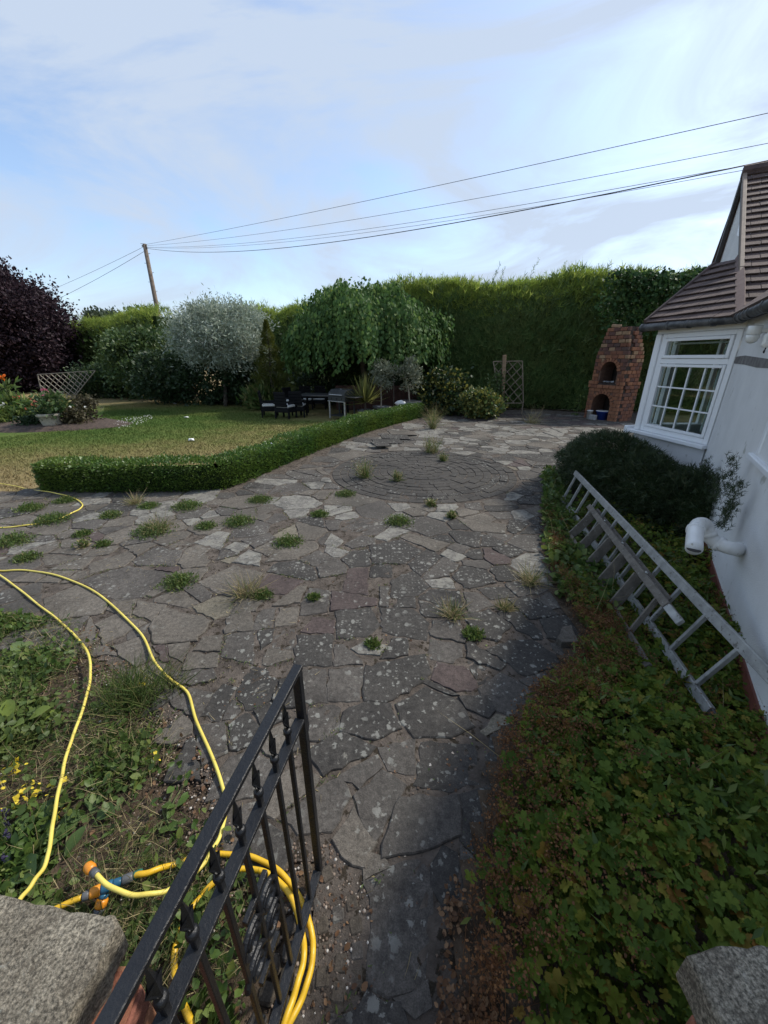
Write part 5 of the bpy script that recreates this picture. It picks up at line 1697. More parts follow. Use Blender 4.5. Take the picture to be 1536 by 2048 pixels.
# dark spiky conifer top behind it
dk = thing('dark_conifer', (PY(-10, 700, 38)[0], 38, 0), 'dark spiky conifer top above the purple tree', 'conifer')
db = np.array(dk.location); trunk(db, db + UP * 12.5, .25, .05, dk)
n = 2600; t = rng.random(n); a = rng.random(n) * 6.283; rr = (1 - t) * 2.6 * rng.random(n) ** .5 + .1
scatter('foliage', db + np.stack([np.cos(a) * rr, np.sin(a) * rr, 4 + t * 9.2], 1), np.stack([np.cos(a), np.sin(a), np.full(n, .3)], 1), rdir(n), .7, SPRAY, [LM['plum']], None, dk)
# far trees and barn roof
fb = PY(222, 690, 62); fb[2] = 0
tree('far_tree', fb, PY(222, 655, 62), (2.5, 2.2, 2.3), 'distant rounded green tree left of the telegraph pole', [leafmat('far_leaf', [(0, (.05, .075, .045)), (1, (.09, .115, .07))], .3)], 60, 5000, .5, .55, tr=.25)
fb = PY(252, 690, 64); fb[2] = 0
tree('far_tree', fb, PY(252, 660, 64), (2.1, 2.0, 1.5), 'lower distant olive tree beside the rounded far tree', [leafmat('far_leaf_b', [(0, (.07, .07, .035)), (1, (.12, .11, .06))], .3)], 50, 3500, .5, .5, tr=.22)
fb = PY(295, 690, 40); fb[2] = 0
tree('far_tree', fb, PY(292, 668, 40), (1.5, 1.2, 1.9), 'small dark tree top just left of the pole', [LM['shrub']], 40, 2600, .35, .35, tr=.15)
br = thing('far_barn', (PY(168, 690, 80)[0], 80, 0), 'distant low grey barn roof beyond the left hedge', 'building')
x0, x1 = PY(120, 690, 80)[0], PY(206, 690, 80)[0]; zt = PY(168, 669, 80)[2]
mb = MB(); mb.box(((x0 + x1) / 2, 83, zt / 2 - .6), (x1 - x0 - .6, 6, zt - 1.2)); mb.build('wall', M['rough_patch'], br)
mb = MB(); mb.add([(x0, 79.5, zt - 1.3), (x1, 79.5, zt - 1.3), (x1, 83, zt), (x0, 83, zt), (x0, 86.5, zt - 1.3), (x1, 86.5, zt - 1.3)], [(0, 1, 2, 3), (3, 2, 5, 4)]); mb.build('roof', M['rough_patch'], br)

# ------------------------------------------------------------------ low box hedge
HB_PX = [(88, 985), (200, 988), (330, 988), (425, 983), (462, 977), (500, 962), (590, 924), (660, 894), (730, 868), (790, 850), (845, 836)]
hb = [G(u, v)[:2] for u, v in HB_PX]
hbp = np.array([p[:2] for p in catmull([np.array([*p, 0]) for p in hb], 10)])
hbw, hbh = .42, .46
bh = thing('box_hedge', tuple(G(440, 975)), 'low clipped box hedge edging the lawn beside the paving', 'hedge')
dl = np.linalg.norm(np.diff(hbp, axis=0), axis=1); cum = np.concatenate([[0], np.cumsum(dl)]); LT = cum[-1]
def along(s):
    i = np.clip(np.searchsorted(cum, s) - 1, 0, len(dl) - 1)
    f = (s - cum[i]) / dl[i]
    p = hbp[i] + (hbp[i + 1] - hbp[i]) * f[:, None]
    d = unit(hbp[i + 1] - hbp[i])
    return p, d
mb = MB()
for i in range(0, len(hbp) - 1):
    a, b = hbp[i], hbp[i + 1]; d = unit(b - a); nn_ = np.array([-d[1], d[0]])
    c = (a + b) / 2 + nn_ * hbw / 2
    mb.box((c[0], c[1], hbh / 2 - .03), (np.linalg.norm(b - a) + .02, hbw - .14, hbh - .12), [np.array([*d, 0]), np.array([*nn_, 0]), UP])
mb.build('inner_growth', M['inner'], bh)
n = 42000
s = rng.random(n) * LT; p, d = along(s); nn_ = np.stack([-d[:, 1], d[:, 0]], 1)
face = rng.random(n)
w = np.where(face < .5, rng.normal(size=n) * .025, np.where(face < .9, rng.random(n) * hbw, hbw + rng.normal(size=n) * .025))
zt = hbh + .035 * wob(p, 3.1, 1) + .02 * wob(p, 9.0, 2)
z = np.where((face >= .5) & (face < .9), zt + rng.normal(size=n) * .022, rng.random(n) * zt)
w = w + np.where(face < .5, -.03 * wob(np.stack([s, z * 2], 1), 3.3, 5) - .0 + .05 * (1 - z / hbh) ** 2, 0)
P = np.column_stack([p + nn_ * w[:, None], z])
out = np.column_stack([nn_ * np.where(face < .5, -1, np.where(face < .9, 0, 1))[:, None], np.where((face >= .5) & (face < .9), 1.0, .45)])
# rounded left end
ne = 2600; Pe = np.column_stack([hbp[0][0] + rng.normal(size=ne) * .025 - .02, hbp[0][1] + rng.random(ne) * hbw, rng.random(ne) * hbh])
P = np.concatenate([P, Pe]); out = np.concatenate([out, np.tile([-1.0, 0, .45], (ne, 1))]); n += ne
scatter('foliage', P, rdir(n) * .7 + out, rdir(n) + out * .6 + np.array([0, 0, .5]), .036 * (.7 + .7 * rng.random(n)), LEAF, [LM['box']], None, bh)

# ------------------------------------------------------------------ dark yew bush by the bay window
yb = thing('yew_bush', tuple(G(1270, 1020)), 'dark spreading evergreen bush between ladder and bay window', 'bush')
yc = np.array([3.45, 5.35, .45])
for k in range(7):
    trunk(yc * np.array([1, 1, 0]) + rng.normal(size=3) * np.array([.1, .1, 0]), yc + rdir(1, .4)[0] * np.array([.6, .9, .35]), .03, .008, yb, 'stem', .05, None, 5)
def yew_part(c, rad, n, nm='foliage'):
    d = rdir(n, .25); rr = (.55 + .45 * rng.random(n) ** .5) * (1 + .10 * wob(d * 4, 1, c[0]))
    P = c + d * rad * rr[:, None]; P = P[P[:, 2] > .03]; d = d[:len(P)]
    D = unit(P - c) + rng.normal(size=P.shape) * .55 + np.array([-.2, 0, .15])
    return P, D
Ps, Ds = [], []
for c, rad, n in ((np.array([3.35, 5.5, .50]), np.array([.62, 1.0, .45]), 9000), (np.array([3.35, 4.6, .42]), np.array([.50, .75, .42]), 6000), (np.array([3.45, 4.0, .42]), np.array([.32, .5, .42]), 3000)):
    P, D = yew_part(c, rad, n); Ps.append(P); Ds.append(D)
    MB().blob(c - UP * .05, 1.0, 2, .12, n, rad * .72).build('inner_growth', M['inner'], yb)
P = np.concatenate(Ps); D = np.concatenate(Ds)
scatter('foliage', P, D, rdir(len(P)) + np.array([0, 0, .7]), .11 * (.6 + .8 * rng.random(len(P))), SPRAY, [LM['yew']], None, yb)
# upright sprays against the wall
Pp, Dp = [], []
for (u, v, h_, ln) in ((1440, 1000, .36, .12), (1425, 1010, .28, -.05), (1455, 1030, .24, .15), (1440, 1060, .2, .2), (1400, 975, .28, .1)):
    p = WL(u, v, .12)
    for k in range(150):
        t = k / 150; Pp.append(p + np.array([ln * .3 * t, .05 * t, h_ * t]) + rng.normal(size=3) * .022); Dp.append((random.choice((-1, 1)) * .5 * ND[0] + random.gauss(0, .2), random.gauss(0, .3), .7))
scatter('upright_sprays', np.array(Pp), np.array(Dp), rdir(len(Pp)), .065, SPRAY, [LM['yew']], None, yb)
LM['bronze'] = leafmat('bronze', [(0, (.04, .035, .02)), (1, (.085, .075, .035))], .3, .6)
LM['gravel'] = leafmat('gravel', [(0, (.05, .035, .025)), (.5, (.14, .10, .075)), (.85, (.24, .19, .15)), (1, (.5, .48, .44))], 0.0, .85)
# ------------------------------------------------------------------ telegraph pole and wires
M['pole_wood'] = plain('pole_wood', (.11, .085, .065), (.18, .14, .11), 6, .9, .8, 40)
M['wire'] = plain('wire', (.02, .02, .022), (.03, .03, .032), 4, .6)
M['galv'] = plain('galv', (.25, .26, .27), (.34, .35, .36), 10, .5, metal=.6)
ptop = PY(289, 488, 30.0); pbot = np.array([ptop[0] - .03, 30.0, 0])
tp = thing('telegraph_pole', tuple(pbot), 'brown wooden telegraph pole rising behind the left hedge', 'pole')
mb = MB(); mb.tube([pbot, pbot + (ptop - pbot) * .5, ptop], [.17, .145, .12], 12); mb.build('shaft', M['pole_wood'], tp, True)
for k in range(9):
    z = 4.6 + k * .55; p = pbot + (ptop - pbot) * (z / ptop[2]); s_ = 1 if k % 2 else -1
    mb = MB(); mb.tube([p, p + np.array([s_ * .26, 0, .03])], .014, 6); mb.build('step_iron', M['galv'], tp)
for k, (dx, dz) in enumerate(((.14, -.08), (-.14, -.12), (.14, -.22))):
    p = ptop + np.array([dx, -.05, dz]); mb = MB(); mb.lathe([(.03, -.05), (.045, -.02), (.03, 0), (.045, .03), (.02, .05)], p, 8); mb.build('insulator', M['galv'], tp)
def wire(a, b, sag, r, label):
    a = np.asarray(a, float); b = np.asarray(b, float)
    pts = [a + (b - a) * t - UP * 4 * sag * t * (1 - t) for t in np.linspace(0, 1, 28)]
    d = [np.linalg.norm(p - np.array([0, 0, CAM_H])) for p in pts]
    mb = MB(); mb.tube(pts, r, 5); o = mb.build('overhead_wire', M['wire'], None, True)
    return tag(o, label, 'wire', 'overhead wires from the telegraph pole')
w_at = ptop + np.array([.12, -.1, 0])
wire(w_at + UP * -.05, PY(1640, 203, 9.5), .10, .007, 'uppermost overhead wire crossing the sky to the right edge')
wire(w_at + UP * -.12, PY(1640, 266, 9.5), .28, .006, 'second highest overhead wire crossing the sky to the right')
wire(w_at + UP * -.2, PY(1640, 303, 9.0), .42, .0055, 'third overhead wire, just above the lowest pair over the roof')
wire(w_at + UP * -.22, PY(1640, 312, 9.0), .48, .005, 'fourth overhead wire, close above the thick lowest one')
wire(w_at + UP * -.26, apex + UP * .12 + CD * .3, .62, .010, 'thick lowest overhead wire running down to the cottage gable')
wire(ptop + np.array([-.1, -.1, -.2]), PY(20, 612, 40), .15, .009, 'upper of two wires sloping from the pole down to the left')
wire(ptop + np.array([-.1, -.1, -.45]), PY(20, 638, 38), .25, .011, 'lower thicker wire sloping from the pole down to the left')

# ------------------------------------------------------------------ trellises
M['grey_wood'] = plain('grey_wood', (.20, .175, .14), (.30, .265, .215), 9, .9, .7, 50)
M['brown_post'] = plain('brown_post', (.19, .125, .075), (.27, .19, .12), 9, .85, .6, 50)
def seg_clip(a, b, poly):
    """clip segment a-b (2D) to a convex polygon (counter-clockwise)"""
    t0, t1 = 0.0, 1.0; d = b - a
    for p, q in zip(poly, np.roll(poly, -1, 0)):
        e = q - p; n = np.array([e[1], -e[0]])
        da = n @ (a - p); dd = n @ d
        if abs(dd) < 1e-9:
            if da > 0: return None
        else:
            t = -da / dd
            if dd > 0: t1 = min(t1, t)
            else: t0 = max(t0, t)
    return (a + d * t0, a + d * t1) if t1 - t0 > .02 else None
def trellis(name, Y, px, label, sp, frame_w, post=None):
    pts = [PY(u, v, Y) for u, v in px]
    c = np.mean(pts, axis=0); root = thing(name, (c[0], Y, 0), label, 'trellis')
    poly = convex([(p[0], p[2]) for p in pts])
    lo, hi = poly.min(0), poly.max(0)
    for sgn in (1, -1):
        x = lo[0] - 3
        while x < hi[0] + 3:
            r_ = seg_clip(np.array([x, lo[1] - .5]), np.array([x + sgn * 2.6 * .95, lo[1] - .5 + 2.6]), poly)
            x += sp
            if r_ is None: continue
            a, b = r_
            if np.linalg.norm(b - a) < .12: continue
            yy = Y + (.012 if sgn > 0 else -.012)
            mb = MB(); mb.beam((a[0], yy, a[1]), (b[0], yy, b[1]), .022, .035, (0, 1, 0)); mb.build('slat', M['grey_wood'], root)
    pts2 = [np.array([p[0], Y - .03, p[2]]) for p in pts]
    for a, b in zip(pts2, pts2[1:] + pts2[:1]):
        mb = MB(); mb.beam(a, b, .03, frame_w, (0, 1, 0)); mb.build('frame', M['grey_wood'], root)
    # legs to the ground
    for p in pts2:
        if p[2] < c[2]:
            mb = MB(); mb.beam((p[0], Y, 0), (p[0], Y, p[2]), .04, .04, (0, 1, 0)); mb.build('leg', M['grey_wood'], root)
    return root
trellis('fan_trellis', 20.2, [(76, 749), (192, 741), (146, 798), (88, 799)], 'weathered fan-shaped lattice trellis standing on the left lawn', .30, .05)
M['grey_wood'] = plain('dark_lattice', (.15, .12, .085), (.23, .19, .14), 9, .9, .7, 50)
tr2 = trellis('lattice_trellis', 15.0, [(986, 723), (1044, 722), (1046, 806), (1000, 806)], 'small grey lattice trellis against the tall hedge', .34, .06)
pz = PY(1009, 710, 14.9)
lp = MB(); lp.beam((pz[0] + .13, 14.86, -.1), (pz[0], 14.90, pz[2]), .12, .10, (0, 1, 0))
tag(lp.build('trellis_post', M['brown_post']), 'brown wooden post leaning in front of the small lattice trellis', 'post')
cl_n = 500; base = PY(992, 800, 14.8)
cp = thing('climbing_plant', (base[0], 14.8, 0), 'green climber growing up the small lattice trellis', 'climber')
P = np.stack([base[0] + rng.normal(size=cl_n) * .16, 14.78 + rng.normal(size=cl_n) * .06, rng.random(cl_n) * 1.5], 1)
scatter('leaves', P, rdir(cl_n, -.3), rdir(cl_n) + np.array([0, -1, .3]), .11, LEAF, [LM['shrub']], None, cp)
trunk((base[0], 14.8, 0), (base[0] + .1, 14.78, 1.5), .015, .006, cp, 'stem')

# ------------------------------------------------------------------ garden furniture
M['rattan'] = plain('rattan', (.005, .005, .006), (.011, .011, .012), 30, .8, .8, 120, spec=.15)
M['cushion'] = plain('cushion', (.62, .62, .61), (.70, .70, .69), 8, .9, .3, 60)
M['table_top'] = plain('table_top', (.035, .036, .038), (.055, .056, .058), 8, .35)
M['grill_black'] = plain('grill_black', (.022, .024, .024), (.04, .042, .042), 8, .5, spec=.3)
M['grill_steel'] = plain('grill_steel', (.42, .42, .42), (.52, .52, .52), 10, .35, metal=.7)
ch = thing('garden_chair', (0, 0, 0), 'x', 'chair', 'black woven garden chairs', local=True)
mb = MB(); mb.cbox((0, 0, .30), (.56, .56, .16), None, .1); mb.build('seat', M['rattan'], ch)
mb = MB()
for k in range(5): mb.cbox((0, .26 + .012 * k, .46 + .1 * k), (.50 - .01 * k, .05, .098), None, .25)
mb.build('backrest', M['rattan'], ch)
for s_ in (-1, 1):
    mb = MB(); mb.cbox((s_ * .29, -.02, .52), (.07, .56, .05), None, .3); mb.cbox((s_ * .29, -.25, .40), (.05, .05, .22), None, .1); mb.build('armrest', M['rattan'], ch)
for sx_ in (-1, 1):
    for sy in (-1, 1):
        mb = MB(); mb.beam((sx_ * .27, sy * .25, 0), (sx_ * .27, sy * .24, .24), .055, .055); mb.build('leg', M['rattan'], ch)
mb = MB(); mb.cbox((0, -.03, .43), (.53, .52, .10), None, .35); mb.build('cushion', M['cushion'], ch)
def seat_at(u, v, rz, label, first=False):
    o = ch if first else copy_tree(ch)
    p = G(u, v); o.location = tuple(p); o.rotation_euler = (0, 0, rz); o['label'] = label
    return o
seat_at(541, 833, R(100), 'leftmost black woven chair with white cushion on the lawn', True)
seat_at(573, 836, R(160), 'black woven chair with white cushion in front, second from the left')
seat_at(597, 833, R(180), 'black woven chair tucked against the near left corner of the table')
seat_at(588, 822, R(60), 'black woven chair behind the front left pair, back turned')
seat_at(612, 818, R(10), 'black woven chair at the far side of the table, left one')
seat_at(640, 817, R(0), 'black woven chair at the far side of the table, right one')
tb = thing('garden_table', tuple(G(650, 829)), 'dark rectangular garden table between the chairs and the grill', 'table', rz=R(-8), local=True)
mb = MB(); mb.cbox((0, 0, .725), (1.75, .95, .05), None, .15); mb.build('tabletop', M['table_top'], tb)
for sx_ in (-1, 1):
    for sy in (-1, 1):
        mb = MB(); mb.beam((sx_ * .80, sy * .40, 0), (sx_ * .80, sy * .40, .70), .07, .07); mb.build('leg', M['rattan'], tb)
mb = MB(); mb.cbox((0, 0, .66), (1.6, .8, .06), None, .1); mb.build('apron', M['rattan'], tb)
gr = thing('gas_grill', tuple(G(685, 838)), 'black gas grill on a cart with hood and side shelf', 'grill', rz=R(-38), local=True)
for sx_ in (-1, 1):
    for sy in (-1, 1):
        mb = MB(); mb.beam((sx_ * .36, sy * .24, .03), (sx_ * .36, sy * .24, .62), .05, .05); mb.build('leg', M['grill_steel'] if sy < 0 else M['grill_black'], gr)
mb = MB(); mb.cbox((0, 0, .13), (.72, .5, .03), None, .1); mb.build('bottom_shelf', M['grill_black'], gr)
mb = MB(); mb.cbox((0, 0, .70), (.80, .54, .18), None, .06); mb.build('firebox', M['grill_black'], gr)
mb = MB(); V = []
prof = [(-.27, .795), (-.25, .90), (-.10, 1.0), (.16, 1.02), (.27, .93), (.27, .795)]
for xx in (-.38, .38): V += [(xx, y, z) for y, z in prof]
mb.add(V, [tuple(range(5, -1, -1)), tuple(range(6, 12))] + [(i, (i + 1) % 6, 6 + (i + 1) % 6, 6 + i) for i in range(6)]); lid = mb.build('hood', M['grill_black'], gr)
mb = MB(); mb.tube([(-.30, -.30, .84), (.30, -.30, .84)], .014, 8); mb.beam((-.28, -.30, .84), (-.28, -.25, .85), .02, .02); mb.beam((.28, -.30, .84), (.28, -.25, .85), .02, .02); mb.build('handle', M['grill_steel'], lid)
mb = MB(); mb.lathe([(.03, 0), (.03, .01), (.001, .012)], (0, -.02, 1.012), 10); mb.build('thermometer', M['grill_steel'], lid)
mb = MB(); mb.cbox((0, -.285, .62), (.80, .03, .02), None, .2); mb.build('trim', M['grill_steel'], gr)
for xx in (-.24, 0, .24):
    mb = MB(); mb.tube([(xx, -.272, .71), (xx, -.30, .71)], .025, 10); mb.build('knob', M['grill_black'], gr)
mb = MB(); mb.cbox((.62, 0, .78), (.42, .46, .025), None, .2); mb.build('side_shelf', M['grill_black'], gr)
for sy in (-1, 1):
    mb = MB(); mb.tube([(.40, sy * .24, .06), (.44, sy * .24, .06)], .07, 14); mb.build('wheel', M['rattan'], gr)

# potted plants
M['pot_grey'] = plain('pot_grey', (.065, .067, .07), (.095, .097, .10), 8, .55, .2, 40)
M['pot_dark'] = plain('pot_dark', (.014, .014, .016), (.03, .03, .032), 8, .4)
M['ribbed'] = plain('ribbed', (.11, .105, .10), (.16, .15, .14), 8, .7, .3, 50)
M['gravel_white'] = plain('gravel_white', (.42, .42, .40), (.66, .66, .63), 60, .9, 1, 90)
def pot(name, u, v, label, r, h, m, ribs=False, fill=True):
    p = G(u, v); root = thing(name, tuple(p), label, 'potted plant')
    if ribs:
        prof = [(r * .82, 0)]
        for k in range(5):
            z0 = h * k / 5; rr = r * (.82 + .18 * (k + .5) / 5)
            prof += [(rr, z0 + .01), (rr + .03, z0 + h * .06), (rr + .03, z0 + h * .14), (rr, z0 + h * .19)]
        prof += [(r, h), (r - .05, h), (r - .06, h - .1), (.001, h - .1)]
    else:
        prof = [(r * .72, 0), (r * .97, h - .06), (r * 1.03, h - .05), (r * 1.03, h), (r * .92, h), (r * .88, h - .06), (.001, h - .06)]
    mb = MB(); mb.lathe(prof, p, 20); mb.build('pot', m, root, True)
    if fill:
        mb = MB(); mb.lathe([(r * .86, h - .055), (r * .5, h - .03), (.001, h - .025)], p, 14); mb.build('gravel_topping', M['gravel_white'], root)
    return root, p
o1, p1 = pot('potted_olive', 762, 836, 'standard olive tree in a grey pot with white gravel', .30, .42, M['pot_grey'])
trunk(p1 + UP * .38, p1 + UP * 1.35, .025, .02, o1, 'trunk', .02, M['bark_pale'])
clump_crown(PY(768, 748, p1[1]), (.31, .30, .40), 30, 1500, .09, .10, o1, [LM['olive']], NARROW, up=.4)
o2, p2_ = pot('potted_olive', 819, 833, 'standard olive tree in a wide ribbed stone planter', .42, .56, M['ribbed'], True, False)
trunk(p2_ + UP * .45, PY(816, 772, p2_[1]), .03, .02, o2, 'trunk', .02, M['bark_pale'])
clump_crown(PY(819, 750, p2_[1]), (.28, .28, .52), 34, 1700, .09, .11, o2, [LM['olive']], NARROW, up=.6)
o3, p3_ = pot('potted_stake', 787, 834, 'dark glazed pot with white gravel and a thin bare stem', .24, .36, M['pot_dark'])
trunk(p3_ + UP * .3, PY(788, 742, p3_[1]), .018, .012, o3, 'stem', .02, M['bark'])
clump_crown(PY(788, 742, p3_[1]), (.22, .2, .18), 10, 300, .07, .09, o3, [LM['olive']], NARROW)
o4, p4_ = pot('potted_cordyline', 731, 839, 'spiky yellow-green cordyline in a dark grey pot', .27, .34, M['pot_grey'], False, False)
n = 130; a = rng.random(n) * 6.283; el = rng.uniform(-.25, 1.45, n)
D = np.stack([np.cos(a) * np.cos(el), np.sin(a) * np.cos(el), np.sin(el)], 1)
trunk(p4_ + UP * .25, p4_ + UP * .62, .04, .035, o4, 'stem', .01, M['bark'])
scatter('sword_leaves', np.tile(p4_ + UP * .60, (n, 1)) + D * .03, D, UP + rng.normal(size=(n, 3)) * .2, .85 * (.7 + .5 * rng.random(n)), BLADE, [LM['sword']], None, o4, width=.055)
# low dark fence behind
M['fence_red'] = plain('fence_red', (.045, .018, .013), (.075, .032, .022), 8, .85, .5, 50)
fe = thing('low_board_fence', (1.0, 16.4, 0), 'low dark red-brown board fence behind the potted plants', 'fence')
fx0, fx1 = PY(672, 800, 16.2)[0], PY(835, 800, 16.2)[0]
k = 0; x = fx0
while x < fx1:
    mb = MB(); mb.cbox((x + .075, 16.2 + random.gauss(0, .004), .49), (.96, .022, .142), [UP, np.array([0, 1.0, 0]), np.array([1.0, 0, 0])], .1); mb.build('board', M['fence_red'], fe); x += .15
for zz in (.3, .8):
    mb = MB(); mb.beam((fx0, 16.25, zz), (fx1, 16.25, zz), .05, .07); mb.build('rail', M['fence_red'], fe)
bg = MB(); p = BP(0, 0, 0) * 0 + PY(808, 800, p2_[1] - .35)
bg.blob(p + np.array([-.12, 0, -.12]), .14, 2, .3, 3, (1.5, .8, .7))
tag(bg.build('white_bag', M['cushion'], None, True), 'small crumpled white bag leaning on the ribbed planter', 'bag')

# ------------------------------------------------------------------ flower bed on the lawn
fb_c = G(70, 858); 
fbed = MB(); 
K = 30
V = [(fb_c[0] + 0, fb_c[1] + .8, .14)]
for rr, zz in ((.5, .13), (.85, .08), (1.0, -.02)):
    for k in range(K):
        a = 6.283 * k / K; V.append((fb_c[0] - .6 + 3.0 * rr * math.cos(a), fb_c[1] + .8 + 1.35 * rr * math.sin(a), zz + random.gauss(0, .012)))
Fc = [(0, 1 + k, 1 + (k + 1) % K) for k in range(K)]
for r_ in range(2):
    for k in range(K): Fc.append((1 + r_ * K + k, 1 + (r_ + 1) * K + k, 1 + (r_ + 1) * K + (k + 1) % K, 1 + r_ * K + (k + 1) % K))
fbed.add(V, Fc); tag(fbed.build('flower_bed', plain('mulch', (.035, .024, .018), (.085, .058, .044), 14, .95, 2, 30), None, True), kind='structure')
M['urn_stone'] = plain('urn_stone', (.30, .27, .21), (.48, .44, .36), 9, .9, .9, 40)
up_ = G(107, 856); up_[2] = .08
ur = thing('stone_planter', tuple(up_), 'weathered pale stone planter with pink flowers in the lawn flower bed', 'planter')
mb = MB(); mb.lathe([(.22, 0), (.24, .06), (.27, .26), (.30, .28), (.33, .30), (.33, .37), (.28, .37), (.26, .32), (.001, .32)], up_, 18); mb.build('bowl', M['urn_stone'], ur, True)
clump_crown(up_ + UP * .62, (.38, .34, .34), 18, 900, .10, .12, ur, [LM['shrub']], LEAF, up=.5, name='foliage')
def blooms(parent, c, rad, n, size, m, name='blooms'):
    P = np.asarray(c) + rng.normal(size=(n, 3)) * np.asarray(rad)
    k = 5; PP = np.repeat(P, k, 0); D = rdir(n * k) + np.array([0, -.2, .5])
    o = scatter(name, PP, D, rdir(n * k) + UP, size, BROAD, [m], None, parent); o['kind'] = 'stuff'
    return o
blooms(ur, up_ + UP * .98 + np.array([.1, 0, 0]), (.10, .1, .05), 5, .07, LM['pinkfl'])
blooms(ur, up_ + UP * .72 + np.array([-.15, -.25, 0]), (.12, .08, .07), 6, .055, LM['redfl'])
def bed_plant(u, v, label, h, w, mats, n, size, tpl=LEAF, flower=None, stalk=0):
    p = G(u, v); p[2] = .05
    root = thing('bed_plant', tuple(p), label, 'plant', 'plants in the lawn flower bed')
    for k in range(4): trunk(p, p + np.array([random.gauss(0, w * .4), random.gauss(0, w * .3), h]), .01, .005, root, 'stem', .03, M['stem'], 5)
    P = p + np.stack([rng.normal(size=n) * w * .45, rng.normal(size=n) * w * .35, rng.random(n) * h], 1)
    scatter('foliage', P, rdir(n, .7), rdir(n) + UP * .6, size, tpl, mats, None, root)
    if flower:
        m_, c, rad, nb, sz = flower; blooms(root, p + np.asarray(c), rad, nb, sz, m_)
    return root
bed_plant(38, 845, 'pale green strappy clump with salmon flowers left of the stone planter', .7, .55, [LM['weed']], 500, .34, NARROW, (LM['redfl'], (.3, 0, .72), (.14, .1, .08), 6, .06))
bed_plant(4, 852, 'green clump with white blooms at the left image edge', .5, .5, [LM['weed']], 420, .22, NARROW, (LM['white'], (.1, 0, .5), (.2, .1, .1), 9, .07))
bed_plant(30, 835, 'tall daylily with one orange bloom above the flower bed', 1.2, .25, [LM['weed']], 130, .32, NARROW, (LM['orangefl'], (0, 0, 1.32), (.06, .05, .05), 5, .12))
bed_plant(66, 855, 'dark low cushion directly left of the stone planter', .28, .4, [LM['darkshrub']], 600, .10)
bed_plant(135, 850, 'thin yellowish stems right of the stone planter', .8, .4, [LM['yellowleaf']], 260, .16, NARROW, (LM['redfl'], (.05, -.1, .42), (.05, .05, .04), 4, .08))
bed_plant(152, 853, 'bushy bronze plant with white flecks in the flower bed', .5, .45, [LM['bronze']], 700, .10, LEAF, (LM['white'], (.05, -.1, .5), (.22, .1, .08), 7, .05))
bed_plant(178, 846, 'taller reddish bronze plant at the right of the flower bed', .8, .45, [LM['bronze']], 800, .11)

# litter and small things on the lawn
for (u, v, lab) in ((373, 836, 'small white scrap on the lawn nearest the middle'), (383, 881, 'pale crumpled scrap on the lawn just behind the low hedge'), (350, 808, 'small white scrap at the far edge of the lawn in shade'), (546, 889, 'dark and white scrap on the dry lawn behind the low hedge'), (592, 885, 'pair of pale bluish scraps beside the low hedge')):
    p = G(u, v); mb = MB(); mb.blob(p + UP * .03, .07, 1, .5, u, (1.3, .9, .5)); tag(mb.build('paper_scrap', M['cushion']), lab, 'litter')
cv = in_region(110, [G(u, v)[:2] for u, v in ((225, 850), (250, 838), (300, 832), (310, 838), (265, 856), (235, 860))])
P = np.column_stack([cv, np.full(len(cv), .05)])
tag(scatter('clover_flowers', np.repeat(P, 3, 0), rdir(len(P) * 3, .4), rdir(len(P) * 3), .026, BROAD, [LM['white']]), 'patch of small white clover flowers in the green lawn', 'flowers', kind='stuff')
LAWN_V = [G(u, v)[:2] for u, v in ((-30, 1000), (70, 985), (90, 935), (450, 925), (560, 900), (650, 870), (680, 845), (560, 838), (520, 812), (330, 802), (210, 812), (200, 850), (0, 875))]
n = 60000
Q = in_region(n, LAWN_V)
P = np.column_stack([Q, np.full(n, -.016)])
tag(scatter('lawn_grass', P, rdir(n, 1.6), rdir(n), .05 * (.6 + .8 * rng.random(n)), BLADE, [M['lawn']], None, None, width=.012), 'short mown grass of the lawn', 'grass', kind='stuff')

# ------------------------------------------------------------------ weeds in the joints of the paving
def tuft(u, v, wpx, kind, label, hpx=None):
    p = G(u, v, .02); dep = proj(p)[2]; w = wpx / F * dep / 2; h = (hpx or wpx * .22) / F * dep
    if kind == 'dome':
        n = int(min(1400, 260 + 5200 * w)); d = rng.normal(size=(n, 2)) * .42
        d = np.clip(d, -.95, .95); P = p + np.column_stack([d * np.array([w, w * .9]), np.abs(rng.normal(size=n)) * h * .45 * np.exp(-np.sum(d * d, 1))])
        o = scatter('weed_tuft', P, rdir(n, .9), rdir(n) + UP * .4, .034 * (.6 + .8 * rng.random(n)), NARROW, [LM['weed'], LM['grass']], (rng.random(n) < .35).astype(int))
    elif kind == 'straw':
        n = 150; a = rng.random(n) * 6.283; el = rng.uniform(.15, 1.3, n)
        D = np.stack([np.cos(a) * np.cos(el), np.sin(a) * np.cos(el), np.sin(el)], 1)
        P = p + rng.normal(size=(n, 3)) * np.array([.3, .3, 0]) * w
        o = scatter('weed_tuft', P, D, rdir(n), (w * 1.0 + h) * (.4 + .7 * rng.random(n)), BLADE, [LM['straw'], LM['grass']], (rng.random(n) < .35).astype(int), None, width=.006)
    else:
        n = 190; nl = 150                 # blades from one root, small leaves along them
        D = rdir(n, 2.2); L_ = h * (.5 + .6 * rng.random(n))
        P = p + rng.normal(size=(n, 3)) * np.array([.22, .22, 0]) * w
        k = rng.integers(0, n, nl); t = rng.random(nl) ** .6
        P2 = P[k] + D[k] * (L_[k] * t)[:, None] * .95
        P = np.concatenate([P, P2]); S_ = np.concatenate([L_, np.full(nl, .035)]); W_ = np.concatenate([np.full(n, .007), np.full(nl, .014)])
        o = scatter('weed_tuft', P, np.concatenate([D, rdir(nl, .5)]), rdir(n + nl), S_, BLADE, [LM['weed'], LM['straw']], (rng.random(n + nl) < .35).astype(int), None, width=W_)
    return tag(o, label, 'weed', 'weeds growing in the paving joints')
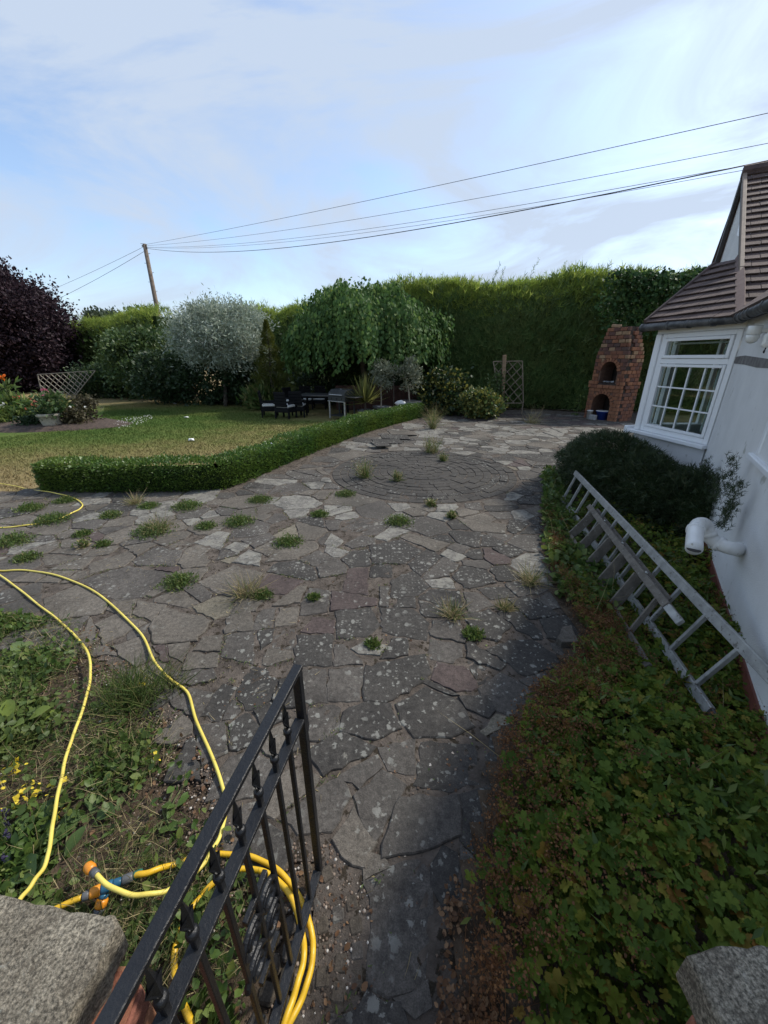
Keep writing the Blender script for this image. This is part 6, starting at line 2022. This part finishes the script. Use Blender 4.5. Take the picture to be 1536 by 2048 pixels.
for a in (
 (62, 1018, 52, 'dome', 'green weed cushion by the left end of the low hedge'),
 (105, 1042, 70, 'dome', 'long green weed strip under the short yellow hose loop'),
 (130, 1003, 40, 'dome', 'small weed cushion between hedge end and hose loop'),
 (25, 1085, 80, 'dome', 'large weed clump with white flecks at the left edge'),
 (55, 1118, 50, 'dome', 'weed cushion just above the long pale hose at left'),
 (165, 1070, 34, 'dome', 'small dry yellowish weed left of the big clump'),
 (168, 1094, 26, 'tall', 'tiny upright weed on the left paving', 20),
 (207, 1090, 30, 'dome', 'small weed right of the tiny upright one'),
 (306, 1065, 84, 'dome', 'biggest green weed clump in the left paving'),
 (316, 1062, 60, 'straw', 'straw stalks growing from the biggest weed clump', 16),
 (222, 1032, 40, 'dome', 'flat weed cushion below the left part of the low hedge'),
 (270, 1007, 40, 'straw', 'dry straw tuft close to the low hedge', 14),
 (375, 1015, 60, 'dome', 'weed cushion with white flowers near the hedge'),
 (298, 1014, 40, 'dome', 'weed cushion between dry tuft and white-flowered weed'),
 (412, 1055, 44, 'dome', 'round weed cushion right of the biggest clump'),
 (478, 1046, 66, 'dome', 'wide weed cushion in the pale stones below the hedge bend'),
 (520, 1002, 50, 'dome', 'weed cushion close to the hedge where it bends'),
 (577, 1087, 62, 'dome', 'dark green weed cushion among the cream stones'),
 (358, 1167, 74, 'dome', 'flat green weed mat beside the pale hose'),
 (495, 1190, 66, 'straw', 'dry straw tuft beside the pink stone', 30),
 (525, 1192, 40, 'dome', 'small green weed right of the dry straw tuft'),
 (692, 990, 40, 'dome', 'weed cushion left of the paved circle'),
 (728, 955, 44, 'tall', 'tall yellow-green weed at the left rim of the paved circle', 44),
 (795, 962, 22, 'tall', 'slender weed standing inside the paved circle', 24),
 (864, 905, 60, 'tall', 'tall feathery weed beyond the paved circle', 40),
 (886, 922, 24, 'tall', 'small weed at the far rim of the paved circle', 18),
 (862, 1012, 34, 'tall', 'yellow-green weed at the near rim of the paved circle', 16),
 (903, 1036, 22, 'tall', 'dark weed just outside the paved circle on the right', 18),
 (798, 1045, 60, 'dome', 'weed strip below the paved circle'),
 (640, 1030, 36, 'dome', 'small weed among the white lichen stones'),
 (946, 1270, 44, 'dome', 'narrow green weed strip in a joint near the dark stones'),
 (905, 1232, 50, 'straw', 'thin dry grass tuft above the green joint weed', 24),
 (1060, 1165, 60, 'straw', 'dry grass tuft right of the paving middle near the ladder', 30),
 (1064, 846, 44, 'straw', 'dry grass tuft at the far end of the paving', 20),
 (866, 840, 36, 'straw', 'straw tuft at the right end of the low hedge', 30),
 (865, 858, 22, 'tall', 'tall thin weed near the far end of the low hedge', 44),
 (1010, 1218, 34, 'straw', 'small straw tuft between lichen stones right of centre', 14),
 (628, 1196, 26, 'dome', 'tiny weed in a joint left of the lichen stones'),
 (745, 1290, 30, 'dome', 'thin moss line in a joint of the middle paving'),
): tuft(*a)
# white-flowering plant beside oven
p = G(1152, 832); wp = thing('oven_weed', tuple(p), 'thin pale weed standing left of the brick oven', 'weed')
trunk(p, p + UP * .75, .012, .006, wp, 'stem', .06, M['stem'], 5)
n = 60; P = p + np.column_stack([rng.normal(size=(n, 2)) * .06, rng.random(n) * .8]); scatter('leaves', P, rdir(n, -.3), rdir(n), .10, LEAF, [LM['weed']], None, wp)
# loose stone, slates
mb = MB(); V, Fc = stone_geo(np.array([G(u, v)[:2] for u, v in ((1112, 1290), (1122, 1268), (1140, 1265), (1152, 1300), (1120, 1300))][::-1]), .075, False); mb.add(V, Fc)
tag(mb.build('loose_stone', M['stone_mid']), 'loose angular grey stone at the edge of the shady bed', 'stone')
for k, (u, v, rz, lab) in enumerate(((775, 888, .3, 'dark thin slate leaning nearest on the pile by the low hedge'), (790, 880, .2, 'long thin slate in the middle of the pile by the low hedge'), (805, 873, .25, 'far pale slate of the pile by the low hedge'), (762, 897, .5, 'small broken slate at the near end of the pile'))):
    mb = MB(); p = G(u, v); mb.cbox((0, 0, 0), (.75 if k < 3 else .4, .34, .03), None, .2); o = mb.build('slate', M['stone_dark'] if k != 2 else M['stone_mid']); o.location = (p[0], p[1], .06 + .015 * k); o.rotation_euler = (.12, .06, rz); tag(o, lab, 'slate', 'slates piled by the low hedge')

# crumbs, moss and straw caught in the joints
n = 9000
Q = in_region(n, [p[:2] for p in PATIO], lambda P: np.clip(2.6 / np.maximum(P[:, 1], .5), .05, 1) * np.clip(.4 + .8 * wob(P, 1.6, 12), .03, 1))
tag(scatter('joint_debris', np.column_stack([Q, np.full(n, .0165)]), rdir(n) * np.array([1, 1, .2]), rdir(n) * .5 + UP, .013 * (.3 + 1.2 * rng.random(n) ** 2), CHIP, [LM['deadleaf'], LM['gravel'], LM['weed']], rng.choice(3, n, p=[.4, .45, .15])), 'crumbs, dry bits and moss caught in the paving joints', 'debris', kind='stuff')
n = 1100
Q = in_region(n, [p[:2] for p in PATIO], lambda P: np.clip(2.6 / np.maximum(P[:, 1], .5), .05, 1) * np.clip(.1 + .9 * wob(P, 1.3, 5), .01, 1))
tag(scatter('straw_bits', np.column_stack([Q, np.full(n, .028)]), rdir(n) * np.array([1, 1, .12]), rdir(n), .06 * (.3 + 1.0 * rng.random(n)), BLADE, [LM['straw']], None, None, width=.003), 'short dry straw bits lying on the paving', 'debris', kind='stuff')

# moss and seedlings following the joints
jp = []
for mname, P in stones[:330]:
    if random.random() > .5: continue
    c = P.mean(0)
    if c[1] > 7.5 or (c[0] > .2 and random.random() < .6): continue
    i = random.randrange(len(P)); a, b = P[i], P[(i + 1) % len(P)]
    nn2 = unit(np.array([(b - a)[1], -(b - a)[0]])); m_ = int(np.linalg.norm(b - a) * 130)
    t = np.clip(rng.normal(.5, .25, m_), 0, 1)
    jp.append(a + (b - a) * t[:, None] + nn2 * (.012 + rng.normal(size=m_) * .008)[:, None])
jp = np.concatenate(jp); n = len(jp)
tag(scatter('joint_moss', np.column_stack([jp, np.full(n, .016) + .012 * rng.random(n)]), rdir(n, .6), rdir(n) + UP * .5, .022 * (.4 + .9 * rng.random(n)), NARROW, [LM['weed'], LM['straw'], LM['grass']], rng.choice(3, n, p=[.5, .2, .3])), 'moss and seedlings following the paving joints', 'moss', kind='stuff')

# ------------------------------------------------------------------ shady bed: geranium ground cover
BRP = np.array([tuple(p)[:2] for p in BED_R])
def edge_dist(P, poly):
    d = np.full(len(P), 9.0)
    for a, b in zip(poly, np.roll(poly, -1, 0)):
        e = b - a; t = np.clip(((P - a) @ e) / (e @ e + 1e-9), 0, 1)
        d = np.minimum(d, np.linalg.norm(P - (a + t[:, None] * e), axis=1))
    return d
LEFT_EDGE = BRP[2:13]
def left_dist(P):
    d = np.full(len(P), 9.0)
    for a, b in zip(LEFT_EDGE[:-1], LEFT_EDGE[1:]):
        e = b - a; t = np.clip(((P - a) @ e) / (e @ e + 1e-9), 0, 1)
        d = np.minimum(d, np.linalg.norm(P - (a + t[:, None] * e), axis=1))
    return d
def bed_h(P):
    e = left_dist(P)
    base = .10 + .10 * np.clip(e / .45, 0, 1)
    near = np.clip((2.0 - P[:, 1]) / 1.2, 0, 1) * .10
    lx = l0[0] + (P[:, 1] - l0[1]) * (l1[0] - l0[0]) / (l1[1] - l0[1])      # the ladders press the cover down
    flat = np.where(P[:, 1] > 1.45, np.clip(1 - np.abs(P[:, 0] - lx + .08) / .42, 0, 1), 0)
    return (base + near + .07 * wob(P, 5.0, 2) + .05 * wob(P, 12.0, 4)) * (1 - .72 * flat)
n = 21000
Q = in_region(n, BRP, lambda P: np.where(P[:, 1] > 3.6, .35, 1.0) * np.clip(.12 + left_dist(P) / .25, 0, 1) * np.where((P[:, 1] < .75) & (left_dist(P) < .2), .2, 1))
hh = bed_h(Q)
P = np.column_stack([Q, .03 + hh * (1 - .55 * rng.random(n) ** 2.2)])
D = rdir(n); D[:, 2] *= .5
gsz = .058 * (.25 + 1.15 * rng.random(n) ** 1.3) * np.where(Q[:, 1] > 2.4, .8, 1.0)
tag(scatter('geranium_leaves', P, D, rdir(n) * .85 + UP, gsz, LOBED, [LM['geranium']]), 'lobed green geranium leaves covering the shady bed by the house', 'ground cover', kind='stuff')
# narrow pale leaves poking through
n = 3200; cl = in_region(120, BRP); k = rng.integers(0, 120, n)
Q = cl[k] + rng.normal(size=(n, 2)) * .10; ok = in_poly(Q, BRP); Q = Q[ok]; n = len(Q)
P = np.column_stack([Q, .05 + bed_h(Q) * (.5 + .6 * rng.random(n))])
tag(scatter('willowherb_leaves', P, rdir(n, .5), rdir(n) + UP * .7, .06 * (.7 + .7 * rng.random(n)), NARROW, [LM['weed']]), 'narrow grey-green leaves poking through the geranium cover', 'ground cover', kind='stuff')
# brown seed heads: clusters of bits on thin stalks, thick along the paving edge
nc = 620
cq = in_region(nc, BRP, lambda P: np.clip(1.15 - left_dist(P) / .36, .05, 1.0) * np.where((P[:, 1] > 1.0) & (P[:, 1] < 2.6), 1.0, np.where(P[:, 1] >= 2.6, .25, .55)))
ch_ = .04 + bed_h(cq) * (.85 + .35 * rng.random(nc))
per = 52
k = np.repeat(np.arange(nc), per); n = len(k)
P = np.column_stack([cq[k] + rng.normal(size=(n, 2)) * .030, ch_[k] + rng.normal(size=n) * .018])
tag(scatter('seed_heads', P, rdir(n, .3), rdir(n), .0085 * (.5 + 1.0 * rng.random(n)), CHIP, [LM['seedhead']]), 'rusty brown dried seed heads along the paving edge of the shady bed', 'ground cover', kind='stuff')
n = nc * 3; k = np.repeat(np.arange(nc), 3)
P0 = np.column_stack([cq[k] + rng.normal(size=(n, 2)) * .03, np.full(n, .03)]); P1 = np.column_stack([cq[k] + rng.normal(size=(n, 2)) * .03, ch_[k]])
tag(scatter('dry_stalks', P0, P1 - P0, rdir(n), np.linalg.norm(P1 - P0, axis=1), BLADE, [LM['seedhead']], None, None, width=.0022), 'thin brown stalks carrying the dried seed heads', 'ground cover', kind='stuff')
# green clumps along the ladder
n = 2600
Q = in_region(n, [G(u, v)[:2] for u, v in ((1085, 950), (1130, 950), (1150, 1060), (1230, 1240), (1240, 1290), (1180, 1270), (1115, 1200), (1085, 1090))])
P = np.column_stack([Q, .02 + .13 * rng.random(n) ** .9 * (1 + .4 * wob(Q, 4, 1))])
tag(scatter('edge_leaves', P, rdir(n, .3), rdir(n) + UP, .07 * (.5 + .9 * rng.random(n)), BROAD, [LM['weed']]), 'fresh green leaves spilling onto the paving beside the ladder', 'ground cover', kind='stuff')
# long grass stems
n = 90; Q = in_region(n, BRP)
tag(scatter('long_stems', np.column_stack([Q, np.full(n, .05)]), rdir(n, .9), rdir(n), .45 * (.5 + .7 * rng.random(n)), BLADE, [LM['straw']], None, None, width=.004), 'long thin stems arching over the geranium cover', 'grass', kind='stuff')

# ------------------------------------------------------------------ left bed: weeds, gravel, leaves
BLP = np.array([tuple(p)[:2] for p in BED_L])
def bare(P):      # gravelly strip along the paving, bare soil behind the gate
    d = np.full(len(P), 9.0)
    edge = np.array([G(u, v)[:2] for u, v in ((190, 1262), (355, 1430), (450, 1570), (480, 1690), (665, 1700), (750, 1800), (740, 2100))])
    for a, b in zip(edge[:-1], edge[1:]):
        e = b - a; t = np.clip(((P - a) @ e) / (e @ e), 0, 1)
        d = np.minimum(d, np.linalg.norm(P - (a + t[:, None] * e), axis=1))
    return d
VIEW_L = np.array([G(u, v)[:2] for u, v in ((-60, 1230), (190, 1255), (355, 1425), (450, 1565), (480, 1690), (560, 1720), (470, 2100), (60, 2100), (-60, 1850))])
n = 7000
Q = in_region(n, VIEW_L, lambda P: np.clip((bare(P) - .08) / .3, 0.03, 1) * np.clip(.35 + .9 * wob(P, 6, 3), .04, 1) * np.where(np.linalg.norm(P - p0[:2], axis=1) < .16, .25, 1))
P = np.column_stack([Q, .02 + .07 * rng.random(n) ** 1.7 * (1 + .7 * wob(Q, 4, 6))])
tag(scatter('bed_weeds', P, rdir(n, .5), rdir(n) + UP * .9, .034 * (.5 + 1.0 * rng.random(n)), BROAD, [LM['weed']]), 'low leafy weeds covering the left bed', 'weeds', kind='stuff')
n = 9500
Q = in_region(n, VIEW_L, lambda P: np.clip((bare(P) - .05) / .3, 0.03, 1) * np.clip(.4 + .8 * wob(P, 4, 9), .05, 1))
D = rdir(n, .35)
tag(scatter('dry_grass', np.column_stack([Q, np.full(n, .02) + .04 * rng.random(n)]), D, rdir(n), .11 * (.3 + 1.0 * rng.random(n)), BLADE, [LM['straw'], LM['grass']], (rng.random(n) < .66).astype(int), None, width=.0027), 'tangle of dry and green grass stems in the left bed', 'grass', kind='stuff')
n = 900; cq = np.array([G(u, v)[:2] for u, v in ((262, 1400), (250, 1390), (280, 1410), (330, 1380), (235, 1410))]); k = rng.integers(0, len(cq), n)
Q = cq[k] + rng.normal(size=(n, 2)) * .07
tag(scatter('tall_grass', np.column_stack([Q, np.full(n, .01)]), rdir(n, 1.5) + np.array([.25, 0, 0]), rdir(n), .24 * (.4 + .8 * rng.random(n)), BLADE, [LM['grass']], None, None, width=.005), 'upright green grass clump between the two hoses', 'grass', kind='stuff')
# gravel
n = 5200
SCREE = np.array([G(u, v)[:2] for u, v in ((-40, 1230), (190, 1255), (355, 1425), (450, 1565), (480, 1690), (660, 1690), (745, 1790), (755, 2120), (60, 2120), (-60, 1850))])
Q = in_region(n, SCREE, lambda P: np.clip(1.25 - bare(P) / .30, .12, 1))
ico = np.array([(0, 0, 1), (.9, 0, .3), (.28, .85, .3), (-.73, .53, .3), (-.73, -.53, .3), (.28, -.85, .3), (0, 0, -.4)], float)
icf = np.array([(0, 1, 2), (0, 2, 3), (0, 3, 4), (0, 4, 5), (0, 5, 1), (6, 2, 1), (6, 3, 2), (6, 4, 3), (6, 5, 4), (6, 1, 5)])
tag(scatter('gravel', np.column_stack([Q, np.full(n, .012)]), rdir(n) * np.array([1, 1, .2]), rdir(n) * .3 + UP, .0065 * (.4 + 1.1 * rng.random(n) ** 2.2), (ico, icf), [LM['gravel']]), 'mixed small pebbles and grit along the edge of the left bed', 'gravel', kind='stuff')
n = 620
Q = in_region(n, SCREE, lambda P: np.clip(1.2 - bare(P) / .35, .3, 1))
tag(scatter('fallen_leaves', np.column_stack([Q, .018 + .01 * rng.random(n)]), rdir(n) * np.array([1, 1, .3]), rdir(n) * .5 + UP, .021 * (.3 + 1.1 * rng.random(n)), BROAD, [LM['deadleaf']]), 'fallen brown leaves scattered over the left bed and gateway', 'leaves', kind='stuff')
n = 420
Q = in_region(n, [G(u, v)[:2] for u, v in ((890, 1760), (975, 1760), (1000, 2100), (870, 2100))], lambda P: np.clip(.3 + wob(P, 14, 2), .05, 1))
tag(scatter('leaf_litter', np.column_stack([Q, .045 + .015 * rng.random(n)]), rdir(n) * np.array([1, 1, .4]), rdir(n) * .6 + UP, .019 * (.3 + 1.1 * rng.random(n)), BROAD, [LM['deadleaf']]), 'brown leaf litter beside the long slab at the shady bed', 'leaves', kind='stuff')
n = 70
cq = np.array([G(u, v)[:2] for u, v in ((20, 1575), (45, 1620), (58, 1600), (100, 1595), (120, 1640), (288, 1375), (30, 1555), (305, 1530))]); k = rng.integers(0, len(cq), n)
Q = cq[k] + rng.normal(size=(n, 2)) * .028
tag(scatter('yellow_petals', np.column_stack([Q, .05 + .02 * rng.random(n)]), rdir(n), rdir(n) * .6 + UP, .026 * (.5 + .8 * rng.random(n)), BROAD, [LM['petal']]), 'bright yellow fallen petals in the left bed', 'petals', kind='stuff')

# big-leaved plants
BIG = (np.array([(0, 0, 0), (.10, .10, .01), (.26, .35, .06), (.30, .6, .03), (.16, .86, -.05), (0, 1, -.14), (-.16, .86, -.05), (-.30, .6, .03), (-.26, .35, .06), (-.10, .10, .01), (0, .5, -.02)], float),
       np.array([(0, 1, 10), (1, 2, 10), (2, 3, 10), (3, 4, 10), (4, 5, 10), (5, 6, 10), (6, 7, 10), (7, 8, 10), (8, 9, 10), (9, 0, 10)]))
def big_plant(name, u, v, n, size, mat_, label, el=(.2, .9), spread=.03, petiole=.06):
    p = G(u, v); root = thing(name, tuple(p), label, 'plant')
    for i in range(n):
        a = random.uniform(0, 6.283); e = random.uniform(*el)
        d = np.array([math.cos(a) * math.cos(e), math.sin(a) * math.cos(e), math.sin(e)])
        q = p + d * petiole + rng.normal(size=3) * np.array([spread, spread, 0])
        o = scatter('leaf', q[None], (d * np.array([1, 1, .5]))[None], (UP + rng.normal(size=3) * .25)[None], size * random.uniform(.7, 1.15), BIG, [mat_], None, root)
        mb = MB(); mb.tube([p, (p + q) / 2 + UP * .01, q], .004, 5); mb.build('leaf_stalk', M['stem'], root)
    return root
big_plant('broad_leaf_plant', 35, 1462, 9, .13, leafmat('lime_leaf', [(0, (.16, .22, .04)), (1, (.20, .26, .05))], .4), 'lime green broad-leaved plant wilting at the left edge', (.1, 1.2), .02, .10)
big_plant('broad_leaf_plant', 70, 1300, 14, .12, leafmat('pale_leaf', [(0, (.13, .20, .075)), (1, (.20, .26, .10))], .35), 'pale green leafy plant near the paving at upper left of the bed', (.1, .7), .09, .03)
big_plant('broad_leaf_plant', 140, 1310, 10, .09, leafmat('pale_leaf_b', [(0, (.14, .20, .085)), (1, (.20, .25, .11))], .35), 'second pale leafy plant beside the yellow hose', (.1, .7), .06, .03)
big_plant('broad_leaf_plant', 55, 1700, 9, .15, leafmat('deep_leaf', [(0, (.045, .085, .028)), (1, (.07, .12, .035))], .35), 'dark broad leaves by the left pillar cap', (.1, .8), .06, .04)
big_plant('broad_leaf_plant', 140, 1650, 7, .12, leafmat('deep_leaf_b', [(0, (.06, .11, .03)), (1, (.09, .14, .04))], .35), 'green broad leaves right of the left hose', (.2, .8), .05, .03)
big_plant('broad_leaf_plant', 330, 1640, 12, .06, LM['weed'], 'small bright leafy weed beside the gate rail', (.2, 1.0), .06, .03)
big_plant('broad_leaf_plant', 420, 1800, 12, .055, LM['weed'], 'leafy weed growing inside the hose coil', (.2, 1.0), .06, .03)
big_plant('broad_leaf_plant', 265, 1840, 14, .055, LM['weed'], 'leafy weed between pillar cap and gate', (.2, 1.0), .07, .03)
big_plant('broad_leaf_plant', 240, 1420, 10, .055, LM['weed'], 'leafy weed at the foot of the tall grass clump', (.2, .9), .05, .03)
lv = thing('lavender', tuple(G(25, 1690)), 'lavender with dark purple flower spikes by the left pillar', 'plant')
p = np.array(lv.location)
for k in range(8):
    e = p + np.array([random.gauss(0, .07), random.gauss(0, .07), random.uniform(.12, .24)])
    mb = MB(); mb.tube([p, (p + e) / 2 + rng.normal(size=3) * .01, e], .0018, 4); mb.build('stalk', M['stem'], lv)
    n = 22; P = e + np.column_stack([rng.normal(size=(n, 2)) * .004, -rng.random(n) * .05]); scatter('flower_spike', P, rdir(n, .3), rdir(n), .012, CHIP, [LM['lavender']], None, lv)
